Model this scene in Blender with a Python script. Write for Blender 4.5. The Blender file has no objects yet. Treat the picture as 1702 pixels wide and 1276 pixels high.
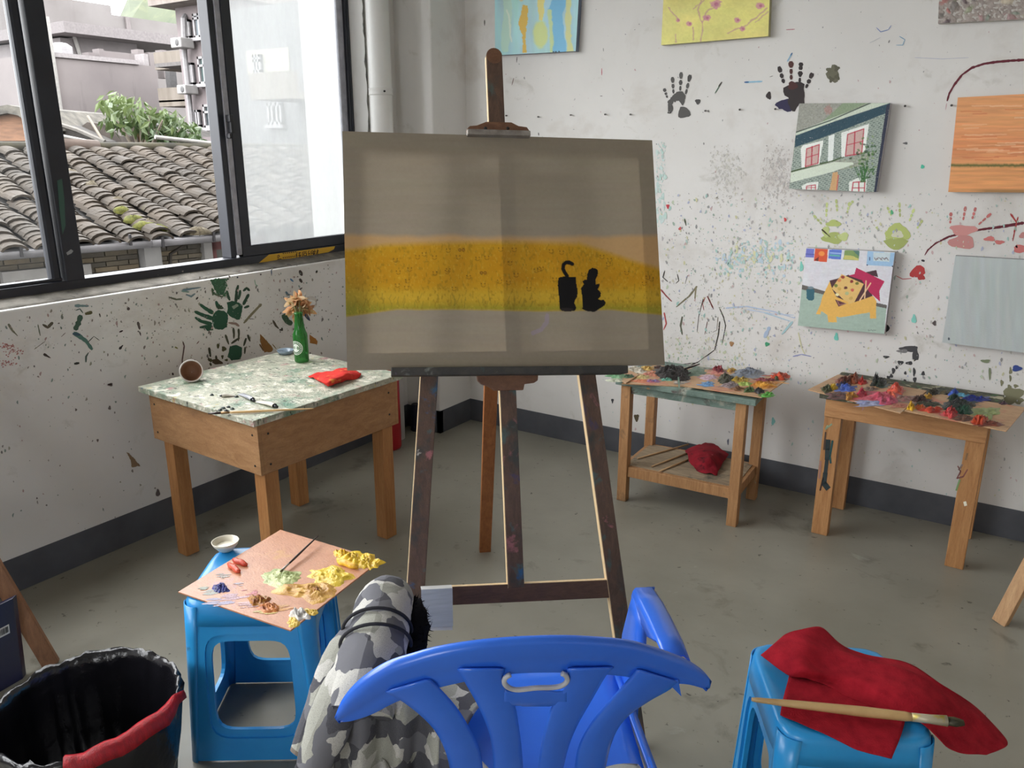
import bpy, math, random
import numpy as np
from mathutils import Vector, Matrix

SC = bpy.context.scene
COL = SC.collection
random.seed(7); RNG = np.random.default_rng(11)

# ------------------------------------------------------------------ camera (solved from the photograph's vanishing points)
FPX, PITCH, ROLL, YAW, CAMH = 1330.124, 0.28577, 0.001556, -0.57956, 1.5
CAM = np.array([0.0, 0.0, CAMH])
_fw = np.array([math.sin(YAW)*math.cos(PITCH), math.cos(YAW)*math.cos(PITCH), -math.sin(PITCH)])
_r0 = np.array([math.cos(YAW), -math.sin(YAW), 0.0]); _u0 = np.cross(_r0, _fw)
_rt = math.cos(ROLL)*_r0 + math.sin(ROLL)*_u0
_up = -math.sin(ROLL)*_r0 + math.cos(ROLL)*_u0
cam_data = bpy.data.cameras.new('camera')
cam_data.sensor_width = 36.0
cam_data.lens = FPX/1702.0*36.0
cam_data.clip_end = 500
cam = bpy.data.objects.new('camera', cam_data)
COL.objects.link(cam)
_b = -_fw
cam.matrix_world = Matrix(((_rt[0], _up[0], _b[0], 0), (_rt[1], _up[1], _b[1], 0), (_rt[2], _up[2], _b[2], CAMH), (0, 0, 0, 1)))
SC.camera = cam

# ------------------------------------------------------------------ sky, daylight, exposure
world = bpy.data.worlds.new('overcast_sky'); SC.world = world
world.use_nodes = True
wb = world.node_tree.nodes['Background']
wb.inputs[0].default_value = (0.97, 0.985, 1.0, 1)
wb.inputs[1].default_value = 8.4
SC.view_settings.view_transform = 'Standard'
SC.view_settings.look = 'None'
SC.view_settings.gamma = 1.0
SC.view_settings.use_curve_mapping = False
SC.view_settings.exposure = 0.16
SC.cycles.max_bounces = 10
SC.cycles.diffuse_bounces = 6
SC.cycles.transparent_max_bounces = 16
SC.cycles.use_denoising = True
SC.cycles.use_adaptive_sampling = True
SC.cycles.adaptive_threshold = .025
SC.cycles.sample_clamp_indirect = 6.0

# the room's own dimensions
WX, BY, PX, PY, CEIL = -2.828, 3.533, -2.5986, 3.2534, 2.95
FX = -2.93            # inner face of the window frame
RX, RY = 2.6, -2.4     # the two walls behind the camera

# ------------------------------------------------------------------ pixel rays -> points on real planes of the room
def ray(u, v): return _fw + _rt*((u-851.0)/FPX) - _up*((v-638.0)/FPX)
def Zp(u, v, z=0.0): d = ray(u, v); return CAM + d*((z-CAMH)/d[2])
def Xp(u, v, x): d = ray(u, v); return CAM + d*(x/d[0])
def Yp(u, v, y): d = ray(u, v); return CAM + d*(y/d[1])
def Dp(u, v, dep): return CAM + ray(u, v)*dep
def Lp(u, v, p0, n):
    d = ray(u, v); p0 = np.asarray(p0, float); n = np.asarray(n, float)
    return CAM + d*(((p0-CAM)@n)/(d@n))
def nrm(a): a = np.asarray(a, float); return a/np.linalg.norm(a)
def lin1(c): c = c/255.0; return c/12.92 if c <= .04045 else ((c+.055)/1.055)**2.4
def C(r, g, b, k=1.0): return (min(1, lin1(r)*k), min(1, lin1(g)*k), min(1, lin1(b)*k), 1.0)

# window daylight portals (they only guide the sky's own light through the window and an added rear opening)
def portal(name, loc, rot, sx, sy):
    l = bpy.data.lights.new(name, 'AREA'); l.shape = 'RECTANGLE'; l.size = sx; l.size_y = sy
    l.cycles.is_portal = True
    o = bpy.data.objects.new(name, l); COL.objects.link(o); o.location = loc; o.rotation_euler = rot
    return o
portal('daylight_portal_window', (-3.04, 0.45, 1.78), (0, math.radians(-90), 0), 1.6, 5.3)
portal('fill_portal_rear', (-.1, RY-.12, 1.65), (math.radians(90), 0, 0), 1.0, 1.3)

# ------------------------------------------------------------------ materials
_mats = {}
def _new(name):
    m = bpy.data.materials.new(name); m.use_nodes = True
    nt = m.node_tree; b = nt.nodes['Principled BSDF']
    return m, nt, b
def _mix(nt, fac, a, b, blend='MIX'):
    n = nt.nodes.new('ShaderNodeMix'); n.data_type = 'RGBA'; n.blend_type = blend
    for s, val in ((n.inputs[0], fac), (n.inputs[6], a), (n.inputs[7], b)):
        if isinstance(val, bpy.types.NodeSocket): nt.links.new(val, s)
        else: s.default_value = val
    return n.outputs[2]
def _coord(nt, kind='Object', scale=(1, 1, 1), loc=(0, 0, 0)):
    mp = nt.nodes.new('ShaderNodeMapping'); mp.inputs['Scale'].default_value = scale; mp.inputs['Location'].default_value = loc
    if kind == 'World':
        g = nt.nodes.new('ShaderNodeNewGeometry'); nt.links.new(g.outputs['Position'], mp.inputs[0])
    else:
        t = nt.nodes.new('ShaderNodeTexCoord'); nt.links.new(t.outputs[kind], mp.inputs[0])
    return mp.outputs[0]
def _noise(nt, vec, scale, detail=4, rough=.55, dist=0.0):
    n = nt.nodes.new('ShaderNodeTexNoise'); nt.links.new(vec, n.inputs['Vector'])
    n.inputs['Scale'].default_value = scale; n.inputs['Detail'].default_value = detail
    n.inputs['Roughness'].default_value = rough; n.inputs['Distortion'].default_value = dist
    return n.outputs[0]
def _ramp(nt, fac, stops, interp='LINEAR'):
    r = nt.nodes.new('ShaderNodeValToRGB'); r.color_ramp.interpolation = interp
    els = r.color_ramp.elements
    while len(els) < len(stops): els.new(0.5)
    for e, (p, c) in zip(els, stops):
        e.position = p; e.color = c if not isinstance(c, (int, float)) else (c, c, c, 1)
    nt.links.new(fac, r.inputs[0]); return r.outputs[0]
def _bump(nt, b, h, strength=.3, dist=.01):
    n = nt.nodes.new('ShaderNodeBump'); n.inputs['Strength'].default_value = strength; n.inputs['Distance'].default_value = dist
    nt.links.new(h, n.inputs['Height']); nt.links.new(n.outputs[0], b.inputs['Normal'])
def pm(name, col, col2=None, rough=.55, scale=18, var=.12, bump=0.0, bscale=None, metal=0.0, spec=.5, coords='Object', stretch=(1, 1, 1), stains=(), coat=0.0, detail=5):
    """procedural paint / plastic / stone: two-tone noise + stains [(colour, scale, lo, hi, stretch, offset)]"""
    if name in _mats: return _mats[name]
    m, nt, b = _new(name)
    vec = _coord(nt, coords, stretch)
    n = _noise(nt, vec, scale, detail)
    if col2 is None: col2 = tuple(c*(1-var*2) for c in col[:3])+(1,)
    f = _ramp(nt, n, [(.32, 0.0), (.68, 1.0)])
    c = _mix(nt, f, col, col2)
    for i, st in enumerate(stains):
        sc_, ss, lo, hi = st[:4]
        sv = _coord(nt, coords, st[4] if len(st) > 4 else (1, 1, 1), (st[5] if len(st) > 5 else 3.7*i+1.3,)*3)
        sn = _noise(nt, sv, ss, 6, .62, .4)
        sf = _ramp(nt, sn, [(lo, 0.0), (hi, 1.0)])
        c = _mix(nt, sf, c, sc_)
    nt.links.new(c, b.inputs['Base Color'])
    b.inputs['Roughness'].default_value = rough; b.inputs['Metallic'].default_value = metal
    b.inputs['Specular IOR Level'].default_value = spec
    b.inputs['Coat Weight'].default_value = coat; b.inputs['Coat Roughness'].default_value = .15
    if bump: _bump(nt, b, _noise(nt, vec, bscale or scale*3, 6), bump)
    _mats[name] = m; return m
def wood(name, c1, c2, stretch=(6, 6, .6), rough=.6, stains=(), knots=True, scale=9):
    if name in _mats: return _mats[name]
    m, nt, b = _new(name)
    vec = _coord(nt, 'Object', stretch)
    n = _noise(nt, vec, scale, 6, .6, .8)
    c = _mix(nt, _ramp(nt, n, [(.3, 0.0), (.7, 1.0)]), c1, c2)
    fine = _noise(nt, _coord(nt, 'Object', tuple(s*4 for s in stretch)), scale*2, 3)
    c = _mix(nt, _ramp(nt, fine, [(.5, 0.0), (.8, .45)]), c, tuple(x*.55 for x in c2[:3])+(1,))
    for i, st in enumerate(stains):
        sc_, ss, lo, hi = st[:4]
        sv = _coord(nt, 'Object', st[4] if len(st) > 4 else (1, 1, 1), (5.1*i+2.3,)*3)
        c = _mix(nt, _ramp(nt, _noise(nt, sv, ss, 6, .62, .5), [(lo, 0.0), (hi, 1.0)]), c, sc_)
    nt.links.new(c, b.inputs['Base Color']); b.inputs['Roughness'].default_value = rough
    _bump(nt, b, fine, .15, .004)
    _mats[name] = m; return m
def vcol(name, rough=.55, bump=0.0, bscale=200, translucent=0.0, spec=.4, coat=0.0):
    if name in _mats: return _mats[name]
    m, nt, b = _new(name)
    a = nt.nodes.new('ShaderNodeAttribute'); a.attribute_name = 'Col'
    nt.links.new(a.outputs['Color'], b.inputs['Base Color'])
    b.inputs['Roughness'].default_value = rough; b.inputs['Specular IOR Level'].default_value = spec
    b.inputs['Coat Weight'].default_value = coat
    if bump: _bump(nt, b, _noise(nt, _coord(nt), bscale, 4), bump, .004)
    if translucent:
        t = nt.nodes.new('ShaderNodeBsdfTranslucent'); nt.links.new(a.outputs['Color'], t.inputs[0])
        ms = nt.nodes.new('ShaderNodeMixShader'); ms.inputs[0].default_value = translucent
        out = nt.nodes['Material Output']
        nt.links.new(b.outputs[0], ms.inputs[1]); nt.links.new(t.outputs[0], ms.inputs[2]); nt.links.new(ms.outputs[0], out.inputs[0])
    _mats[name] = m; return m

# ------------------------------------------------------------------ mesh building
class MB:
    def __init__(s): s.v = []; s.f = []; s.c = []
    def add(s, verts, faces, col=None):
        o = len(s.v); s.v.extend([tuple(map(float, p)) for p in verts]); s.f.extend([tuple(i+o for i in f) for f in faces])
        s.c.extend([col or (1, 1, 1, 1)]*len(verts)); return s
    def box(s, c, ax, ay, az, hx, hy, hz, col=None):
        c, ax, ay, az = (np.asarray(k, float) for k in (c, ax, ay, az))
        vs = [c+ax*hx*i+ay*hy*j+az*hz*k for k in (-1, 1) for j in (-1, 1) for i in (-1, 1)]
        return s.add(vs, [(0, 2, 3, 1), (4, 5, 7, 6), (0, 1, 5, 4), (2, 6, 7, 3), (0, 4, 6, 2), (1, 3, 7, 5)], col)
    def aabb(s, x0, x1, y0, y1, z0, z1, col=None):
        return s.box(((x0+x1)/2, (y0+y1)/2, (z0+z1)/2), (1, 0, 0), (0, 1, 0), (0, 0, 1), abs(x1-x0)/2, abs(y1-y0)/2, abs(z1-z0)/2, col)
    def beam(s, p0, p1, w, d, wdir, col=None):
        """bar from p0 to p1: width w along wdir, depth d across"""
        p0 = np.asarray(p0, float); p1 = np.asarray(p1, float); az = nrm(p1-p0)
        ax = np.asarray(wdir, float); ax = nrm(ax-az*(ax@az)); ay = np.cross(az, ax)
        return s.box((p0+p1)/2, ax, ay, az, w/2, d/2, np.linalg.norm(p1-p0)/2, col)
    def tube(s, pts, r, n=10, col=None, caps=True, flat=None):
        pts = [np.asarray(p, float) for p in pts]; k = len(pts)
        rs = r if hasattr(r, '__len__') else [r]*k
        o = []; ref = None
        for i, p in enumerate(pts):
            t = nrm(pts[min(i+1, k-1)]-pts[max(i-1, 0)])
            if ref is None: ref = np.array([0, 0, 1.]) if abs(t[2]) < .9 else np.array([1., 0, 0])
            a = nrm(ref-t*(ref@t)); b_ = np.cross(t, a); ref = a
            for j in range(n):
                th = 2*math.pi*j/n
                o.append(p+(a*math.cos(th)*(flat or 1)+b_*math.sin(th))*rs[i])
        fs = [(i*n+j, i*n+(j+1) % n, (i+1)*n+(j+1) % n, (i+1)*n+j) for i in range(k-1) for j in range(n)]
        if caps: fs += [tuple(range(n-1, -1, -1)), tuple((k-1)*n+j for j in range(n))]
        return s.add(o, fs, col)
    def lathe(s, prof, c, n=24, axis=(0, 0, 1), col=None, jit=None, caps=True):
        """profile [(r, h)] turned about axis through c"""
        az = nrm(axis); ref = np.array([1., 0, 0]) if abs(az[0]) < .9 else np.array([0, 1., 0])
        ax = nrm(ref-az*(ref@az)); ay = np.cross(az, ax); c = np.asarray(c, float); o = []
        for i, (r, h) in enumerate(prof):
            for j in range(n):
                th = 2*math.pi*j/n; rr = r*(1 if jit is None else jit(i, th)[0]); hh = h+(0 if jit is None else jit(i, th)[1])
                o.append(c+az*hh+(ax*math.cos(th)+ay*math.sin(th))*rr)
        k = len(prof)
        fs = [(i*n+j, i*n+(j+1) % n, (i+1)*n+(j+1) % n, (i+1)*n+j) for i in range(k-1) for j in range(n)]
        if caps and prof[0][0] > 1e-6 and jit is None: fs.append(tuple(range(n-1, -1, -1)))
        if caps and prof[-1][0] > 1e-6 and jit is None: fs.append(tuple((k-1)*n+j for j in range(n)))
        return s.add(o, fs, col)
    def grid(s, P, col=None, flip=False):
        """P[i][j] points"""
        nu, nv = len(P), len(P[0]); o = [p for row in P for p in row]
        fs = []
        for i in range(nu-1):
            for j in range(nv-1):
                q = (i*nv+j, i*nv+j+1, (i+1)*nv+j+1, (i+1)*nv+j)
                fs.append(q[::-1] if flip else q)
        return s.add(o, fs, col)
    def ngon(s, pts, col=None): return s.add(pts, [tuple(range(len(pts)))], col)
    def prism(s, pts, vec, col=None):
        """closed solid: polygon pts swept by vec"""
        n = len(pts); vec = np.asarray(vec, float); a = [np.asarray(p, float) for p in pts]
        fs = [tuple(range(n)), tuple(range(2*n-1, n-1, -1))]+[(i, (i+1) % n, n+(i+1) % n, n+i)[::-1] for i in range(n)]
        return s.add(a+[p+vec for p in a], fs, col)
    def build(s, name, mat, parent=None, smooth=False, bevel=0.0, solid=0.0, sub=0, loc=None, colors=False, fix=True, offset=-1):
        me = bpy.data.meshes.new(name)
        org = np.zeros(3)
        if parent is not None: org = np.array(wloc(parent))
        elif loc is not None: org = np.asarray(loc, float)
        V = np.array(s.v, float)-org
        me.from_pydata(V.tolist(), [], s.f)
        if colors:
            ca = me.color_attributes.new('Col', 'FLOAT_COLOR', 'POINT')
            ca.data.foreach_set('color', np.array(s.c, dtype=np.float32).ravel())
        me.update()
        if fix:
            import bmesh
            bm = bmesh.new(); bm.from_mesh(me); bmesh.ops.recalc_face_normals(bm, faces=bm.faces); bm.to_mesh(me); bm.free()
        if smooth:
            me.polygons.foreach_set('use_smooth', [True]*len(me.polygons))
        o = bpy.data.objects.new(name, me); COL.objects.link(o)
        if mat: me.materials.append(mat)
        if parent is not None: o.parent = parent
        elif loc is not None: o.location = tuple(map(float, org))
        if solid:
            md = o.modifiers.new('solid', 'SOLIDIFY'); md.thickness = solid; md.offset = offset
        if bevel:
            md = o.modifiers.new('bevel', 'BEVEL'); md.width = bevel; md.segments = 2; md.limit_method = 'ANGLE'
        if sub:
            md = o.modifiers.new('sub', 'SUBSURF'); md.levels = sub; md.render_levels = sub
        return o
_wl = {}
def wloc(o):
    l = np.array(o.location)
    return l if o.parent is None else l+wloc(o.parent)
def thing(name, label, cat, loc=(0, 0, 0), group=None):
    o = bpy.data.objects.new(name, None); COL.objects.link(o); o.location = tuple(map(float, loc)); o.empty_display_size = .05
    o['label'] = label; o['category'] = cat
    if group: o['group'] = group
    return o
def tag(o, label, cat, group=None, kind=None):
    o['label'] = label; o['category'] = cat
    if group: o['group'] = group
    if kind: o['kind'] = kind
    return o
def struct(o): o['kind'] = 'structure'; return o

def fbm(x, y, seed=0, octv=4, f0=1.0):
    """cheap smooth value noise on arrays, -1..1"""
    x = np.asarray(x, float); y = np.asarray(y, float); t = np.zeros(np.broadcast(x, y).shape); amp = 1; tot = 0; f = f0
    for o_ in range(octv):
        xi = np.floor(x*f).astype(int); yi = np.floor(y*f).astype(int); xf = x*f-xi; yf = y*f-yi
        def h(a, b): 
            n = (a*374761393+b*668265263+(seed+o_)*974634777) & 0x7fffffff
            n = ((n ^ (n >> 13))*1274126177) & 0x7fffffff
            return ((n ^ (n >> 16)) & 0xffff)/32767.5-1
        u = xf*xf*(3-2*xf); w = yf*yf*(3-2*yf)
        t = t+amp*((h(xi, yi)*(1-u)+h(xi+1, yi)*u)*(1-w)+(h(xi, yi+1)*(1-u)+h(xi+1, yi+1)*u)*w); tot += amp; amp *= .5; f *= 2
    return t/tot

# ------------------------------------------------------------------ small painter: pictures become colours on a fine mesh
class Pic:
    """raster painted in the photograph's own pixel frame inside a quad TL, TR, BR, BL"""
    def __init__(s, quad, w, h, bg):
        s.w, s.h = w, h; s.a = np.ones((h, w, 3))*np.array(bg[:3])
        A = []; B = []
        for (x, y), (X, Y) in zip(quad, ((0, 0), (w-1, 0), (w-1, h-1), (0, h-1))):
            A += [[x, y, 1, 0, 0, 0, -X*x, -X*y], [0, 0, 0, x, y, 1, -Y*x, -Y*y]]; B += [X, Y]
        k = np.linalg.solve(np.array(A, float), np.array(B, float)); s.H = np.append(k, 1).reshape(3, 3)
        s.Y, s.X = np.mgrid[0:h, 0:w].astype(float)
        Hi = np.linalg.inv(s.H); q = Hi@np.stack([s.X.ravel(), s.Y.ravel(), np.ones(w*h)])
        s.U = (q[0]/q[2]).reshape(h, w); s.V = (q[1]/q[2]).reshape(h, w)     # photo pixel of each texel
    def put(s, mask, col, alpha=1.0):
        m = (np.clip(mask, 0, 1)*alpha)[..., None]; s.a = s.a*(1-m)+np.array(col[:3])*m
    def poly(s, pts, col, alpha=1.0, wob=0.0, seed=0):
        U, V = s.U, s.V
        if wob: U = U+wob*fbm(s.U*.15, s.V*.15, seed); V = V+wob*fbm(s.U*.15, s.V*.15, seed+9)
        ins = np.zeros(U.shape, bool); n = len(pts)
        for i in range(n):
            (x0, y0), (x1, y1) = pts[i], pts[(i+1) % n]
            if y0 == y1: continue
            ins ^= ((y0 > V) != (y1 > V)) & (U < (x1-x0)*(V-y0)/(y1-y0)+x0)
        s.put(ins.astype(float), col, alpha)
    def ell(s, u, v, ru, rv, col, alpha=1.0, rot=0.0, soft=.25, wob=0.0, seed=0):
        c, n = math.cos(rot), math.sin(rot); du, dv = s.U-u, s.V-v
        d = np.sqrt(((du*c+dv*n)/ru)**2+((-du*n+dv*c)/rv)**2)
        if wob: d = d+wob*fbm(s.U*.3, s.V*.3, seed)
        s.put(np.clip((1-d)/soft+.5, 0, 1), col, alpha)
    def line(s, pts, wd, col, alpha=1.0, wob=0.0, seed=0):
        U, V = s.U, s.V
        if wob: U = U+wob*fbm(U*.1, V*.1, seed); V = V+wob*fbm(U*.1, V*.1, seed+5)
        best = np.full(U.shape, 1e9)
        for (x0, y0), (x1, y1) in zip(pts[:-1], pts[1:]):
            dx, dy = x1-x0, y1-y0; L = dx*dx+dy*dy+1e-9
            t = np.clip(((U-x0)*dx+(V-y0)*dy)/L, 0, 1)
            best = np.minimum(best, np.hypot(U-x0-t*dx, V-y0-t*dy))
        s.put(np.clip(wd/2-best+.5, 0, 1), col, alpha)
    def noise(s, amt, fu=.2, fv=.2, seed=0, chroma=0.0):
        n = fbm(s.U*fu, s.V*fv, seed, 4); s.a = np.clip(s.a*(1+amt*n[..., None]), 0, 1)
        if chroma:
            for k in range(3): s.a[..., k] *= 1+chroma*fbm(s.U*fu, s.V*fv, seed+20+k)
        s.a = np.clip(s.a, 0, 1)
    def strip(s, f, col, alpha=1.0):   # f(U,V)->mask
        s.put(f(s.U, s.V), col, alpha)
def pic_mesh(pic, TL, TR, BR, BL, relief=None, nvec=None):
    """fine grid with the picture's colours; relief array (h, w) metres along nvec"""
    TL, TR, BR, BL = (np.asarray(p, float) for p in (TL, TR, BR, BL)); h, w = pic.h, pic.w
    s_ = np.linspace(0, 1, w)[None, :, None]; t_ = np.linspace(0, 1, h)[:, None, None]
    P = (TL*(1-s_)+TR*s_)*(1-t_)+(BL*(1-s_)+BR*s_)*t_
    if relief is not None: P = P+relief[..., None]*np.asarray(nvec, float)
    m = MB(); V = P.reshape(-1, 3)
    idx = np.arange(h*w).reshape(h, w)
    F = np.stack([idx[:-1, :-1], idx[1:, :-1], idx[1:, 1:], idx[:-1, 1:]], -1).reshape(-1, 4)
    m.v = [tuple(p) for p in V.tolist()]; m.f = [tuple(q) for q in F.tolist()]
    m.c = [tuple(q)+(1.0,) for q in pic.a.reshape(-1, 3).tolist()]
    return m
# ================================================================== THE ROOM
M_WALL = pm('white_wall_paint', (.80, .785, .76, 1), (.73, .715, .69, 1), rough=.7, scale=2.2, coords='World', bump=.04, bscale=60,
            stains=((C(196, 188, 178), 2.1, .56, .80), (C(186, 182, 170), 7.0, .62, .84)))
M_FLOOR = pm('grey_concrete_floor', C(150, 147, 135), C(128, 125, 113), rough=.36, scale=1.6, coords='World', bump=.05, bscale=25, spec=.45,
             stains=((C(92, 90, 80), 5.0, .60, .76), (C(160, 160, 150), 9.0, .68, .78), (C(66, 62, 56), 30.0, .65, .71), (C(80, 120, 112), 22.0, .73, .78)))
M_BASE = pm('dark_grey_skirting_paint', C(90, 92, 98), C(72, 74, 80), rough=.55, scale=6, coords='World', stains=((C(120, 122, 125), 40, .70, .76),))
M_CEIL = pm('white_ceiling_paint', (.8, .79, .77, 1), rough=.8, scale=2, var=.02)
M_MORTAR = pm('rough_grey_mortar', C(128, 124, 115), C(86, 84, 80), rough=.95, scale=30, bump=.9, bscale=70, coords='World', stains=((C(52, 50, 48), 60, .58, .66),))
M_FRAME = pm('dark_window_paint', C(40, 43, 52), C(30, 32, 40), rough=.42, scale=8, coords='World', stains=((C(84, 108, 100), 6, .70, .76), (C(140, 140, 140), 45, .74, .78)))
M_ALU = pm('bare_aluminium', C(176, 176, 184), C(150, 150, 158), rough=.45, scale=25, metal=.25)

m = MB(); m.aabb(WX-.3, RX+.2, RY-.2, BY+.2, -.12, 0.0); struct(m.build('floor', M_FLOOR))
m = MB(); m.aabb(WX-.3, RX+.2, RY-.2, BY+.2, CEIL, CEIL+.12); struct(m.build('ceiling', M_CEIL))
m = MB()
m.aabb(WX-.22, WX, RY-.2, BY+.2, 0, .985)            # under the window
m.aabb(WX-.22, WX, 3.046, BY+.2, .985, CEIL)         # right of it
m.aabb(WX-.22, WX, RY-.2, 3.046, 2.62, CEIL)         # over it
m.aabb(WX-.22, WX, RY-.2, -2.2, .985, 2.62)          # left end
WL = struct(m.build('wall_left', M_WALL, bevel=.006))
m = MB(); m.aabb(WX-.22, RX+.2, BY, BY+.2, 0, CEIL); WB = struct(m.build('wall_back', M_WALL))
m = MB()
m.aabb(RX, RX+.2, RY-.2, BY+.2, 0, .9); m.aabb(RX, RX+.2, RY-.2, BY+.2, 2.6, CEIL)
m.aabb(RX, RX+.2, RY-.2, BY+.2, .9, 2.6)
struct(m.build('wall_right', M_WALL))
m = MB()
for x0, x1, z0, z1 in ((WX-.22, -.6, 0, CEIL), (.4, RX+.2, 0, CEIL), (-.6, .4, 0, 1.0), (-.6, .4, 2.3, CEIL)): m.aabb(x0, x1, RY-.2, RY, z0, z1)
struct(m.build('wall_rear', M_WALL))
m = MB()
for x0, x1, z0, z1 in ((-.6, -.55, 1.0, 2.3), (.35, .4, 1.0, 2.3), (-.55, .35, 1.0, 1.05), (-.55, .35, 2.25, 2.3), (-.12, -.08, 1.05, 2.25)): m.aabb(x0, x1, RY-.12, RY-.06, z0, z1)
struct(m.build('window_rear_fill', M_FRAME))  # unseen window, added to give fill light from behind the camera
m = MB(); m.aabb(WX-.01, PX, PY, BY+.01, 0, CEIL); struct(m.build('pillar', M_WALL, bevel=.008))
# painted skirting bands
m = MB(); m.aabb(PX-.002, RX, BY-.004, BY+.01, 0, .127); struct(m.build('baseboard_back', M_BASE))
m = MB(); m.aabb(WX-.01, WX+.004, RY, PY+.01, 0, .128); struct(m.build('baseboard_left', M_BASE))
m = MB(); m.aabb(WX, PX+.004, PY-.004, PY+.02, 0, .127); m.aabb(PX-.02, PX+.004, PY-.004, BY, 0, .127); struct(m.build('baseboard_pillar', M_BASE))
# sill: rough mortar bed rising to the frame, brighter worn plaster nose along the room edge
ys = np.linspace(-2.2, 3.06, 120); rows = []
for y in ys:
    j = .004*float(fbm(y*9, 1.0, 3)); k = .004*float(fbm(y*14, 5.0, 4))
    rows.append([(WX-.014+j, y, .983), (WX-.020+j, y, .990+j*.4), (WX-.035, y, .993+j*.6), (WX-.07, y, 1.000+k), (WX-.115, y, 1.012+k*.5), (WX-.22, y, 1.0)])
m = MB(); m.grid(rows)
M_SILL = pm('worn_sill_plaster', C(134, 129, 120), C(92, 88, 82), rough=.95, scale=14, bump=.5, bscale=60, coords='World', stains=((C(70, 68, 66), 22, .62, .72), (C(60, 110, 90), 40, .73, .78)))
struct(m.build('trim_1', M_SILL, smooth=True))
# broken mortar in the right-hand reveal
zs = np.linspace(.985, 2.62, 110); rows = []
for z in zs:
    a = .012*float(fbm(z*18, 2.0, 8, 5))
    rows.append([(WX+.001, 3.050, z), (WX-.002, 3.044+a*.4, z), (WX-.035, 3.058+a, z), (WX-.07, 3.075-a*.8, z), (WX-.102, 3.094+a*.5, z), (WX-.2, 3.10, z)])
m = MB(); m.grid(rows); struct(m.build('trim_2', M_MORTAR, smooth=False))

# ------------------------------------------------------------------ the sliding window
def wy(u): return float(Xp(u, 0, FX)[1])
win = bpy.data.objects.new('window_1', None); COL.objects.link(win); win.location = (FX, 1.5, 1.0); win['kind'] = 'structure'
def wbox(name, y0, y1, z0, z1, x0=FX, x1=FX-.07, mat=M_FRAME, bevel=.003):
    m = MB(); m.aabb(x0, x1, y0, y1, z0, z1); return m.build(name, mat, win, bevel=bevel)
ZR = float(Xp(140.5, 462.2, FX)[2]); ZS = float(Xp(421, 407, FX)[2]); ZT = 2.58
wbox('bottom_rail', -2.2, 3.105, 1.004, ZR, FX+.004)
wbox('top_rail', -2.2, 3.105, ZT, 2.63)
wbox('frame_post', wy(571), 3.105, ZR, ZT, FX+.004)
wbox('frame_lip', wy(571)+.012, wy(571)+.02, ZR, ZT, FX+.008, FX+.002)
wbox('mullion', wy(36.5), wy(70.5), ZR-.004, ZT, FX+.008)
wbox('sash_stile', wy(12), wy(33), ZR, ZT, FX-.004, FX-.04, bevel=.012)
wbox('sash_stile', wy(366), wy(382), ZR, ZT, FX-.002, FX-.035)
wbox('interlock_strip', wy(356.5), wy(366), ZR+.01, ZT, FX-.006, FX-.03, M_ALU)
wbox('sash_stile', wy(346.5), wy(356.5), ZR, ZT, FX-.012, FX-.075)
wbox('sash_stile', wy(561), wy(571), ZR, ZT, FX-.01, FX-.03, M_ALU)
wbox('sash_rail', wy(366), wy(571), ZR, ZS, FX-.001, FX-.035)
wbox('sash_rail', -2.2, wy(33), ZR, ZR+.012, FX-.006, FX-.04)
wbox('mullion', -.42, -.34, ZR, ZT, FX+.008)
def glass(name, dust, tint, y0, y1, z0, z1, x):
    mt, nt, b = _new(name)
    tr = nt.nodes.new('ShaderNodeBsdfTransparent'); tr.inputs[0].default_value = tint
    gl = nt.nodes.new('ShaderNodeBsdfGlossy'); gl.inputs['Roughness'].default_value = .03
    df = nt.nodes.new('ShaderNodeBsdfTranslucent'); df.inputs[0].default_value = (.52, .53, .53, 1)
    dd = nt.nodes.new('ShaderNodeBsdfDiffuse'); dd.inputs[0].default_value = (.86, .87, .86, 1)
    m0 = nt.nodes.new('ShaderNodeMixShader'); m0.inputs[0].default_value = .35
    nt.links.new(df.outputs[0], m0.inputs[1]); nt.links.new(dd.outputs[0], m0.inputs[2])
    m1 = nt.nodes.new('ShaderNodeMixShader')
    n = _noise(nt, _coord(nt, 'World', (1, 3, 1)), 5, 6, .65)
    sc_ = _noise(nt, _coord(nt, 'World', (1, 8, .8)), 9, 4)
    f = nt.nodes.new('ShaderNodeMath'); f.operation = 'MULTIPLY_ADD'; nt.links.new(n, f.inputs[0]); f.inputs[1].default_value = dust*.5; f.inputs[2].default_value = dust*.75
    nt.links.new(f.outputs[0], m1.inputs[0])
    nt.links.new(tr.outputs[0], m1.inputs[1]); nt.links.new(m0.outputs[0], m1.inputs[2])
    m2 = nt.nodes.new('ShaderNodeMixShader'); fr = nt.nodes.new('ShaderNodeFresnel'); fr.inputs[0].default_value = 1.25
    nt.links.new(fr.outputs[0], m2.inputs[0]); nt.links.new(m1.outputs[0], m2.inputs[1]); nt.links.new(gl.outputs[0], m2.inputs[2])
    nt.links.new(m2.outputs[0], nt.nodes['Material Output'].inputs[0])
    g = MB(); g.grid([[(x, y0, z0), (x, y1, z0)], [(x, y0, z1), (x, y1, z1)]])
    o = g.build('glass_pane', mt, win); return o
o = glass('dusty_glass', .50, (.97, .98, .98, 1), wy(380), wy(563), ZS-.01, ZT+.01, FX-.02)
o['label'] = 'hazy glass pane grey with dust and film'
glass('dusty_glass_outer', .28, (.97, .98, .98, 1), wy(355), wy(563), ZR, ZT+.01, FX-.055)
glass('clear_glass', .02, (.98, .99, .99, 1), -.34, wy(14), ZR+.01, ZT+.01, FX-.02)
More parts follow.
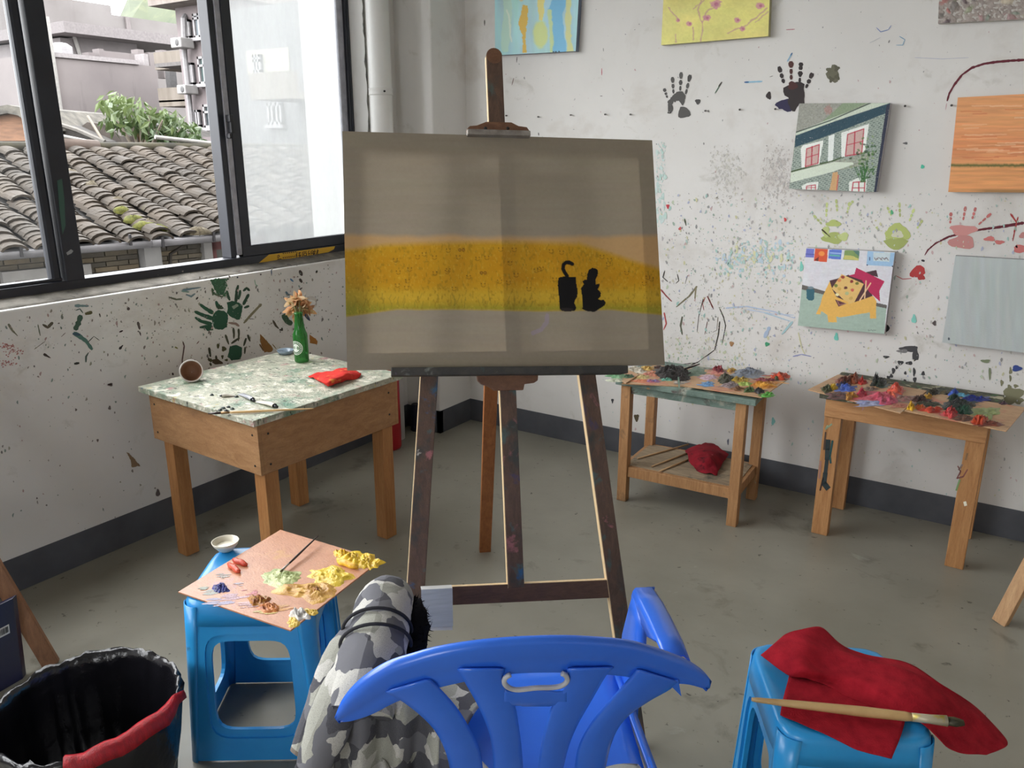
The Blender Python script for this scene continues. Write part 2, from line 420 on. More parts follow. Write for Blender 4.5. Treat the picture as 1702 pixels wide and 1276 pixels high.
# latch on the stile
yl = wy(368)
m = MB()
for u, v, h, w_ in ((384, 197, .03, .02), (386, 211, .05, .018), (383, 226, .02, .012)):
    p = Xp(u-5, v, FX); m.box((FX+.012, p[1], p[2]), (1, 0, 0), (0, 1, 0), (0, 0, 1), .012, w_/2, h/2)
m.build('latch', pm('black_latch', C(18, 18, 24), rough=.35), win, bevel=.003)
# green and white paint dabs on the mullion
m = MB()
for pts, c in ((((95, 300), (103, 297), (107, 330), (109, 375), (104, 390), (99, 350)), C(62, 92, 82)), (((110, 420), (118, 414), (122, 417), (119, 421), (112, 424)), C(150, 152, 155))):
    m.ngon([Xp(u, v, FX+.0095) for u, v in pts], c)
m.build('paint_dab', vcol('dab_paint', .6), win, colors=True)
# yellow supplier sticker with dark print on the bottom rail
q = [(428, 437), (446, 424), (560, 408), (557, 413), (545, 418), (470, 431)]
q = [(430, 437), (447, 423), (557, 409), (555, 414), (546, 419), (448, 436)]
xs = FX+.0045
st = MB(); st.ngon([Xp(u, v, xs) for u, v in q], C(214, 168, 40)); sto = st.build('sticker', vcol('sticker_print', .5), win, colors=True)
ink = MB()
def inkstroke(u0, v0, u1, v1, w=1.0):
    d = nrm((u1-u0, v1-v0)); n = np.array((-d[1], d[0]))*w/2
    ink.ngon([Xp(*(np.array(p)+s_*n), xs+.0008) for p, s_ in (((u0, v0), 1), ((u1, v1), 1), ((u1, v1), -1), ((u0, v0), -1))], C(60, 34, 20))
base = lambda u: 409+(557-u)*.127
def glyph(u, strokes, s=1.0):
    for a, b_, c_, d_ in strokes: inkstroke(u+a*s, base(u)+b_*s, u+c_*s, base(u)+d_*s, 1.15)
glyph(492, ((2, 2, 0, 7), (1.2, 5, 1.2, 12), (4, 3.5, 8.5, 2.5), (6, 1.5, 5, 12), (4, 7, 8.5, 6.5), (7.5, 7, 7, 12)))            # the four large characters
glyph(502, ((1, 3, 8, 2), (1, 3, 1, 12), (3, 5, 7.5, 4.4), (3, 5, 3, 9), (7.5, 4.5, 7.5, 9), (3, 9, 7.5, 8.5), (1.5, 11.5, 8, 10.6)))
glyph(512, ((2, 1.5, 0, 5), (1.6, 5, 1.6, 12), (0, 7, 3.4, 6.5), (5, 2.5, 5, 11.5), (5, 2.5, 8.6, 2), (8.6, 2, 8.6, 11), (5.6, 6, 8, 5.6)))
glyph(521, ((2, 1, 2, 12), (0, 4.5, 4, 4), (2, 6, 0, 9.5), (7, .5, 7, 11.5), (5, 3.6, 9, 3), (6.8, 4, 4.6, 9)))
glyph(461, ((0, 3, 2, 2), (2, 2, 3, 4), (3, 4, 1, 6), (1, 6, 0, 4)), 1.2)
for i in range(7): inkstroke(470+i*3.4, base(470)+1.2-i*.43, 472+i*3.4, base(470)+1-i*.43, 1.6)
for i in range(8): inkstroke(470+i*3.2, base(470)+8.2-i*.41, 471.8+i*3.2, base(470)+8-i*.41, 2.0)
inkstroke(461, base(461)+9.5, 468, base(461)+9, 1.4)
ink.build('lettering', vcol('sticker_print', .5), win, colors=True)

# ------------------------------------------------------------------ drain pipe in the corner
pc = Xp(630.5, 100, -2.757); PR = .0535
t = thing('drain_pipe', 'white plastic drain pipe standing in the corner right of the window', 'pipe', (-2.757, pc[1], 0))
M_PVC = pm('white_pvc', (.80, .79, .77, 1), (.74, .73, .70, 1), rough=.4, scale=5)
m = MB(); m.lathe([(PR, 0), (PR, CEIL)], (-2.757, pc[1], 0), 32); m.build('pipe', M_PVC, t, smooth=True)
zc = float(Xp(632, 151, -2.71)[2])
m = MB(); m.lathe([(PR+.001, -.016), (PR+.005, -.014), (PR+.003, -.009), (PR+.003, .009), (PR+.005, .014), (PR+.001, .016)], (-2.757, pc[1], zc), 32); cl = m.build('clamp', M_PVC, t, smooth=True)
m = MB(); d = nrm((.75, -.75, 0)); m.tube([np.array((-2.757, pc[1], zc))+np.array((.86, -.5, 0))*(PR+.002), np.array((-2.757, pc[1], zc))+np.array((.86, -.5, 0))*(PR+.008)], .005, 8)
m.build('clamp_screw', pm('dark_screw', C(40, 38, 36), rough=.5), cl)

# nails and plugs in a row along the back wall
M_NAIL = pm('nail_metal', C(70, 66, 64), rough=.4, metal=.6)
for i, (u, v) in enumerate(((843, 192), (896, 194), (950, 191), (1007, 190), (1049, 190), (1112, 187), (1173, 184), (1230, 182), (1289, 181), (1504, 176), (1581, 175))):
    p = Yp(u, v, BY); t = thing('wall_nail', '%s nail from the pillar in the row of nails across the back wall' % ('first', 'second', 'third', 'fourth', 'fifth', 'sixth', 'seventh', 'eighth', 'ninth', 'tenth', 'eleventh')[i], 'nail', p, 'nails in a row on the back wall')
    m = MB(); m.lathe([(.0001, 0), (.0045, .0005), (.0045, .001), (.0001, .0012)], p+np.array((0, -.0005, 0)), 8, (0, -1, 0)); m.build('plug', pm('plug_plaster', C(205, 202, 198), rough=.9), t)
    m = MB(); m.tube([p+np.array((0, .002, 0)), p+np.array((.003, -.014, -.001))], .0022, 6); m.lathe([(.0042, 0), (.0042, .0015)], p+np.array((.003, -.0145, -.001)), 8, (0, -1, 0)); m.build('shank', M_NAIL, t)
def C_(r,g,b): return C(r,g,b,.32)
# ================================================================== OUTSIDE THE WINDOW
GZ = -3.3
m = MB(); m.aabb(-140, WX-.2, -90, 140, GZ-.2, GZ); struct(m.build('ground', pm('street_concrete', C_(120, 118, 112), rough=.9, scale=1.2, coords='World')))
# white wing of the own building just right of the window
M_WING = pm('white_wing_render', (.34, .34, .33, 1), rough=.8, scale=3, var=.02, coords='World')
m = MB(); m.aabb(-3.535, WX-.2, 3.3, 4.3, GZ, 5.5); struct(m.build('wall_wing', M_WING))

# own building: unseen storeys above added to block sky over the alley; storey below, side facades
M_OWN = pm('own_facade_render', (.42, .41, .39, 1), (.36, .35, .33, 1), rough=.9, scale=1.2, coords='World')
m = MB(); m.aabb(WX-.22, 6.0, RY-.2, 10, CEIL+.13, 10.0); struct(m.build('wall_sky_block_storeys', M_OWN))
m = MB(); m.aabb(WX-.22, 6.0, -9, 10, GZ, -.13); struct(m.build('wall_lower_storey', M_OWN))
m = MB(); m.aabb(WX-.22, WX, -9, RY-.21, -.13, CEIL+.13); m.aabb(WX-.22, 6.0, BY+.21, 10, -.13, CEIL+.13); struct(m.build('wall_own_facade', M_OWN))
# ---- the tiled house across the alley
EZ = .85
E0 = Zp(0, 413, EZ); E1 = Zp(390, 383, EZ)
ed = nrm(E1-E0); eb = np.array([-ed[1], ed[0], 0])        # along the eave / away from us
if eb[0] > 0: eb = -eb
SL = math.radians(13.5); su = eb*math.cos(SL)+np.array([0, 0, 1])*math.sin(SL)      # up the slope
sn = np.cross(ed, su); sn = sn if sn[2] > 0 else -sn
RL = 2.8
house = thing('tiled_house', 'old grey brick house with a mossy clay tile roof across the alley', 'house', E0+eb*2-np.array((0, 0, EZ-GZ)))
M_TILE = pm('weathered_clay_tile', C_(106, 91, 74), C_(70, 60, 48), rough=.9, scale=2.6, coords='World', bump=.3, bscale=40,
            stains=((C_(74, 66, 58), 7, .56, .72), (C_(168, 160, 150), 11, .63, .74), (C_(112, 110, 58), 3.2, .66, .78)))
# roof deck
def R(a, s_, h=0.0): return E0+ed*a+su*s_+sn*h
m = MB(); A0, A1 = -5.2, 7.5
m.prism([R(A0, .02, -.03), R(A1, .02, -.03), R(A1, RL, -.03), R(A0, RL, -.03)], -sn*.03); m.build('roof_deck', pm('roof_underlay', C_(44, 40, 36), rough=.95, scale=12), house)
back_s = eb*math.cos(SL)-np.array([0, 0, 1])*math.sin(SL)
m = MB(); rr = R(0, RL)-E0
m.prism([R(A0, RL, -.02), R(A1, RL, -.02), R(A1, RL, -.02)+back_s*2.2, R(A0, RL, -.02)+back_s*2.2], (0, 0, -.08)); m.build('rear_roof', M_TILE, house)
# curved tiles: columns of overlapping covers, every tile its own piece where it shows largest
PITCH_T, STEP = .21, .088
tw, tl = .088, .20
def tile_mesh():
    o = []; n = 6
    for (s0, h0) in ((0.0, .022), (tl, .0)):
        for k in range(n+1):
            th = math.pi*(.06+.88*k/n); o.append((math.cos(th)*tw, s0, math.sin(th)*tw*.62+h0))
    for k in range(n+1):
        th = math.pi*(.06+.88*k/n); o.append((math.cos(th)*tw*.84, 0.0, math.sin(th)*tw*.62*.80+.016))
    f = [(k, k+1, n+1+k+1, n+1+k) for k in range(n)]+[(2*(n+1)+k, 2*(n+1)+k+1, k+1, k) for k in range(n)]
    me = bpy.data.meshes.new('roof_tile'); me.from_pydata(o, [], f); me.update(); me.materials.append(M_TILE)
    return me, np.array(o), f
tme, tv, tf = tile_mesh()
spots = []
nc = int((A1-A0)/PITCH_T); nr = int((RL-.05)/STEP)
def seen(p):
    q = p-CAM; w_ = q@_fw; return 851+FPX*(q@_rt)/w_, 638-FPX*(q@_up)/w_, w_
for c_ in range(nc):
    wob = RNG.uniform(-.012, .012)
    for r_ in range(nr):
        a = A0+c_*PITCH_T+wob+RNG.uniform(-.008, .008)+.02*math.sin(r_*.3+c_)
        s_ = -.1+r_*STEP+RNG.uniform(-.012, .012); h = RNG.uniform(-.004, .01)+(.02 if RNG.random() < .03 else 0)
        yaw = RNG.uniform(-.07, .07)+(RNG.uniform(-.35, .35) if RNG.random() < .04 else 0)
        p = R(a, s_, h-.02); u, v, w_ = seen(p)
        vis = (-20 < u < 40 or 68+v*.148 < u < 395) and v < 430
        if u < -160 or u > 900: continue
        spots.append((0 if vis else 1, w_, p, yaw))
spots.sort(key=lambda k: (k[0], k[1]))
stuff = MB()
for i, (nv, w_, p, yaw) in enumerate(spots):
    ax = ed*math.cos(yaw)+su*math.sin(yaw); ay = -ed*math.sin(yaw)+su*math.cos(yaw)
    if i < 300:
        o = bpy.data.objects.new('roof_tile', tme); COL.objects.link(o); o.parent = house
        l = p-np.array(house.location)
        o.matrix_local = Matrix(((ax[0], ay[0], sn[0], l[0]), (ax[1], ay[1], sn[1], l[1]), (ax[2], ay[2], sn[2], l[2]), (0, 0, 0, 1)))
    else:
        stuff.add([p+ax*x+ay*y+sn*z for x, y, z in tv], tf)
o = stuff.build('roof_tiles_far', M_TILE, house, fix=False); o['kind'] = 'stuff'
# moss cushions and fallen leaf litter on the roof
M_MOSS = pm('yellow_moss', C_(150, 150, 58), C_(96, 100, 40), rough=1, scale=30, bump=.6, bscale=90, coords='World')
def lump(m, c, ax, ay, az, rx, ry, rz, seed, n=10, k=5, amp=.35):
    P = []
    for i in range(k+1):
        ph = (math.pi/2)*i/k; row = []
        for j in range(n+1):
            th = 2*math.pi*j/n; w = 1+amp*float(fbm(math.cos(th)*1.3+i*.4, math.sin(th)*1.3+seed*3.1, seed))
            row.append(np.asarray(c)+np.asarray(ax)*math.cos(th)*math.cos(ph)*rx*w+np.asarray(ay)*math.sin(th)*math.cos(ph)*ry*w+np.asarray(az)*math.sin(ph)*rz*w)
        P.append(row)
    m.grid(P)
for i, (u, v, a, b_) in enumerate(((203, 347, .12, .05), (222, 362, .16, .05), (240, 372, .2, .05), (262, 377, .17, .04), (250, 368, .1, .05), (120, 285, .1, .06), (330, 382, .2, .04), (150, 305, .13, .06), (195, 330, .12, .05), (360, 300, .12, .04))):
    p = Lp(u, v, R(0, 0, .05), sn); m = MB(); lump(m, p-sn*.03, ed, su, sn, a*.5, b_*1.2, .05, i+3); m.build('moss_clump', M_MOSS if i in (0, 1, 2, 3) else pm('dry_leaf_litter', C_(150, 138, 112), C_(104, 92, 72), rough=1, scale=40, bump=.7, bscale=80), house, smooth=True)
# ridge: mortar bed, brown clay cap and a pale green sheet laid on it
m = MB(); m.tube([R(A0, RL, .0), R(A1, RL, .0)], .07, 10, flat=.8); m.build('ridge_cap', pm('mossy_ridge', C_(96, 88, 60), C_(66, 62, 50), rough=1, scale=6, coords='World', bump=.5), house, smooth=True)
rp = lambda u, v: Lp(u, v, R(0, RL, 0), -eb)
m = MB(); m.tube([rp(98, 243), rp(163, 247)], .085, 12); m.build('clay_ridge_pipe', pm('brown_clay', C_(120, 98, 84), rough=.8, scale=10), house, smooth=True)
m = MB(); a, b_, c_, d_ = rp(153, 238), rp(238, 240), rp(232, 249), rp(160, 249); m.prism([a, b_, c_, d_], eb*.25); m.build('pale_green_sheet', pm('pale_green_sheet', C_(178, 196, 184), rough=.6, scale=6), house)
for (p, q) in (((72, 224), (176, 245)), ((258, 231), (358, 242))):
    m = MB(); m.tube([rp(*p)+np.array((0, 0, .02)), rp(*q)+np.array((0, 0, .02))], .022, 8); m.build('white_pole', pm('white_pole', C_(214, 210, 204), rough=.6), house)
# gutter with brackets
m = MB()
for (u0, v0, u1, v1) in ((-160, 437, 247, 393.5), (244, 398.5, 420, 384)):
    a, b_ = Lp(u0, v0, E0-eb*.03, -eb), Lp(u1, v1, E0-eb*.03, -eb)
    a[2] = b_[2] = (a[2]+b_[2])/2 if u0 < 0 else a[2]
    n = 8
    P = [[q+eb*.06*math.cos(math.pi*k/n)+np.array((0, 0, -.06*math.sin(math.pi*k/n))) for k in range(n+1)] for q in (a, b_)]
    g = MB(); g.grid(P); g.build('gutter', pm('grey_white_gutter', C_(206, 202, 206), C_(176, 174, 178), rough=.5, scale=6, coords='World'), house, smooth=True, solid=.012)
for u, v in ((34, 412), (216, 394), (270, 398), (355, 389)):
    p = Lp(u, v, E0-eb*.095, -eb); m = MB(); m.box(p+np.array((0, 0, -.02)), ed, eb, (0, 0, 1), .008, .01, .04); m.build('gutter_bracket', pm('dark_bracket', C_(70, 66, 70), rough=.6), house)
# facade under the eave: mortar wall, every brick of the visible strip, white pilaster, red timber windows
WO = eb*.12
def W(u, v, off=0.0): return Lp(u, v, E0+WO-eb*off, -eb)
m = MB(); a, b_ = E0+WO+ed*A0, E0+WO+ed*A1
m.prism([(a[0], a[1], GZ), (b_[0], b_[1], GZ), (b_[0], b_[1], EZ+.02), (a[0], a[1], EZ+.02)], eb*3.3); m.build('house_body', pm('brick_mortar', C_(168, 160, 144), C_(140, 132, 118), rough=.95, scale=10, coords='World'), house)
M_BR = [pm('old_brick_%s' % n, C_(*c), C_(*[int(x*.84) for x in c]), rough=.95, scale=14, coords='World') for n, c in (('tan', (158, 146, 126)), ('grey', (132, 124, 112)), ('dark', (104, 94, 88)), ('ochre', (176, 158, 130)))]
wz = np.array([0, 0, 1.])
def brick_me(name, mt):
    me = bpy.data.meshes.new(name); b = MB(); b.box((0, 0, 0), (1, 0, 0), (0, 1, 0), (0, 0, 1), .08, .014, .0155); me.from_pydata(b.v, [], b.f); me.materials.append(mt); return me
bmes = [brick_me('brick', k) for k in M_BR]
def acoord(p): return float((p-E0)@ed)
spans = [(acoord(W(-90, 470)), acoord(W(97, 440))), (acoord(W(138, 440)), acoord(W(228, 420))), (acoord(W(257, 420)), acoord(W(337, 420)))]
zb0 = float(W(140, 475)[2])-.12
win_boxes = [(acoord(W(6, 455)), acoord(W(130, 440)), -9, float(W(20, 464)[2])+.05)]
nb = 0
for (s0, s1) in ((acoord(W(-60, 470)), acoord(W(226, 420))), (acoord(W(259, 420)), acoord(W(335, 420)))):
    z = zb0; row = 0
    while z < EZ-.03:
        a = s0-(0.084 if row % 2 else 0)
        while a < s1:
            lo, hi = max(a, s0), min(a+.16, s1)
            inwin = any(lo < x1 and hi > x0 and z > y0 and z-.02 < y1 for x0, x1, y0, y1 in win_boxes)
            if hi-lo > .06 and not inwin and nb < 298:
                r_ = RNG.random(); k = 0 if r_ < .42 else 1 if r_ < .7 else 2 if r_ < .88 else 3
                if z > EZ-.25: k = 0 if r_ < .45 else 1 if r_ < .75 else 3
                o = bpy.data.objects.new('brick', bmes[k]); COL.objects.link(o); o.parent = house
                l = E0+WO+ed*((lo+hi)/2)-eb*(.004+.004*RNG.random())-np.array(house.location); zz = z-float(house.location[2])
                sx = (hi-lo)/.16
                o.matrix_local = Matrix(((ed[0]*sx, eb[0], 0, l[0]), (ed[1]*sx, eb[1], 0, l[1]), (0, 0, 1, zz), (0, 0, 0, 1))); nb += 1
            a += .168
        z += .038; row += 1
m = MB(); a, b_ = acoord(W(229, 420)), acoord(W(257, 420)); p = E0+WO+ed*((a+b_)/2)-eb*.04
m.aabb(0, 0, 0, 0, 0, 0) if False else m.box((p[0], p[1], (GZ+EZ)/2), ed, eb, wz, (b_-a)/2, .08, (EZ-GZ)/2); m.build('pilaster', pm('white_pilaster', C_(200, 198, 196), rough=.8, scale=4), house)
M_RED = pm('faded_red_timber', C_(142, 74, 70), C_(118, 58, 56), rough=.7, scale=12, coords='World')
M_WHT = pm('white_window_surround', C_(212, 208, 204), rough=.8, scale=6)
M_PANE = pm('dull_pane', C_(120, 122, 112), C_(96, 100, 92), rough=.25, scale=5, coords='World')
def hwin(u0, v0, u1, v1, top_only=False, name='window'):
    a0, a1 = acoord(W(u0, v0)), acoord(W(u1, v1)); zt = float(W((u0+u1)/2, (v0+v1)/2)[2]); zb = zt-.95
    P = lambda a, z, off: E0+WO+ed*a-eb*off+np.array((0, 0, z-E0[2]))
    f = MB(); c = P((a0+a1)/2, (zt+zb)/2, .03)
    for (x0, x1, z0, z1) in ((a0-.07, a0, zb, zt+.07), (a1, a1+.07, zb, zt+.07), (a0, a1, zt, zt+.07)):
        f.box(P((x0+x1)/2, (z0+z1)/2, .02), ed, eb, wz, (x1-x0)/2, .05, (z1-z0)/2)
    w_ = f.build(name, M_WHT, house)
    f = MB()
    for (x0, x1, z0, z1) in ((a0, a0+.05, zb, zt), (a1-.05, a1, zb, zt), (a0, a1, zt-.11, zt), (a0, a1, zt-.55, zt-.47), ((a0+a1)/2-.02, (a0+a1)/2+.02, zb, zt)):
        f.box(P((x0+x1)/2, (z0+z1)/2, .01), ed, eb, wz, (x1-x0)/2, .03, (z1-z0)/2)
    f.build('red_sash', M_RED, w_)
    f = MB(); f.box(P((a0+a1)/2, (zt+zb)/2, .0), ed, eb, wz, (a1-a0)/2, .012, (zt-zb)/2); f.build('pane', M_PANE, w_)
hwin(20, 468, 130, 452); hwin(344, 394, 440, 384)
m = MB(); m.tube([W(309, 399, .02), W(309, 406, .02), W(283, 422, .02), W(283, 470, .02)], .014, 8); m.build('pipe', pm('dark_rust_pipe', C_(92, 82, 72), rough=.8), house)

# ---- brick gables and dark roofs right behind the ridge
M_OBR = pm('orange_brick_wall', C_(188, 140, 108), C_(150, 112, 88), rough=.95, scale=5, coords='World', stretch=(1, 1, 6))
M_DRK = pm('dark_old_tiles', C_(108, 102, 96), C_(78, 74, 72), rough=.95, scale=4, coords='World', bump=.6, bscale=12)
def slab(pts, dep, vec):   # polygon at a distance, given real thickness away from us
    m = MB(); m.prism([Dp(u, v, dep) for u, v in pts], vec); return m
away = nrm((_fw[0], _fw[1], 0))
g = thing('brick_gable', 'orange brick gable with a sagging dark tile roof behind the mossy ridge', 'house', (*Dp(235, 240, 12.5)[:2], GZ))
m = MB(); b0 = [Dp(u, v, 12.5) for u, v in ((200, 222), (232, 204), (285, 218), (300, 236))]; m.prism(b0+[np.array((b0[3][0], b0[3][1], GZ)), np.array((b0[0][0], b0[0][1], GZ))], away*1.0); m.build('gable_wall', M_OBR, g)
m = slab([(176, 226), (231, 200), (296, 216), (310, 226), (284, 221), (232, 206)], 12.3, away*1.4); m.build('gable_roof', M_DRK, g)
g = thing('old_tile_roof', 'low dark tile roof with pale ridge line below the grey concrete wall', 'roof', (*Dp(140, 230, 11.5)[:2], GZ))
m = slab([(88, 205), (110, 208), (172, 235), (172, 262), (88, 262)], 11.6, away*2); m.build('near_slope', M_DRK, g)
m = slab([(118, 222), (145, 203), (172, 206), (200, 226), (205, 250), (118, 250)], 12.0, away*2); m.build('far_slope', pm('dark_old_tiles_warm', C_(116, 104, 96), C_(86, 78, 72), rough=.95, scale=4, coords='World', bump=.5), g)
m = MB(); m.tube([Dp(86, 203, 11.5), Dp(128, 216, 11.5), Dp(174, 236, 11.5)], .035, 6); m.build('pale_ridge', pm('pale_ridge_mortar', C_(182, 176, 168), rough=.9), g)
g = thing('brick_gable', 'orange brick gable under a curved grey ridge at the left edge of the window view', 'house', (*Dp(10, 220, 11)[:2], GZ))
b0 = [Dp(u, v, 11.) for u, v in ((-60, 200), (-10, 188), (20, 186), (52, 208), (62, 234), (-60, 234))]
m = MB(); m.prism(b0, away*2.5); m.build('gable_wall', M_OBR, g)
m = slab([(-60, 188), (-10, 178), (12, 174), (32, 178), (60, 206), (62, 216), (30, 192), (12, 188), (-10, 192), (-60, 204)], 10.9, away*2.8); m.build('gable_roof', pm('pale_ridge_tiles', C_(150, 144, 132), C_(92, 88, 82), rough=.95, scale=7, coords='World', bump=.6), g)
m = MB(); m.tube([Dp(146, 193, 11.8), Dp(172, 236, 11.6)], .02, 6); tag(m.build('bamboo_pole', pm('pale_bamboo', C_(196, 182, 164), rough=.7)), 'thin pale bamboo pole slanting down to the roof ridge', 'pole')
m = MB(); m.tube([Dp(184, 206, 12.2), Dp(174, 240, 12)], .03, 6); tag(m.build('bamboo_pole', pm('pale_bamboo', C_(196, 182, 164), rough=.7)), 'short thick bamboo pole standing beside the orange brick gable', 'pole')

# ---- grey concrete building with a roof terrace
M_CON = pm('stained_concrete', C_(184, 174, 172), C_(160, 150, 150), rough=.95, scale=.6, coords='World', bump=.2, bscale=4, stains=((C_(128, 120, 118), 1.2, .60, .76, (1.5, 1.5, .25)),))
M_CON2 = pm('pale_concrete', C_(166, 160, 158), C_(146, 139, 137), rough=.95, scale=.6, coords='World', stains=((C_(142, 134, 132), 1.4, .60, .75, (1.5, 1.5, .2)),))
XB = -20.0
def bx(u0, v0, u1, v1, x): 
    a, b_ = Xp(u0, v0, x), Xp(u1, v1, x); return a, b_
g = thing('concrete_building', 'windowless grey concrete building with a flat roof terrace', 'building', (XB, Xp(170, 200, XB)[1], GZ))
y0, y1 = Xp(60, 150, XB)[1], Xp(264, 150, XB)[1]; zt = Xp(170, 102, XB)[2]
m = MB(); m.aabb(XB, XB-8, y0, y1, GZ, zt); m.build('side_wall', M_CON, g)
m = MB(); m.aabb(XB+.05, XB-.3, y0, y1-.5, zt, zt+.1); m.build('coping', pm('pale_coping', C_(214, 206, 206), rough=.8), g)
XT = -23.0
ya, yb_ = Xp(126, 80, XT)[1], Xp(228, 80, XT)[1]; za, zb_ = Xp(170, 104, XT)[2], Xp(170, 64, XT)[2]
m = MB(); m.aabb(XT, XT-4, ya, yb_, za-.5, zb_); m.build('terrace_room', pm('pale_render', C_(176, 168, 168), rough=.9, scale=2), g)
m = MB(); m.aabb(XT, XT-4, Xp(102, 80, XT)[1], ya, za-.5, zb_-.1); m.build('terrace_room_side', pm('pale_render', C_(176, 168, 168)), g)
ym = Xp(300, 80, XT)[1]
m = MB(); m.aabb(XT+.8, XT-4, Xp(84, 80, XT)[1], ym, zb_-.05, zb_+.22); m.build('terrace_roof', pm('light_slab', C_(176, 168, 168), rough=.9), g)
m = MB(); m.aabb(XT-1.2, XT-1.5, yb_, ym-.4, za-.5, zb_); m.build('terrace_recess', pm('shadowed_recess', C_(110, 104, 104), rough=.95, scale=3), g)
for u0, u1, vt in ((140, 150, 88), (158, 166, 82), (166, 222, 88), (222, 232, 83), (240, 250, 88), (262, 270, 84)):
    m = MB(); m.aabb(XT+2.2, XT+1.9, Xp(u0, 90, XT+2)[1], Xp(u1, 90, XT+2)[1], zt-.2, Xp((u0+u1)/2, vt, XT+2)[2]); m.build('parapet', M_CON, g)
m = MB(); m.aabb(XB, XB-.4, Xp(240, 100, XB)[1], Xp(247, 100, XB)[1], zt, zt+.28); m.build('corner_post', pm('pale_coping', C_(214, 206, 206)), g)
m = MB(); p = Xp(104, 98, XT+1.6); m.lathe([(.24, 0), (.26, .03), (.26, .42), (.15, .50), (.04, .52)], (p[0], p[1], zt-.02), 14); m.build('steel_water_tank', pm('white_steel', C_(214, 210, 212), rough=.4, scale=9, stretch=(1, 1, 6)), g)
m = MB(); p = Xp(127, 80, XT+.1); m.tube([(XT+.06, p[1], zb_), (XT+.06, p[1]+.12, za)], .05, 8); m.build('downpipe', pm('white_pole', C_(214, 210, 204)), g)
m = MB(); p = Xp(87, 90, XB+.1); m.tube([(XB+.1, p[1], GZ), (XB+.1, p[1], Xp(87, 30, XB)[2])], .05, 8); m.build('downpipe', pm('white_pole', C_(214, 210, 204)), g)
XU = -29.0
g = thing('tall_concrete_building', 'tall pale concrete wall stepping down in front of the green hill', 'building', (XU, Xp(150, 100, XU)[1], GZ))
m = MB(); m.aabb(XU, XU-6, Xp(40, 50, XU)[1], Xp(189, 50, XU)[1], GZ, Xp(150, 4, XU)[2]); m.build('upper_wall', M_CON2, g)
m = MB(); m.aabb(XU, XU-6, Xp(189, 50, XU)[1], Xp(330, 50, XU)[1], GZ, Xp(240, 32, XU)[2]); m.build('lower_wall', M_CON2, g)
m = MB(); m.aabb(XU+.08, XU, Xp(209, 50, XU)[1], Xp(216, 50, XU)[1], GZ, Xp(212, 29, XU)[2]); m.build('rib', M_CON, g)

# ---- apartment block with windows, air conditioners, balconies (goes on behind the hazy pane)
p0 = Dp(306, 100, 17.0); YC = float(p0[1])
M_APT = pm('pinkish_wall_tiles', C_(196, 182, 182), C_(172, 158, 160), rough=.85, scale=1.5, coords='World', stains=((C_(214, 206, 204), 2.5, .6, .75), (C_(136, 126, 124), 1.6, .62, .78, (1.5, 1.5, .3))))
apt = thing('apartment_block', 'pinkish tiled apartment block with white window frames and wall air conditioners', 'building', (p0[0]+1.2, YC, GZ))
Q = lambda u, v, off=0.0: Yp(u, v, YC-off)
xl, xr = Q(300, 100)[0], Q(372, 100)[0]; ztop = Q(330, 8)[2]
m = MB(); m.aabb(xl, xr+.6, YC, YC+7, GZ, ztop); m.build('wall', M_APT, apt)
m = MB(); m.aabb(xl-.25, xr+.7, YC-.45, YC+7, ztop, ztop+.38); m.build('cornice', pm('stained_cornice', C_(206, 194, 186), C_(170, 156, 146), rough=.9, scale=3, stretch=(2, 2, .5)), apt)
M_WF = pm('white_frames', C_(222, 218, 220), rough=.6); M_WG = pm('green_glass', C_(128, 152, 146), C_(96, 116, 116), rough=.2, scale=1.5, coords='World')
M_WP = pm('pale_glass', C_(196, 206, 214), C_(160, 172, 180), rough=.2, scale=1.2, coords='World')
M_CUR = pm('dark_glass', C_(92, 104, 108), C_(70, 80, 84), rough=.2, scale=2, coords='World')
def awin(u0, v0, u1, v1, glassm, par=None, YY=None, bars=(.5,), hb=.33):
    YY = YC if YY is None else YY; par = par or apt
    a, b_ = Yp(u0, v0, YY), Yp(u1, v1, YY); x0, x1, z1, z0 = a[0], b_[0], a[2], b_[2]
    f = MB(); t_ = .045
    for X0, X1, Z0, Z1 in [(x0, x0+t_, z0, z1), (x1-t_, x1, z0, z1), (x0, x1, z0, z0+t_), (x0, x1, z1-t_, z1)]+[(x0+(x1-x0)*k-t_/2, x0+(x1-x0)*k+t_/2, z0, z1) for k in bars]+([(x0, x1, z1-(z1-z0)*hb-t_/2, z1-(z1-z0)*hb+t_/2)] if hb else []):
        f.aabb(X0, X1, YY-.09, YY-.02, Z0, Z1)
    f.aabb(x0-.05, x1+.05, YY-.14, YY, z0-.06, z0)
    w_ = f.build('window', M_WF, par)
    f = MB(); f.aabb(x0, x1, YY-.05, YY-.03, z0, z1); f.build('pane', glassm, w_)
awin(310, 34, 322, 64, M_WP, hb=0, bars=(.55,)); awin(325, 24, 347, 62, M_WP, hb=.2)
awin(317, 105, 328, 141, M_WP, hb=0, bars=(.5,)); awin(333, 95, 357, 139, M_WG)
awin(325, 183, 338, 211, M_CUR, hb=0, bars=(.5,)); awin(342, 174, 365, 212, M_CUR)
awin(366, 20, 392, 62, M_WP, hb=.2); awin(374, 98, 400, 140, M_WG); awin(384, 180, 406, 216, M_WP)
M_AC = pm('white_ac_casing', C_(214, 210, 208), C_(190, 186, 184), rough=.5, scale=6)
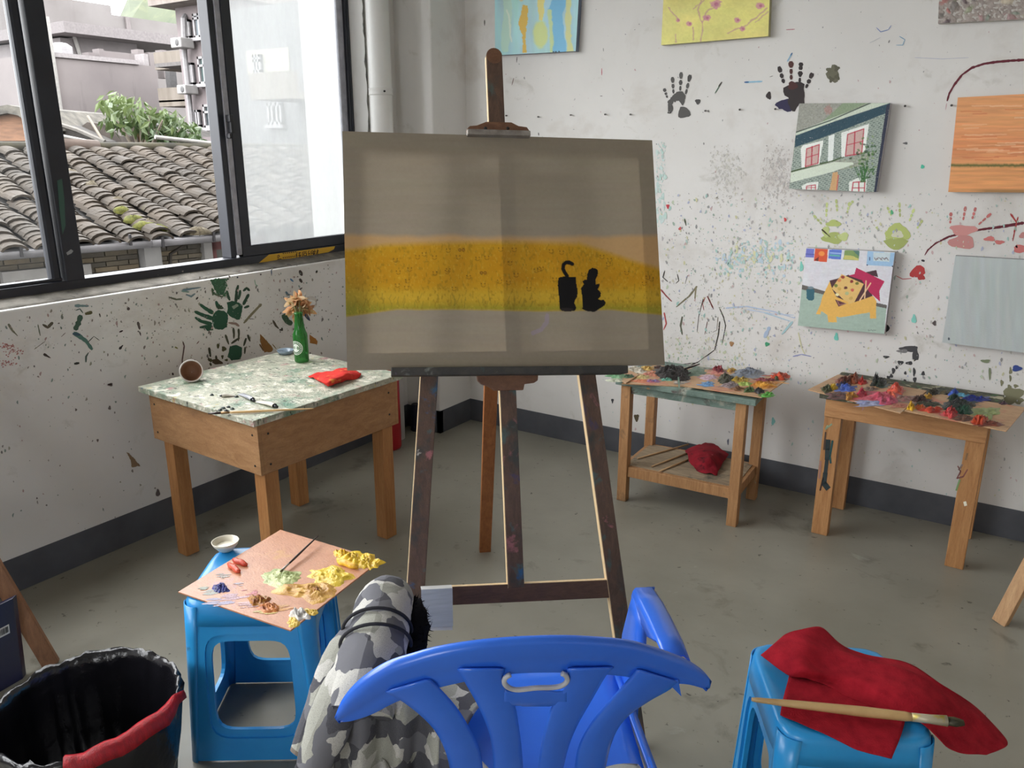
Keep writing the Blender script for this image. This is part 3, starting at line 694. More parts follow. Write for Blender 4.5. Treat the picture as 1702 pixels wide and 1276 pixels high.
for (u0, v0, u1, v1) in ((305, 66, 324, 81), (315, 143, 331, 157)):
    a, b_ = Q(u0, v0, .1), Q(u1, v1, .1)
    m = MB(); m.aabb(a[0], b_[0], YC-.42, YC-.1, b_[2], a[2]); ac = m.build('air_conditioner', M_AC, apt, bevel=.02)
    m = MB(); c = ((a+b_)/2); m.lathe([(.0, .01), (.03, .012), (.06, .005), (.065, .0)], (c[0]+.04, YC-.42, c[2]), 14, (0, -1, 0)); m.build('fan_grille', pm('dark_grille', C_(120, 118, 118), rough=.6), ac)
m = MB(); a = Q(305, 28, .12); m.tube([Q(308, 27, .0), Q(305, 31, .12), Q(307, 90, .12), np.array((Q(322, 205, .12)[0]-.15, YC-.12, GZ))], .06, 8); m.build('downpipe', M_WF, apt)
# lower wing with balconies between the concrete building and the block
bal = thing('balcony_block', 'stained concrete balconies between the concrete building and the apartment block', 'building', (Q(285, 150)[0], YC+.6, GZ))
x0, x1 = Yp(262, 150, YC+1.0)[0], Yp(318, 150, YC+1.0)[0]
m = MB(); m.aabb(x0, x1, YC+2.2, YC+6, GZ, Yp(290, 100, YC+2.2)[2]); m.build('wall', M_CON, bal)
M_BAL = pm('streaked_balcony', C_(190, 178, 166), C_(150, 138, 124), rough=.95, scale=2, coords='World', stretch=(1.5, 1.5, .3))
for (va, vb) in ((84, 106), (145, 169)):
    z1, z0 = Yp(290, va, YC+1.)[2], Yp(290, vb, YC+1.)[2]
    m = MB(); m.aabb(x0, x1, YC+1.0, YC+1.14, z0, z1); m.aabb(x0, x1, YC+1.0, YC+2.3, z0-.1, z0+.04); m.build('balcony', M_BAL, bal)
m = MB(); m.aabb(Yp(281, 130, YC+2.1)[0], Yp(288, 130, YC+2.1)[0], YC+2.0, YC+2.2, Yp(285, 150, YC+2.1)[2], Yp(285, 118, YC+2.1)[2]); m.build('door_leaf', pm('dark_grille', C_(120, 118, 118)), bal)
m = MB(); a, b_ = Yp(264, 108, YC+.6), Yp(312, 110, YC+.6); m.aabb(a[0], b_[0], YC+.5, YC+2.2, a[2]-.06, a[2]+.02); m.build('canopy', pm('grey_canopy', C_(150, 144, 142), rough=.8), bal)
# continuation seen through the dusty pane
YD = YC-1.0
a2 = thing('pale_apartment_wing', 'pale apartment wing with a cream balcony seen through the hazy pane', 'building', (Yp(440, 150, YD)[0], YD, GZ))
xl, xr = Yp(386, 100, YD)[0], Yp(560, 100, YD)[0]
m = MB(); m.aabb(xl, xr, YD, YD+6, GZ, Yp(430, 10, YD)[2]); m.build('wall', pm('grey_wing_wall', C_(170, 168, 170), C_(150, 148, 150), rough=.9, scale=1), a2)
b0, b1 = Yp(410, 85, YD), Yp(483, 120, YD)
m = MB(); m.aabb(b0[0], b1[0], YD-.02, YD, b1[2], b0[2]); m.build('cream_wall', pm('cream_wall', C_(236, 230, 206), rough=.8), a2)
b0, b1 = Yp(413, 122, YD-1), Yp(486, 152, YD-1)
m = MB(); m.aabb(b0[0], b1[0], YD-1, YD-.86, b1[2], b0[2]); m.aabb(b0[0], b1[0], YD-1, YD, b1[2]-.1, b1[2]); m.build('balcony', pm('streaked_balcony', C_(190, 178, 166)), a2)
awin(425, 92, 440, 121, M_CUR, a2, YD); awin(449, 172, 475, 207, M_CUR, a2, YD, bars=(.33, .66), hb=0)
# white block and dark block at the left edge of the view
XL = -42.0
g = thing('white_block', 'white apartment block sliver at the left edge of the window view', 'building', (XL, Xp(20, 100, XL)[1], GZ))
m = MB(); m.aabb(XL, XL-6, Xp(4, 60, XL)[1], Xp(38, 60, XL)[1], GZ, Xp(20, 24, XL)[2]); m.build('wall', pm('white_block_wall', C_(216, 210, 208), rough=.9, scale=2), g)
for v0, v1 in ((26, 55), (82, 108), (133, 146)):
    m = MB(); m.aabb(XL+.03, XL-.1, Xp(13+v0*.1, 60, XL)[1], Xp(20+v0*.1, 60, XL)[1], Xp(15, v1, XL)[2], Xp(15, v0, XL)[2]); m.build('window', M_WG, g)
g = thing('grey_block', 'dull violet grey building with long dark openings at far left', 'building', (XL+3, Xp(-20, 100, XL+3)[1], GZ))
m = MB(); m.aabb(XL+3, XL+.5, Xp(-220, 60, XL+3)[1], Xp(5, 60, XL+3)[1], GZ, Xp(0, 78, XL+3)[2]); m.build('wall', pm('violet_grey_wall', C_(150, 142, 150), rough=.9, scale=2), g)
m = MB(); m.aabb(XL+3.05, XL+2.5, Xp(-200, 60, XL+3)[1], Xp(2, 60, XL+3)[1], Xp(0, 132, XL+3)[2], Xp(0, 104, XL+3)[2]); m.build('window', pm('dim_violet_glass', C_(112, 110, 126), rough=.4), g)
m = MB(); m.aabb(XL+4.2, XL+3, Xp(-200, 60, XL+3)[1], Xp(18, 60, XL+3)[1], Xp(0, 148, XL+3)[2], Xp(0, 139, XL+3)[2]); m.build('ledge', M_CON, g)

# ---- green hill on the horizon
nu, nv = 60, 14; P = []
for i in range(nu):
    row = []; az = -1.25+.95*i/(nu-1)
    for j in range(nv):
        d = 70+j*6; h = 1.5+(16+5*math.sin(i*.33+1.2)+2.5*float(fbm(i*.5, j*.5, 2)))*math.sin(min(1, (j+1)/9)*math.pi/2)+1.6*float(fbm(i*1.7, j*1.7, 5))
        row.append((math.sin(az)*d, math.cos(az)*d, GZ+h*1.12))
    P.append(row)
m = MB(); m.grid(P)
o = m.build('hill', pm('wooded_hill_green', C_(126, 134, 104), C_(98, 110, 86), rough=1, scale=.25, coords='World', bump=1, bscale=.8, stains=((C_(142, 148, 110), .35, .55, .7),)), smooth=True); struct(o)

# ---- loquat tree rising behind the ridge
tree = thing('loquat_tree', 'leafy green tree with drooping glossy leaves behind the tiled roof', 'tree', (*Dp(250, 235, 11.2)[:2], GZ))
M_BARK = pm('pale_bark', C_(168, 154, 136), rough=.9, scale=20)
tb = Dp(236, 245, 11.2); br = MB()
br.tube([(tb[0], tb[1], GZ), tb], [.09, .06], 8)
ends = [(212, 185), (195, 200), (232, 195), (250, 178), (270, 200), (300, 215), (205, 165), (284, 190), (320, 222), (258, 215)]
for (u, v) in ends:
    e_ = Dp(u, v, 11.2+RNG.uniform(-.5, .5)); br.tube([tb+(0, 0, -.2), (tb+e_)/2+np.array((0, 0, -.12)), e_], [.035, .025, .012], 6)
br.build('branches', M_BARK, tree, smooth=True)
lf = MB(); M_LEAF = vcol('glossy_leaf', .45, translucent=.25)
clus = [(188, 162, 16), (205, 170, 18), (226, 175, 20), (215, 188, 20), (185, 195, 17), (200, 208, 16), (240, 190, 18), (232, 203, 16), (262, 190, 18), (255, 205, 18), (282, 195, 20), (300, 205, 20), (320, 215, 18), (275, 215, 18), (298, 225, 18), (325, 230, 16), (315, 236, 12), (268, 228, 12), (243, 215, 14), (175, 170, 10)]
for (u, v, rpx) in clus:
    for k in range(34):
        th = RNG.uniform(0, 2*math.pi); rr = rpx*math.sqrt(RNG.random()); c = Dp(u+rr*math.cos(th), v+rr*.8*math.sin(th), 11.2+RNG.normal()*.28)
        dirn = nrm((math.cos(th)*.6+RNG.normal()*.4, math.sin(th)*.6+RNG.normal()*.4, -.75+RNG.normal()*.35)); side = nrm(np.cross(dirn, RNG.normal(size=3)))
        L = RNG.uniform(.13, .2); wd = L*.19; nn = np.cross(dirn, side)
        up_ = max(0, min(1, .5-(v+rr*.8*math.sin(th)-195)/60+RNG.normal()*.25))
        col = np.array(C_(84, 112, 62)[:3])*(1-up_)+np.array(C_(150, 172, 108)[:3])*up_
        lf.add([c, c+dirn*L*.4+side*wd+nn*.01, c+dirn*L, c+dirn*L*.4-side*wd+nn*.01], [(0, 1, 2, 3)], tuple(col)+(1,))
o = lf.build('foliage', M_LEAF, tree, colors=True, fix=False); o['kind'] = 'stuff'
# ================================================================== PAINT MARKS ON THE WALLS
M_MARK = vcol('dried_paint_marks', .6)
class Marks:
    """flat paint left on a wall; shapes are given as photo pixels and laid on the wall plane"""
    def __init__(s, plane): s.plane = plane; s.m = MB(); s.k = 0
    def P(s, u, v):
        e = .0006+(s.k % 40)*.00004
        return Yp(u, v, BY-e) if s.plane == 'back' else Xp(u, v, WX+e)
    def poly(s, pts, col, wob=.5):
        s.k += 1; out = []
        n = len(pts)
        for i in range(n):
            a, b_ = np.array(pts[i], float), np.array(pts[(i+1) % n], float)
            L = np.hypot(*(b_-a)); k = max(1, int(L/2.2))
            for j in range(k): out.append(a+(b_-a)*j/k+RNG.normal(size=2)*wob*.5)
        s.m.ngon([s.P(*q) for q in out], col); return s
    def ell(s, u, v, ru, rv, col, rot=0.0, wob=.18, n=14):
        s.k += 1; c, d = math.cos(rot), math.sin(rot); pts = []
        ph = RNG.uniform(0, 6); 
        for j in range(n):
            th = 2*math.pi*j/n; w = 1+wob*math.sin(3*th+ph)+RNG.normal()*wob*.35
            x, y = math.cos(th)*ru*w, math.sin(th)*rv*w; pts.append((u+x*c-y*d, v+x*d+y*c))
        s.m.ngon([s.P(*q) for q in pts], col); return s
    def stroke(s, pts, w0, w1, col, wob=.12):
        s.k += 1; pts = [np.array(p, float) for p in pts]; fine = []
        for i in range(len(pts)-1):
            k = max(2, int(np.hypot(*(pts[i+1]-pts[i]))/3))
            for j in range(k): fine.append(pts[i]+(pts[i+1]-pts[i])*j/k)
        fine.append(pts[-1]); n = len(fine); L, Rr = [], []
        for i, p in enumerate(fine):
            t = nrm(fine[min(i+1, n-1)]-fine[max(i-1, 0)]+1e-9); nn = np.array((-t[1], t[0])); w = (w0+(w1-w0)*i/(n-1))/2*(1+RNG.normal()*wob)
            if i in (0, n-1): w *= .55
            L.append(p+nn*w); Rr.append(p-nn*w)
        for i in range(n-1):
            s.m.add([s.P(*L[i]), s.P(*L[i+1]), s.P(*Rr[i+1]), s.P(*Rr[i])], [(0, 1, 2, 3)], col)
        return s
    def build(s, name, label, parent, stuff=False):
        o = s.m.build(name, M_MARK, parent, colors=True, fix=False); o['label'] = label
        if stuff: o['kind'] = 'stuff'
        return o
def vary(c, a=.25): k = 1+RNG.uniform(-a, a); return (min(1, c[0]*k), min(1, c[1]*k), min(1, c[2]*k), 1)

# ---- back wall prints; f(x, y) maps a zoomed crop back to the photo
f1 = lambda x, y: (1080+x/2.736, y/2.736)
f2 = lambda x, y: (1080+x/2.736, 300+y/2.736)
def hand(mk, f, fingers, blobs, polys=(), col=(0, 0, 0, 1), w=12):
    for x0, y0, x1, y1 in fingers:
        a, b_ = np.array((x0, y0), float), np.array((x1, y1), float)
        for t0, t1, ww in ((0, .36, 1.0), (.42, .7, .85), (.74, 1.0, .7)):
            mk.stroke([f(*(a+(b_-a)*t0)), f(*(a+(b_-a)*t1))], w*ww/2.736*1.15, w*ww/2.736, vary(col, .2), .1)
    for x, y, rx, ry, c in blobs: mk.ell(*f(x, y), rx/2.736, ry/2.736, vary(c, .15), wob=.16, n=18)
    for pts, c in polys: mk.poly([f(*p) for p in pts], vary(c, .1), .8)
G1 = C(84, 82, 80)
mk = Marks('back'); hand(mk, f1, ((65, 402, 80, 445), (103, 350, 108, 425), (143, 328, 138, 412), (184, 340, 163, 428)), ((155, 512, 28, 26, G1), (93, 492, 12, 24, G1), (218, 462, 12, 12, G1), (112, 450, 10, 14, G1)),
     (([(80, 460), (100, 440), (122, 418), (150, 415), (162, 435), (158, 465), (150, 480), (132, 458), (110, 458), (98, 485), (86, 480)], G1),), G1, 16)
mk.build('handprint', 'dark grey handprint with four fingers below the yellow canvas', WB)
K2 = C(52, 44, 44); N2 = C(44, 40, 74)
mk = Marks('back'); hand(mk, f1, ((587, 302, 610, 378), (688, 284, 681, 378), (740, 332, 710, 400)), ((660, 418, 48, 46, K2), (618, 478, 42, 28, N2), (655, 470, 26, 32, K2), (541, 435, 12, 18, K2), (690, 450, 16, 40, K2)), (), K2, 20)
hand(mk, f1, ((642, 278, 643, 362),), ((650, 390, 22, 18, C(82, 44, 40)),), (), C(84, 48, 44), 19)
mk.build('handprint', 'dark brown and violet handprint above the house painting', WB)
mk = Marks('back'); mk.ell(*f1(835, 335), 10, 14, C(112, 110, 92), wob=.25)
for x, y in ((815, 320), (850, 310), (852, 350), (825, 360)): mk.ell(*f1(x, y), 4.2, 5, vary(C(104, 102, 84)), wob=.3)
mk.build('palm_print', 'small olive grey palm smudge right of the dark handprint', WB)
GR = C(176, 188, 112); GR2 = C(196, 208, 140)
mk = Marks('back'); hand(mk, f2, ((745, 158, 782, 198), (806, 100, 802, 165), (848, 85, 852, 140), (910, 98, 896, 150), (925, 92, 905, 118)), ((835, 195, 34, 15, GR), (830, 262, 46, 26, GR), (800, 232, 16, 26, GR2), (880, 255, 24, 18, GR2)), (), GR2, 13)
mk.stroke([f2(782, 222), f2(822, 258)], 3.6, .8, C(70, 66, 40)); mk.build('handprint', 'pale green handprint with a dark streak above the still life canvas', WB)
mk = Marks('back'); hand(mk, f2, ((1080, 120, 1098, 160), (1135, 100, 1138, 165), (1202, 128, 1180, 185), (1240, 180, 1215, 218), (1030, 210, 1042, 228)), ((1125, 238, 56, 40, GR), (1120, 285, 50, 26, GR), (1128, 245, 26, 16, C(214, 214, 190))), (), GR2, 13)
mk.ell(*f2(1100, 145), 2.5, 4, C(90, 180, 130)); mk.build('handprint', 'lime green handprint left of the red handprint', WB)
RD = C(214, 150, 146); RD2 = C(206, 120, 116)
mk = Marks('back'); hand(mk, f2, ((1370, 145, 1366, 195), (1436, 118, 1425, 180), (1482, 122, 1466, 175), (1552, 150, 1495, 200)), ((1425, 225, 62, 24, RD), (1420, 280, 58, 30, RD), (1545, 265, 26, 11, RD2), (1590, 280, 22, 9, RD2), (1690, 310, 38, 18, RD2), (1700, 250, 20, 14, RD)), (), RD2, 14)
mk.build('handprint', 'pale red handprint crossed by a dark red stroke', WB)
GB = C(70, 70, 72)
mk = Marks('back'); hand(mk, f2, (), ((1180, 765, 42, 14, GB), (1208, 790, 14, 34, GB), (1140, 828, 14, 10, GB), (1180, 830, 16, 8, GB), (1150, 775, 26, 8, C(120, 120, 120)), (1075, 802, 14, 6, GB), (1108, 865, 8, 14, GB), (1122, 850, 6, 8, GB), (1098, 888, 8, 9, GB), (1162, 875, 6, 8, GB), (1202, 870, 6, 20, GB), (1160, 912, 6, 10, GB), (1205, 905, 8, 12, GB), (1243, 877, 8, 10, GB), (1085, 895, 8, 8, GB)), (), GB)
mk.build('handprint', 'grey upside-down handprint above the table of the larger palettes', WB)
OL = C(140, 138, 110)
mk = Marks('back'); f5 = lambda x, y: (1330+x/4.575, 600+y/4.575)
for x, y, rx, ry in ((1620, 255, 75, 55), (1600, 300, 50, 30), (1660, 300, 40, 26), (1600, 75, 12, 26), (1598, 130, 9, 26), (1533, 165, 12, 24), (1590, 200, 16, 22), (1640, 190, 18, 14)): mk.ell(*f5(x, y), rx/4.575, ry/4.575, vary(OL, .12), wob=.2)
mk.build('handprint', 'olive palm print beside the right-hand end of the palettes', WB)
WI = C(104, 34, 48)
mk = Marks('back'); mk.stroke([f1(*p) for p in ((1352, 460), (1362, 425), (1385, 385), (1420, 340), (1465, 308), (1520, 290), (1580, 281), (1640, 276), (1705, 272))], 3.2, 4.6, WI); mk.stroke([f1(1350, 470), f1(1345, 500)], 1.2, .6, C(190, 140, 150))
mk.build('paint_arc', 'dark red curved brush stroke above the orange canvas', WB)
mk = Marks('back'); mk.stroke([f2(*p) for p in ((1250, 340), (1265, 315), (1300, 285), (1360, 255), (1430, 237), (1510, 222), (1600, 210), (1702, 192))], 2.2, 5.2, WI)
mk.stroke([f2(1640, 150), f2(1668, 190), f2(1650, 275)], 3.2, 1.5, C(176, 66, 66)); mk.stroke([f2(1675, 165), f2(1655, 235)], 2.4, 1.2, C(176, 66, 66))
mk.build('paint_arc', 'dark red rising brush stroke above the grey canvas', WB)
mk = Marks('back'); mk.ell(*f2(1218, 415), 14, 9, C(190, 66, 66), rot=-.5, wob=.1); mk.ell(*f2(1235, 440), 6, 5, C(176, 60, 60)); mk.stroke([f2(1118, 432), f2(1150, 448), f2(1190, 445)], 1.2, 1.6, C(200, 110, 110)); mk.stroke([f2(1235, 362), f2(1250, 366)], 4, 4, C(60, 56, 60))
mk.build('paint_blot', 'red oval paint blot right of the still life canvas', WB)
# brush scribbles right of the big canvas, blue dabs, strokes
mk = Marks('back'); DK = C(70, 66, 60)
for pts, w, c in ((((215, 480), (180, 525), (120, 575)), 3.4, C(126, 120, 96)), (((210, 480), (205, 540)), 3, C(140, 132, 104)), (((245, 530), (222, 620), (215, 690)), 1.4, DK), (((262, 525), (290, 585)), 2.8, C(120, 60, 56)), (((252, 530), (240, 560), (246, 590)), 1.6, C(150, 70, 66)),
                  (((315, 575), (335, 620), (345, 660), (330, 740)), 2.2, DK), (((318, 640), (312, 700), (295, 770), (252, 802)), 2.4, DK), (((262, 640), (250, 700)), 1.6, C(120, 90, 84)), (((310, 620), (305, 680), (285, 690)), 1.6, C(150, 144, 134)), (((148, 618), (140, 660), (148, 702)), 3.6, C(110, 112, 96)),
                  (((150, 835), (215, 828), (300, 765)), 1.3, DK), (((165, 850), (225, 822)), 2.2, DK), (((260, 812), (350, 818)), .8, C(140, 140, 140)), (((50, 495), (75, 525), (100, 550)), 3, C(150, 70, 70)), (((65, 600), (75, 650), (62, 680)), 2.6, C(190, 80, 80)), (((68, 410), (60, 440), (82, 460)), 2.2, DK), (((125, 425), (132, 455), (118, 468)), 1.8, DK), (((172, 430), (160, 470)), 1.2, C(120, 120, 120)), (((158, 175), (165, 205)), 3.4, C(90, 100, 80))):
    mk.stroke([f2(*p) for p in pts], w, w*.6, c)
for pts, w, c in ((((345, 580), (440, 572), (560, 595), (660, 625)), 2.6, C(186, 200, 222)), (((440, 585), (550, 605), (655, 612)), 2.2, C(196, 208, 226)), (((520, 600), (640, 640)), 2.4, C(180, 204, 220)), (((545, 665), (520, 715)), 7, C(174, 192, 216)), (((650, 640), (600, 700)), 4, C(170, 204, 210)), (((675, 690), (690, 760), (705, 790)), 2, C(214, 212, 170)), (((650, 800), (690, 790), (735, 800)), 2, C(150, 156, 200))): mk.stroke([f2(*p) for p in pts], w, w*.7, c)
for pts, w, c in ((((432, 374), (512, 370)), 3.2, C(150, 196, 220)), (((430, 374), (450, 373)), 3.4, C(50, 90, 150)), (((296, 425), (328, 372)), 1.6, C(90, 120, 100)), (((312, 395), (328, 372)), 2.4, DK), (((625, 280), (648, 240)), 2.4, C(140, 180, 206)), (((640, 252), (648, 240)), 2.2, C(60, 110, 160)),
                  (((1030, 125), (1050, 145), (1085, 135), (1098, 115)), 1.4, C(130, 150, 196)), (((1135, 165), (1160, 180), (1150, 205), (1120, 205)), 1.4, C(140, 176, 200)), (((1000, 195), (1050, 170)), .8, C(180, 184, 190)), (((1205, 262), (1330, 268), (1450, 262)), 1.0, C(190, 192, 206)), (((620, 135), (660, 133)), 1.6, C(186, 120, 130)), (((545, 350), (560, 345)), 1, DK)):
    mk.stroke([f1(*p) for p in pts], w, w*.8, c)
f3 = lambda x, y: (560+x/3.04, y/3.04)
for pts, w, c in ((((485, 15), (487, 38), (498, 68)), 1.6, C(136, 134, 130)), (((746, 100), (746, 130)), 2, C(110, 106, 100)), (((910, 288), (908, 315)), 1.6, DK), (((893, 395), (884, 430)), 1.4, C(130, 110, 104)), (((1338, 345), (1338, 380)), 1.6, C(196, 110, 120)), (((1346, 243), (1347, 260)), 1, DK), (((1018, 670), (1020, 685)), 2, DK), (((1330, 485), (1342, 485)), 1, DK), (((1440, 445), (1452, 462)), 1.2, C(150, 150, 150))):
    mk.stroke([f3(*p) for p in pts], w, w*.8, c)
mk.build('brush_marks', 'scattered brush strokes and scribbles on the white wall', WB, True)
# smudges (soft, built of many faint flecks) and the dense spatter
mk = Marks('back')
PAL = [C(150, 190, 180), C(120, 190, 176), C(176, 196, 150), C(196, 190, 160), C(120, 124, 120), C(96, 92, 92), C(196, 150, 150), C(150, 160, 200), C(200, 196, 120), C(110, 150, 120), C(170, 168, 160), C(160, 150, 146)]
def spat(n, u0, u1, v0, v1, r0, r1, dens=None, pal=PAL, tint=0.0):
    for _ in range(n):
        for _t in range(6):
            u, v = RNG.uniform(u0, u1), RNG.uniform(v0, v1)
            if dens is None or RNG.random() < dens(u, v): break
        else: continue
        r_ = r0+(r1-r0)*RNG.random()**3; c = pal[RNG.integers(len(pal))]
        if tint: c = tuple(x*(1-tint)+.78*tint for x in c[:3])+(1,)
        mk.ell(u, v, r_, r_*RNG.uniform(.5, 2.4), c, rot=RNG.uniform(-.5, .5), wob=.2, n=6)
spat(2600, 1092, 1702, 320, 640, .5, 2.0, lambda u, v: .25+.75*math.exp(-((u-1230)/170)**2-((v-470)/130)**2)+.3*math.exp(-((u-1400)/200)**2-((v-380)/60)**2), tint=.35)
spat(500, 1000, 1702, 600, 850, .5, 1.8, tint=.45)
spat(260, 830, 1702, 0, 330, .4, 1.4, None, [C(140, 140, 138), C(110, 106, 104), C(180, 180, 176), C(190, 150, 150)], tint=.25)
spat(120, 1090, 1106, 235, 380, .8, 3.4, lambda u, v: .6, [C(170, 214, 206), C(150, 206, 190), C(186, 220, 214)], .45)
spat(420, 1180, 1240, 240, 345, .5, 1.8, lambda u, v: math.exp(-((u-1208)/26)**2-((v-290)/40)**2), [C(176, 170, 150), C(190, 184, 150), C(150, 140, 120)], .6)
spat(560, 1265, 1325, 230, 340, .5, 1.8, lambda u, v: math.exp(-((u-1295)/24)**2-((v-290)/42)**2), [C(176, 156, 146), C(164, 150, 130), C(140, 130, 120)], .5)
spat(300, 1190, 1320, 395, 470, .8, 3.2, lambda u, v: math.exp(-((u-1250)/60)**2-((v-425)/26)**2), [C(170, 214, 214), C(186, 210, 226), C(160, 200, 190), C(214, 214, 160)], .2)
spat(300, 1095, 1240, 560, 640, .6, 2, None, [C(190, 200, 150), C(150, 190, 160), C(210, 206, 160)], .3)
for u, v, ru, rv, c in ((1110, 343, 2.5, 4, C(200, 60, 70)), (1130, 380, 2.4, 3, C(200, 90, 90)), (1305, 365, 2.2, 3.4, C(206, 80, 80)), (1275, 572, 4, 3.4, C(70, 160, 120)), (1390, 560, 3.4, 6.5, C(120, 206, 190)), (1332, 443, 2.6, 8, C(130, 206, 190)), (1216, 571, 3.6, 4, C(170, 130, 90)), (1553, 537, 3, 4, C(90, 80, 80)), (1533, 277, 3, 3.4, C(90, 200, 170)), (1505, 238, 4, 2, C(110, 110, 110)), (1474, 545, 4, 7, C(30, 30, 30)), (1519, 530, 4, 7, C(140, 214, 200)), (1638, 600, 8, 3, C(130, 140, 110)), (1690, 612, 8, 5, C(60, 80, 150)), (1645, 620, 2, 10, C(130, 140, 110)), (1164, 655, 3, 4.5, C(60, 66, 60)), (1168, 668, 4, 3, C(50, 48, 48)), (1058, 694, 4, 6, C(90, 80, 60)), (1018, 666, 2, 4, C(70, 70, 76)), (1210, 734, 1.4, 5, C(110, 112, 130)), (1285, 700, 3, 6, C(140, 200, 196))):
    mk.ell(u, v, ru, rv, c, wob=.2)
mk.build('paint_spatter', 'fine multicoloured paint spatter over the lower wall', WB, True)

# ---- left wall under the window
f8 = lambda x, y: (280+x/6.079, 440+y/6.079)
DG = C(38, 84, 62); DG2 = C(56, 78, 58)
def sp(mk, pts, w0, w1, c): mk.stroke([f8(*p) for p in pts], w0/6.079, w1/6.079, c, .1)
mk = Marks('left')
for p in (((315, 395), (365, 435), (455, 490)), ((262, 470), (340, 505), (450, 545)), ((268, 530), (330, 570), (440, 600)), ((315, 632), (380, 625), (450, 630)), ((480, 365), (492, 400), (520, 440))): sp(mk, p, 26, 44, vary(DG, .15))
mk.poly([f8(*p) for p in ((465, 480), (500, 455), (560, 465), (600, 500), (600, 570), (590, 630), (540, 655), (470, 650), (455, 620), (440, 560), (450, 510))], DG, .6)
mk.poly([f8(*p) for p in ((370, 640), (440, 620), (455, 660), (390, 666))], DG, .5); mk.poly([f8(*p) for p in ((490, 410), (540, 410), (560, 445), (500, 450))], DG2, .5)
mk.build('handprint', 'dark green handprint pointing left under the window', WL)
mk = Marks('left')
for p in (((592, 262), (600, 310), (620, 360)), ((705, 205), (690, 270), (680, 380)), ((725, 255), (720, 300), (705, 350)), ((812, 295), (785, 345), (755, 405)), ((755, 265), (790, 235), (822, 262)), ((765, 435), (815, 415))): sp(mk, p, 26, 30, vary(C(48, 80, 60), .2))
mk.poly([f8(*p) for p in ((590, 380), (640, 365), (700, 375), (748, 410), (745, 470), (722, 550), (690, 556), (620, 520), (590, 490), (600, 440))], DG, .6)
mk.poly([f8(*p) for p in ((640, 420), (690, 395), (712, 415), (660, 450))], C(150, 164, 146), .5)
mk.build('handprint', 'dark green handprint with raised fingers under the window', WL)
mk = Marks('left')
mk.poly([f8(*p) for p in ((420, 150), (570, 140), (590, 200), (560, 300), (500, 310), (450, 210))], C(62, 104, 76), .8)
for _ in range(46): mk.ell(*f8(RNG.uniform(420, 600), RNG.uniform(140, 310)), RNG.uniform(.8, 2.4), RNG.uniform(.8, 2.4), vary(C(66, 108, 80), .4), n=7)
sp(mk, ((440, 235), (450, 290), (545, 325), (560, 300)), 22, 12, C(96, 110, 86)); mk.build('palm_print', 'green smeared palm print right below the sill', WL)
mk = Marks('left')
for p in (((575, 705), (610, 805)), ((655, 635), (662, 700), (660, 745)), ((708, 645), (712, 700), (706, 770)), ((635, 795), (720, 735)), ((785, 740), (760, 820)), ((775, 830), (770, 900)), ((800, 705), (825, 775))): sp(mk, p, 24, 16, vary(C(70, 74, 56), .2))
mk.poly([f8(*p) for p in ((620, 825), (680, 808), (745, 835), (740, 910), (725, 955), (640, 965), (596, 930), (610, 880))], DG, .6)
mk.build('handprint', 'dark green handprint just above the table edge', WL)
mk = Marks('left')
for p in (((410, 835), (425, 930)), ((405, 940), (415, 975)), ((420, 990), (432, 1020)), ((480, 915), (485, 960))): sp(mk, p, 26, 22, vary(C(60, 60, 44), .2))
mk.poly([f8(*p) for p in ((445, 955), (500, 950), (552, 992), (540, 1003), (470, 1006), (440, 985))], C(76, 60, 40), .5)
for x, y, rx, ry in ((502, 820, 14, 26), (560, 850, 24, 26), (545, 930, 12, 20), (430, 965, 12, 20), (585, 962, 18, 12)): mk.ell(*f8(x, y), rx/6.079, ry/6.079, vary(C(80, 78, 46), .2))
mk.build('handprint', 'broken olive brown handprint left of the one above the table', WL)
mk = Marks('left')
mk.poly([f8(*p) for p in ((925, 700), (975, 745), (1060, 850), (1040, 880), (970, 885), (945, 845), (928, 780))], C(140, 98, 44), .8); sp(mk, ((920, 800), (960, 870)), 18, 10, C(110, 80, 44)); sp(mk, ((1050, 800), (1090, 850)), 10, 8, C(130, 110, 70))
mk.build('paint_blot', 'brown fan-shaped paint blot above the table', WL)
mk = Marks('left'); mk.poly([f8(*p) for p in ((1425, 705), (1470, 735), (1508, 770), (1500, 805), (1430, 790))], C(168, 112, 40), .6); mk.build('paint_blot', 'ochre paint blot behind the green bottle', WL)
mk = Marks('left')
fL = lambda x, y: (x/5.8, 420+y/5.8)
def sl(pts, w0, w1, c): mk.stroke([fL(*p) for p in pts], w0/5.8, w1/5.8, c, .12)
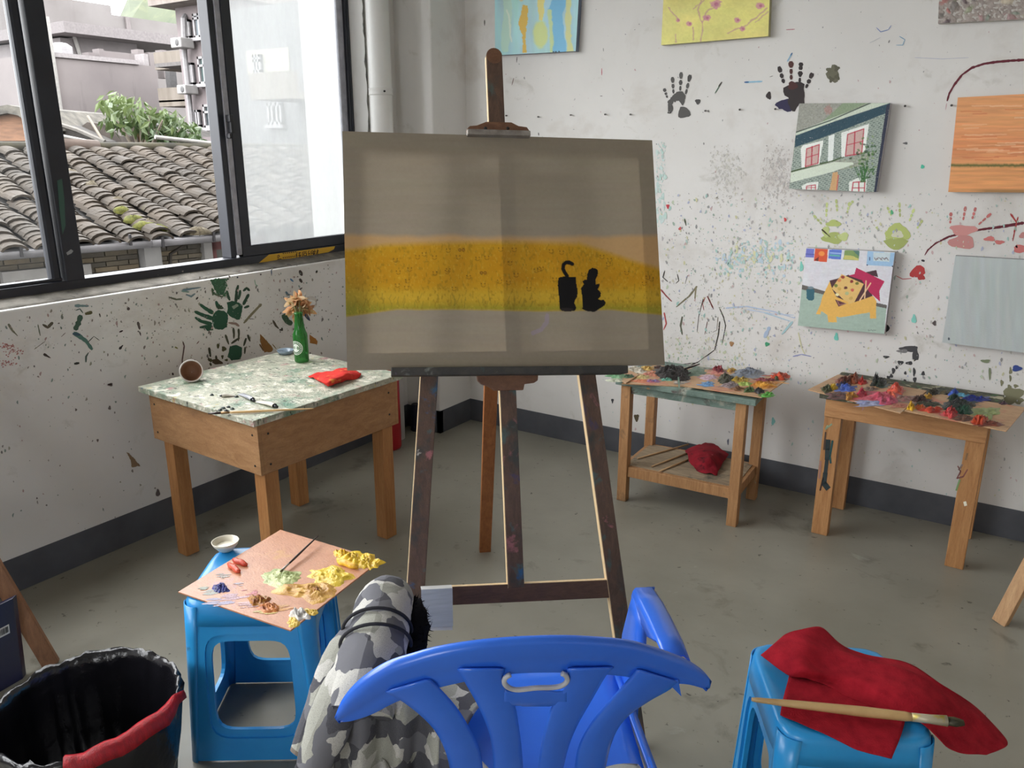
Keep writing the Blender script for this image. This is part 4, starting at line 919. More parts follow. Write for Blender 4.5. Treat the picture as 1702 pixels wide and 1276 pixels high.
for pts, w0, w1, c in ((((780, 600), (755, 680), (722, 745)), 50, 44, C(64, 92, 78)), (((820, 590), (890, 572)), 30, 36, C(96, 92, 58)), (((730, 555), (770, 540), (800, 580)), 10, 14, C(80, 100, 92)), (((720, 510), (855, 512)), 26, 22, C(120, 146, 148)), (((708, 770), (760, 800), (830, 850), (890, 935)), 46, 30, C(84, 122, 112)), (((700, 780), (775, 790)), 34, 26, C(60, 84, 100)), (((845, 865), (905, 805), (960, 845)), 9, 5, C(80, 84, 76)), (((855, 960), (830, 1000), (828, 1055)), 14, 22, C(84, 100, 92)), (((958, 585), (968, 620)), 16, 12, C(44, 36, 36)), (((1328, 665), (1348, 740)), 30, 20, C(96, 88, 84)), (((1345, 760), (1358, 800)), 16, 8, C(80, 70, 70)), (((420, 975), (490, 1015)), 34, 6, C(70, 62, 58)), (((80, 685), (120, 750), (170, 800)), 30, 8, C(124, 124, 106)), (((365, 690), (388, 800)), 10, 14, C(120, 128, 110)), (((410, 690), (460, 720), (510, 670)), 22, 34, C(96, 90, 76)), (((330, 930), (440, 850)), 6, 5, C(140, 136, 124)), (((590, 810), (632, 770)), 6, 6, C(140, 130, 124)), (((1150, 930), (1185, 890)), 24, 16, C(50, 44, 46)), (((1150, 765), (1185, 750)), 18, 16, C(60, 44, 46)), (((1225, 540), (1252, 540)), 30, 30, C(84, 74, 72)), (((595, 600), (602, 640)), 26, 26, C(130, 136, 128)), (((715, 1070), (765, 1062)), 30, 26, C(52, 52, 50)), (((1040, 1270), (1080, 1268)), 16, 14, C(60, 50, 48))):
    sl(pts, w0, w1, c)
for (x, y, rx, ry, rot) in ((60, 905, 40, 16, .5), (130, 955, 44, 20, .4), (60, 1065, 46, 20, -.5)):
    for _ in range(30): mk.ell(*fL(x+RNG.normal()*rx, y+RNG.normal()*ry), RNG.uniform(.6, 2), RNG.uniform(.5, 1.4), vary(C(186, 128, 124), .15), n=6)
for p, w0, w1, c in ((((140, 260), (240, 240), (330, 228)), 28, 8, C(110, 134, 146)), (((180, 300), (230, 320), (270, 290)), 22, 16, C(120, 144, 152)), (((130, 265), (210, 275)), 16, 18, C(130, 160, 150)), (((0, 325), (80, 350), (140, 345)), 14, 18, C(112, 116, 100)), (((280, 350), (300, 325)), 22, 16, C(60, 52, 48)), (((145, 775), (160, 820), (140, 960), (138, 1060)), 14, 10, C(104, 84, 80)), (((760, 590), (840, 500), (940, 395)), 22, 26, C(136, 130, 104)), (((605, 585), (680, 595), (715, 620)), 22, 26, C(150, 128, 118)), (((820, 545), (870, 548)), 10, 5, C(90, 86, 76)), (((1055, 560), (1085, 615), (1115, 645)), 22, 16, C(80, 74, 60)), (((1120, 655), (1150, 660), (1145, 635)), 18, 20, C(70, 66, 58)), (((1160, 500), (1200, 570), (1250, 600)), 60, 50, C(60, 88, 64)), (((1380, 490), (1405, 530), (1430, 565)), 50, 14, C(56, 66, 90)), (((1185, 270), (1205, 300), (1240, 310)), 24, 20, C(84, 112, 128)), (((1325, 55), (1350, 110)), 32, 28, C(70, 60, 56)), (((1325, 140), (1350, 180)), 32, 26, C(74, 64, 60)), (((1318, 255), (1352, 232)), 14, 16, C(76, 66, 62)), (((1490, 65), (1505, 75)), 24, 24, C(84, 76, 74)), (((1230, 140), (1262, 170)), 20, 16, C(84, 130, 170)), (((1040, 50), (1042, 110)), 14, 6, C(90, 108, 136)), (((870, 150), (880, 200), (905, 215)), 10, 8, C(130, 170, 146)), (((690, 125), (705, 128)), 24, 20, C(74, 82, 96)), (((925, 95), (940, 100)), 20, 18, C(90, 84, 84)), (((40, 1090), (48, 1115)), 20, 20, C(60, 44, 40)), (((65, 830), (95, 845)), 20, 16, C(140, 138, 80)), (((285, 800), (310, 770)), 10, 10, C(140, 110, 104)), (((1480, 320), (1490, 330)), 10, 8, C(150, 140, 140))):
    sp(mk, p, w0, w1, c)
fM = lambda x, y: (x/2.279, 400+y/2.279)
mk.poly([fM(*p) for p in ((480, 800), (505, 820), (530, 852), (500, 858), (495, 832))], C(150, 124, 96), .8)
for x, y, rx, ry in ((418, 545, 10, 6), (370, 756, 4, 6), (140, 975, 3, 4), (598, 955, 8, 14), (288, 640, 4, 5), (415, 633, 5, 8)): mk.ell(*fM(x, y), rx/2.279, ry/2.279, C(110, 100, 98))
mk.build('brush_marks', 'smeared paint strokes and blots on the wall under the window', WL, True)
mk = Marks('left'); PL2 = [C(120, 112, 104), C(140, 132, 120), C(96, 90, 86), C(130, 150, 140), C(170, 140, 136), C(150, 150, 128), C(110, 130, 120)]
def band(u, v): y = (v-(517-.152*u))/400; return math.exp(-max(0, y)*3.2) if y > .02 else 0
spat(900, 0, 570, 430, 900, .4, 1.9, band, PL2, .12); spat(200, 250, 570, 440, 600, .4, 1.6, None, PL2, .1)
mk.build('paint_spatter', 'dark paint specks under the window sill', WL, True)

# ================================================================== SMALL CANVASES ON THE BACK WALL
M_PIC = vcol('oil_paint', .5, bump=.25, bscale=160); M_CSIDE = pm('raw_canvas_edge', C(206, 202, 196), C(186, 182, 176), rough=.8, scale=20)
g1 = 1.25
def K(r, g, b): return C(r, g, b, g1)
def wall_canvas(quad, pic, label, off=.034, side=None, relief=None):
    TL, TR, BR, BL = (Yp(u, v, BY-off) for u, v in quad)
    t = thing('canvas_painting', label, 'painting', (BL+BR)/2, 'small canvases hung on the back wall')
    m = MB(); m.prism([TL, TR, BR, BL], (0, off-.006, 0)); m.build('stretcher', side or M_CSIDE, t)
    e = np.array((0, -.0006, 0))
    pic_mesh(pic, TL+e, TR+e, BR+e, BL+e, relief, (0, -1, 0)).build('painted_front', M_PIC, t, colors=True, fix=False, smooth=True)
    return t
def ex(a, b_, v): t = (v-a[1])/(b_[1]-a[1]); return (a[0]+(b_[0]-a[0])*t, v)
# blue with yellow shapes
Q_ = [(822, -118), (969, -122), (957, 85), (823, 92)]
p = Pic(Q_, 130, 180, K(160, 200, 206)); p.noise(.25, .05, .01, 3, .12)
for pts, wd, c in ((((838, -100), (846, 20), (840, 80)), 14, K(176, 206, 190)), (((930, -100), (933, 0), (925, 20), (932, 85)), 22, K(100, 168, 206)), (((950, -100), (945, 10), (948, 85)), 9, K(200, 200, 130)), (((916, 20), (920, 85)), 5, K(190, 206, 140))): p.line(pts, wd, c, .85, 3, 2)
p.poly([(872, 10), (880, 12), (880, 30), (876, 60), (878, 88), (871, 88), (871, 60), (864, 42)], K(206, 168, 60), .95, 1.5)
p.ell(901, 58, 12, 22, K(196, 206, 130), .9, wob=.1); p.poly([(894, -60), (912, -60), (908, 10), (904, 36), (898, 36), (896, 10)], K(214, 200, 110), .9, 2); p.line(((862, -90), (868, 0)), 8, K(214, 180, 90), .6, 3); p.line(((845, 20), (852, 70)), 3, K(214, 220, 206), .6, 2)
for x in (922, 926, 931): p.ell(x, 86, 1.5, 1, K(30, 30, 30))
wall_canvas(Q_, p, 'pale blue canvas with upright yellow and ochre shapes left of the yellow canvas', side=pm('blue_canvas_edge', C(110, 120, 140)))
# yellow with pink blossoms
Q_ = [(1108, -112), (1284, -118), (1277, 60), (1099, 75)]
p = Pic(Q_, 150, 160, K(214, 206, 124)); p.noise(.16, .02, .03, 4, .08)
for u, v, r_ in ((1130, 32, 4), (1150, 38, 5), (1195, 5, 9), (1180, 28, 6), (1230, 32, 5), (1238, 47, 5), (1265, 8, 6), (1140, -30, 10), (1215, -50, 12), (1250, -20, 8), (1170, -70, 10)): p.ell(u, v, r_, r_*.8, K(196, 130, 150), .85, wob=.5, seed=int(u)); p.ell(u+1, v, r_*.4, r_*.4, K(170, 90, 120), .8)
for pts in (((1170, 70), (1173, 40), (1166, 15), (1172, -10), (1168, -80)), ((1172, 35), (1184, 15), (1205, 0)), ((1215, 55), (1245, 40), (1275, 12)), ((1258, 36), (1277, 18)), ((1158, 12), (1175, -2)), ((1112, 10), (1130, 32)), ((1157, 65), (1157, 45)), ((1125, 70), (1126, 58))): p.line(pts, 2, K(180, 130, 136), .7, 3)
p.noise(.08, .3, .3, 9); wall_canvas(Q_, p, 'yellow canvas scattered with pink blossom strokes at the top of the wall', side=pm('yellow_canvas_edge', C(176, 170, 130)))
# thick impasto
Q_ = [(1566, -112), (1740, -120), (1735, 30), (1559, 39)]
p = Pic(Q_, 160, 150, K(150, 140, 134)); R_ = np.zeros((150, 160))
for i in range(60):
    u, v = RNG.uniform(1560, 1740), RNG.uniform(-110, 40); c = [K(150, 84, 84), K(168, 110, 106), K(170, 168, 158), K(120, 116, 112), K(150, 156, 130), K(96, 84, 90)][i % 6] if u < 1630 else [K(170, 168, 150), K(128, 140, 128), K(150, 120, 120), K(190, 180, 160)][i % 4]
    rr = RNG.uniform(6, 16); th = RNG.uniform(0, 3); p.ell(u, v, rr, rr*.4, c, .8, th, .6, .3, i)
    R_ += .004*np.clip(1-((p.U-u)**2+(p.V-v)**2)/(rr*rr*.4), 0, 1)
R_ += .003*fbm(p.U*.25, p.V*.25, 3); p.noise(.3, .2, .2, 8); wall_canvas(Q_, p, 'thick impasto canvas of maroon and grey swirls in the upper right corner', relief=R_)
# brick house
h8 = lambda x, y: (1300+x/7.09, 150+y/7.09)
Q_ = [h8(205, 155), h8(1275, 148), h8(1108, 1200), h8(80, 1160)]
p = Pic(Q_, 220, 210, K(150, 156, 142)); p.noise(.4, .5, .5, 2, .1)
p.poly([h8(*q) for q in ((205, 150), (720, 150), (450, 400), (160, 500))], K(150, 150, 142), .8); p.noise(.25, .6, .6, 4); p.poly([h8(*q) for q in ((720, 150), (1010, 150), (560, 350), (440, 400))], K(130, 150, 118), .8); p.ell(*h8(545, 225), 6, 8, K(166, 120, 112), .6, wob=.4)
p.poly([h8(*q) for q in ((160, 495), (1050, 150), (1300, 150), (1230, 200), (165, 535))], K(196, 206, 190)); p.line([h8(160, 497), h8(560, 360), h8(1045, 150)], 1.8, K(40, 60, 50))
p.poly([h8(*q) for q in ((158, 535), (640, 360), (1300, 140), (1300, 240), (640, 500), (148, 675))], K(38, 70, 84)); p.noise(.12, .8, .8, 5)
wallp = [h8(*q) for q in ((148, 675), (640, 500), (1300, 240), (1200, 700), (620, 830), (105, 965))]
p.poly(wallp, K(128, 140, 132)); p.poly([h8(*q) for q in ((90, 1080), (580, 960), (900, 900), (1150, 700), (1150, 1200), (80, 1165))], K(124, 136, 128))
rows_ = np.floor((p.V+(p.U-1300)*.30)/3.3); cols_ = np.floor((p.U+rows_ % 2*3)/6.0)
edge = (((p.V+(p.U-1300)*.30)/3.3 % 1) < .26) | ((((p.U+rows_ % 2*3)/6.0) % 1) < .17)
brickm = np.zeros(p.U.shape)
tmp = Pic(Q_, 220, 210, (0, 0, 0)); tmp.poly(wallp, (1, 1, 1)); tmp.poly([h8(*q) for q in ((90, 1080), (580, 960), (900, 900), (1150, 700), (1150, 1200), (80, 1165))], (1, 1, 1))
p.put(tmp.a[..., 0]*edge, K(176, 188, 178), .75); p.put(tmp.a[..., 0]*(~edge)*(((rows_*7+cols_*3) % 5) < 2), K(96, 110, 104), .6)
p.poly([h8(*q) for q in ((104, 970), (620, 845), (830, 850), (850, 870), (600, 960), (95, 1090))], K(204, 214, 198)); p.line([h8(105, 960), h8(400, 880), h8(620, 825), h8(760, 770), h8(1000, 730)], 2.4, K(60, 84, 44))
for fr, red, mids in ((((220, 690), (245, 650), (490, 590), (440, 870), (230, 915)), ((290, 690), (440, 640), (425, 860), (275, 900)), ((355, 665), (347, 880))), (((700, 500), (1025, 395), (975, 740), (700, 790)), ((775, 520), (965, 455), (940, 745), (748, 775)), ((860, 490), (848, 765)))):
    p.poly([h8(*q) for q in fr], K(226, 230, 224)); p.poly([h8(*q) for q in red], K(196, 166, 160)); rr = [h8(*q) for q in red]
    p.line(rr+[rr[0]], 1.7, K(176, 44, 66)); p.line([h8(*q) for q in mids], 1.9, K(176, 44, 66)); a = [(np.array(rr[0])+np.array(rr[3]))/2, (np.array(rr[1])+np.array(rr[2]))/2]; p.line(a, 1.3, K(176, 44, 66))
p.poly([h8(*q) for q in ((550, 540), (620, 515), (600, 825), (540, 840))], K(222, 228, 224))
p.poly([h8(*q) for q in ((230, 1130), (300, 1090), (430, 1075), (420, 1180), (240, 1170))], K(216, 220, 214)); p.line([h8(288, 1170), h8(290, 1130), h8(395, 1115), h8(395, 1175)], 1.6, K(176, 44, 66)); p.line([h8(285, 1150), h8(395, 1145)], 1.2, K(176, 44, 66)); p.line([h8(345, 1120), h8(345, 1175)], 1.2, K(176, 44, 66))
p.poly([h8(*q) for q in ((790, 1080), (900, 1030), (1000, 1050), (985, 1195), (790, 1190))], K(216, 220, 214)); p.line([h8(825, 1190), h8(840, 1085), h8(975, 1075), h8(970, 1190)], 1.8, K(176, 44, 66)); p.line([h8(905, 1080), h8(905, 1190)], 2, K(176, 44, 66)); p.line([h8(830, 1150), h8(970, 1150)], 1.5, K(176, 44, 66))
p.poly([h8(*q) for q in ((600, 970), (660, 960), (650, 1180), (560, 1175), (585, 1060))], K(196, 156, 110)); p.line([h8(665, 1000), h8(645, 1180)], 1.6, K(190, 80, 80))
for i in range(70): p.ell(*h8(RNG.normal(1000, 80), RNG.normal(830, 110)), 2.6, 1.6, [K(52, 92, 46), K(84, 120, 66), K(130, 150, 110), K(40, 70, 40)][i % 4], .85, RNG.uniform(0, 3))
for i in range(14): p.line([h8(950+RNG.normal()*20, 1080), h8(950+RNG.normal()*50, 900)], 1.2, K(48, 100, 44), .9)
p.poly([h8(*q) for q in ((1230, 180), (1300, 140), (1120, 1215), (1080, 1200))], K(40, 46, 66)); p.noise(.14, 1.2, 1.2, 6)
wall_canvas(Q_, p, 'small canvas of a grey brick house with red windows on the back wall', off=.045, side=pm('pale_canvas_edge', C(190, 186, 190)), relief=.0012*fbm(p.U*.9, p.V*.9, 4))
# orange dusk
Q_ = [(1592, 162), (1725, 155), (1716, 320), (1576, 319)]
p = Pic(Q_, 170, 190, K(216, 152, 102))
p.strip(lambda U, V: np.clip((V-190)/60, 0, 1)*np.clip((266-V)/20, 0, 1), K(208, 116, 74), .5); p.strip(lambda U, V: np.clip((V-268)/6, 0, 1), K(214, 150, 96), .8); p.noise(.22, .02, .28, 6, .05)
p.strip(lambda U, V: np.exp(-((V-272-1.2*fbm(U*.3, V*.1, 2))/2.6)**2), K(74, 92, 44), .95); p.strip(lambda U, V: np.clip((V-313)/3, 0, 1)*np.clip((U-1610)/30, 0, 1), K(120, 96, 60), .7)
for i in range(34): v = RNG.uniform(170, 264); u = RNG.uniform(1590, 1700); p.line(((u, v), (u+RNG.uniform(20, 60), v-1)), 1.6, [K(240, 196, 158), K(196, 100, 66), K(234, 176, 132), K(238, 186, 146)][i % 4], .55, 1)
wall_canvas(Q_, p, 'orange dusk canvas with a thin green horizon line', side=pm('orange_canvas_edge', C(190, 150, 120)))
# still life on a stool
h6 = lambda x, y: (1320+x/7.978, 405+y/7.978)
Q_ = [h6(160, 55), h6(1335, 112), h6(1195, 1195), h6(48, 1085)]
p = Pic(Q_, 230, 220, K(206, 206, 212)); p.noise(.05, .1, .1, 3, .03)
p.poly([h6(*q) for q in ((105, 540), (180, 560), (400, 625), (1230, 810), (1225, 855), (380, 670), (95, 600))], K(96, 92, 88))
p.poly([h6(*q) for q in ((95, 600), (380, 668), (1225, 855), (1195, 1200), (40, 1090))], K(156, 176, 164)); p.noise(.06, .08, .5, 5)
for pts, c in ((((160, 62), (268, 65), (262, 185), (150, 178)), K(110, 116, 190)), (((278, 65), (448, 72), (435, 240), (264, 228)), K(204, 84, 52)), (((468, 75), (632, 82), (622, 208), (455, 195)), K(90, 116, 196)), (((672, 85), (868, 92), (858, 220), (652, 208)), K(120, 146, 90)), (((975, 98), (1335, 118), (1310, 302), (960, 282)), K(150, 184, 214)), (((1050, 110), (1275, 118), (1262, 240), (1050, 225)), K(190, 204, 210))): p.poly([h6(*q) for q in pts], c)
p.ell(*h6(365, 130), 5, 4, K(236, 150, 70), .8); p.poly([h6(*q) for q in ((264, 215), (330, 170), (320, 232))], K(110, 50, 40)); p.line([h6(150, 135), h6(262, 142)], 1.2, K(70, 76, 150)); p.line([h6(480, 150), h6(600, 160)], 2.4, K(96, 176, 160)); p.line([h6(480, 120), h6(620, 130)], 2, K(150, 180, 220)); p.poly([h6(*q) for q in ((672, 150), (780, 160), (858, 200), (850, 218), (652, 205))], K(190, 186, 110)); p.poly([h6(*q) for q in ((780, 90), (868, 92), (860, 170))], K(84, 120, 110))
for a in range(7): p.line([h6(1065+a*27, 185+(a % 2)*10), h6(1085+a*27, 215-(a % 3)*12)], 1.1, K(96, 76, 80)); p.line([h6(1085+a*27, 182), h6(1065+a*27, 212)], .9, K(110, 84, 88)) if a % 2 else None
p.line([h6(1003, 180), h6(1003, 215)], 1.4, K(50, 60, 120)); p.ell(*h6(970, 280), 1.2, 1.2, K(40, 50, 90)); p.ell(*h6(1305, 298), 1.2, 1.2, K(20, 20, 40))
YO = K(218, 172, 88)
p.poly([h6(*q) for q in ((470, 500), (560, 470), (1060, 700), (1090, 760), (1085, 990), (1010, 990), (1005, 905), (620, 975), (560, 960), (565, 1040), (455, 1040), (440, 940), (360, 890), (350, 940), (290, 930), (350, 800), (380, 690))], YO, 1, .6)
p.poly([h6(*q) for q in ((470, 485), (570, 460), (720, 410), (920, 470), (1020, 560), (1040, 690), (870, 750), (790, 775), (560, 740), (500, 580))], K(74, 44, 50)); p.poly([h6(*q) for q in ((540, 730), (700, 790), (590, 830))], K(90, 50, 58)); p.line([h6(570, 745), h6(600, 810), h6(690, 790)], .9, K(180, 130, 120))
p.poly([h6(*q) for q in ((825, 315), (1200, 495), (1130, 620), (1140, 765), (1000, 640), (900, 480), (720, 420), (800, 400))], K(176, 40, 84)); p.poly([h6(*q) for q in ((950, 375), (1090, 345), (1115, 440), (1040, 420))], K(70, 46, 54)); p.noise(.05, .3, .3, 12)
p.poly([h6(*q) for q in ((630, 400), (925, 530), (800, 770), (720, 800), (500, 590))], K(214, 178, 110)); p.poly([h6(*q) for q in ((500, 590), (545, 735), (720, 800), (720, 770), (560, 700))], YO)
for x, y, c in ((645, 440, K(150, 64, 54)), (600, 485, K(206, 130, 80)), (765, 495, K(130, 44, 44)), (835, 522, K(110, 110, 50)), (553, 552, K(110, 120, 56)), (685, 580, K(96, 50, 46)), (775, 610, K(196, 96, 80)), (600, 595, K(200, 160, 80)), (700, 655, K(170, 176, 130)), (570, 672, K(236, 220, 170)), (755, 720, K(196, 160, 90))): p.ell(*h6(x, y), 3.1, 2.6, c, 1, wob=.3, seed=x)
for a, b_ in (((955, 490), (935, 720)), ((1015, 520), (870, 750))): p.line([h6(*a), h6(*b_)], 1.9, K(226, 190, 150))
p.poly([h6(*q) for q in ((165, 600), (270, 600), (265, 730), (240, 750), (190, 745), (165, 720))], K(50, 96, 110)); p.ell(*h6(220, 580), 5, 2.2, K(110, 130, 140)); p.noise(.05, .5, .5, 13)
for a in range(6): p.line([h6(985+a*18, 1140+(a % 2)*8), h6(992+a*18, 1155-(a % 3)*6)], .9, K(90, 100, 96))
wall_canvas(Q_, p, 'still life canvas of a yellow stool with a palette and pink cloth', off=.04, side=pm('pale_canvas_edge', C(190, 186, 190)))
# grey
Q_ = [(1588, 425), (1724, 433), (1716, 588), (1566, 569)]
p = Pic(Q_, 140, 140, K(176, 184, 184)); p.noise(.10, .12, .015, 6, .04); p.ell(1577, 562, 1.6, 2.6, K(60, 70, 80)); wall_canvas(Q_, p, 'plain blue-grey canvas at the right edge of the wall', side=pm('grey_canvas_edge', C(150, 152, 158)))
# ================================================================== FURNITURE
def proj(p):
    q = np.asarray(p, float)-CAM; w = q@_fw; return 851+FPX*(q@_rt)/w, 638-FPX*(q@_up)/w
def zat(x, y, v):
    """height at which the plumb line over (x, y) crosses image row v"""
    lo, hi = -.5, 3.0
    for _ in range(50):
        md = (lo+hi)/2
        if proj((x, y, md))[1] > v: lo = md
        else: hi = md
    return (lo+hi)/2
UPZ = np.array((0, 0, 1.))
M_PINE = wood('pine_leg', C(186, 134, 82), C(160, 106, 60), (7, 7, .7), .55)
M_PINE2 = wood('worn_pine', C(190, 144, 98), C(158, 112, 70), (7, 7, .7), .6, stains=((C(120, 92, 66), 9, .60, .72), (C(150, 160, 140), 16, .68, .74)))
M_PLYD = wood('plywood_apron', C(176, 134, 92), C(150, 108, 70), (1.5, 1.5, 5), .6, stains=((C(128, 92, 62), 5, .60, .78), (C(110, 128, 104), 12, .72, .78)))
def legbox(m, x, y, z0, z1, w, d, ax, ay): m.box((x, y, (z0+z1)/2), ax, ay, UPZ, w/2, d/2, (z1-z0)/2)

# ---- the deep-sided table under the window
TZ = .67
A, B, Cc = Zp(229, 642, TZ), Zp(421, 699.6, TZ), Zp(648, 616, TZ)
tx = nrm(B-A); ty = np.array((-tx[1], tx[0], 0)); TW = np.linalg.norm(B-A); TD = abs((Cc-B)@ty)
TO = A
def T(a, b_, z): return TO+tx*a+ty*b_+np.array((0, 0, z-TZ))
c0 = T(TW/2, TD/2, 0); tbl = thing('paint_table', 'square wooden table with deep plywood sides and paint-crusted top under the window', 'table', (c0[0], c0[1], 0))
M_TOP = pm('paint_crusted_top', C(196, 192, 174), C(150, 156, 136), rough=.5, scale=24, bump=.6, bscale=90,
           stains=((C(84, 128, 104), 5, .52, .68), (C(176, 130, 128), 16, .60, .68), (C(226, 222, 206), 26, .54, .64), (C(64, 68, 60), 34, .58, .66, (1, 2.5, 1)), (C(196, 182, 120), 30, .64, .70), (C(96, 118, 140), 26, .66, .72), (C(60, 100, 76), 18, .66, .74)))
m = MB(); m.box(T(TW/2, TD/2, TZ-.011), tx, ty, UPZ, TW/2, TD/2, .011); m.build('table_top', M_TOP, tbl, bevel=.002)
apz = zat(*T(TW-.022, .022, 0)[:2], 790)
AH = TZ-.022-apz
for (a0, a1, b0, b1) in ((.03, TW-.012, .02, .034), (.03, TW-.012, TD-.034, TD-.02)):
    m = MB(); m.box(T((a0+a1)/2, (b0+b1)/2, TZ-.022-AH/2), tx, ty, UPZ, (a1-a0)/2, (b1-b0)/2, AH/2); m.build('apron_panel', M_PLYD, tbl, bevel=.0015)
for (a0, a1) in ((.03, .044), (TW-.026, TW-.012)):
    m = MB(); m.box(T((a0+a1)/2, TD/2, TZ-.022-AH/2), tx, ty, UPZ, (a1-a0)/2, TD/2-.034, AH/2); m.build('apron_panel', M_PLYD, tbl, bevel=.0015)
for (a, b_) in ((.085, .068), (TW-.05, .068), (TW-.05, TD-.075), (.085, TD-.075)):
    m = MB(); legbox(m, *T(a, b_, 0)[:2], 0, TZ-.025, .056, .056, tx, ty); m.build('leg', M_PINE, tbl, bevel=.002)
M_SCREW = pm('dark_screw', C(40, 38, 36))
for a, b_, z in ((TW-.04, .0195, .04), (TW-.04, .0195, AH-.03), (.06, .0195, .04), (.06, .0195, AH-.03)):
    m = MB(); m.lathe([(.004, 0), (.004, .001)], T(a, b_, TZ-.022-z), 8, -ty); m.build('screw', M_SCREW, tbl)
for b_, z in ((.06, .04), (.06, AH-.03), (TD-.07, .04), (TD-.07, AH-.05)):
    m = MB(); m.lathe([(.004, 0), (.004, .001)], T(TW-.0115, b_, TZ-.022-z), 8, tx); m.build('screw', M_SCREW, tbl)

# ---- mid table with a low shelf
def frame_table(name, label, feet, ztop, leg, top_over, mats):
    """feet FL FR BR BL floor points"""
    FL, FR, BR, BL = (np.asarray(p, float) for p in feet)
    ctr = (FL+FR+BR+BL)/4; t = thing(name, label, 'table', (ctr[0], ctr[1], 0))
    ax = nrm(FR-FL); ay = np.array((-ax[1], ax[0], 0))
    W_ = (np.linalg.norm(FR-FL)+np.linalg.norm(BR-BL))/2; D_ = abs((BL-FL)@ay)
    return t, ctr, ax, ay, W_, D_
mz = .538
t2, c2, ax2, ay2, W2, D2 = frame_table('shelf_table', 'narrow wooden table with a low shelf holding brushes and a red cloth', (Zp(1040, 829), Zp(1222, 871), Zp(1242, 830), Zp(1075, 789)), mz, .04, .02, None)
def T2(a, b_, z): return np.array((c2[0], c2[1], 0))+ax2*a+ay2*b_+np.array((0, 0, z))
M_TOP2 = pm('paint_crusted_edge', C(128, 148, 138), C(96, 116, 106), rough=.6, scale=12, bump=.6, bscale=60, stains=((C(190, 186, 170), 9, .56, .66), (C(84, 70, 66), 14, .58, .66), (C(90, 130, 160), 11, .66, .72), (C(190, 140, 80), 12, .66, .72)))
m = MB(); m.box(T2(0.01, 0, mz+.012), ax2, ay2, UPZ, W2/2+.05, D2/2+.04, .012); m.build('table_top', M_TOP2, t2, bevel=.002)
lw = .042
for sx in (-1, 1):
    for sy in (-1, 1):
        m = MB(); legbox(m, *T2(sx*W2/2, sy*D2/2, 0)[:2], 0, mz, lw, lw, ax2, ay2); m.build('leg', M_PINE2, t2, bevel=.002)
pz = T2(-W2/2, -D2/2, 0); zr1 = zat(pz[0], pz[1], 773); zr0 = zat(pz[0], pz[1], 789)
for sy in (-1, 1):
    m = MB(); m.box(T2(0, sy*D2/2, (zr0+zr1)/2), ax2, ay2, UPZ, W2/2-lw/2, .012, (zr1-zr0)/2); m.build('shelf_rail', M_PINE2, t2, bevel=.002)
    m = MB(); m.box(T2(sy*W2/2, 0, (zr0+zr1)/2), ay2, ax2, UPZ, D2/2-lw/2, .012, (zr1-zr0)/2); m.build('shelf_rail', M_PINE2, t2, bevel=.002)
for sy in (-1, 1):
    m = MB(); m.box(T2(0, sy*D2/2, mz-.02), ax2, ay2, UPZ, W2/2-lw/2, .01, .02); m.build('top_rail', M_TOP2 if sy < 0 else M_PINE2, t2, bevel=.002)
ZSH = zr1+.003
m = MB(); m.box(T2(0, 0, ZSH-.008), ax2, ay2, UPZ, W2/2-.005, D2/2-lw/2-.0+.012, .008); m.build('shelf', wood('grey_shelf_board', C(176, 156, 128), C(132, 116, 96), (.8, 5, 1), .8, stains=((C(96, 90, 78), 8, .58, .70),)), t2)

# ---- right table
rz = .575
t3, c3, ax3, ay3, W3, D3 = frame_table('side_table', 'sturdy pine table with paint-smeared legs under the grey canvas', (Zp(1362, 884), Zp(1580, 938), Zp(1605, 892), Zp(1392, 842)), rz, .05, .02, None)
def T3(a, b_, z): return np.array((c3[0], c3[1], 0))+ax3*a+ay3*b_+np.array((0, 0, z))
M_PINE3 = wood('honey_pine', C(196, 146, 96), C(166, 114, 68), (7, 7, .7), .55)
M_TOP3 = pm('dark_crusted_edge', C(104, 104, 84), C(60, 62, 54), rough=.7, scale=30, bump=.8, bscale=90, stains=((C(196, 190, 160), 20, .56, .62), (C(80, 120, 80), 24, .58, .66), (C(120, 90, 110), 20, .62, .68)))
m = MB(); m.box(T3(0, 0, rz+.010), ax3, ay3, UPZ, W3/2+.055, D3/2+.04, .010); m.build('table_top', M_TOP3, t3, bevel=.002)
for sx in (-1, 1):
    for sy in (-1, 1):
        m = MB(); legbox(m, *T3(sx*(W3/2-.0), sy*D3/2, 0)[:2], 0, rz-.0, .062, .04, ax3, ay3); m.build('leg', M_PINE3, t3, bevel=.002)
for sy in (-1, 1):
    m = MB(); m.box(T3(0, sy*(D3/2+.021), rz-.036), ax3, ay3, UPZ, W3/2+.031, .010, .036); m.build('apron_rail', wood('honey_pine_rail', C(200, 150, 100), C(170, 118, 72), (.7, 7, 7), .55, stains=((C(150, 160, 140), 10, .70, .75), (C(170, 130, 170), 9, .72, .77))), t3, bevel=.002)
    m = MB(); m.box(T3(sy*(W3/2+.0), 0, rz-.036), ay3, ax3, UPZ, D3/2-.02, .010, .036); m.build('apron_rail', M_PINE3, t3, bevel=.002)
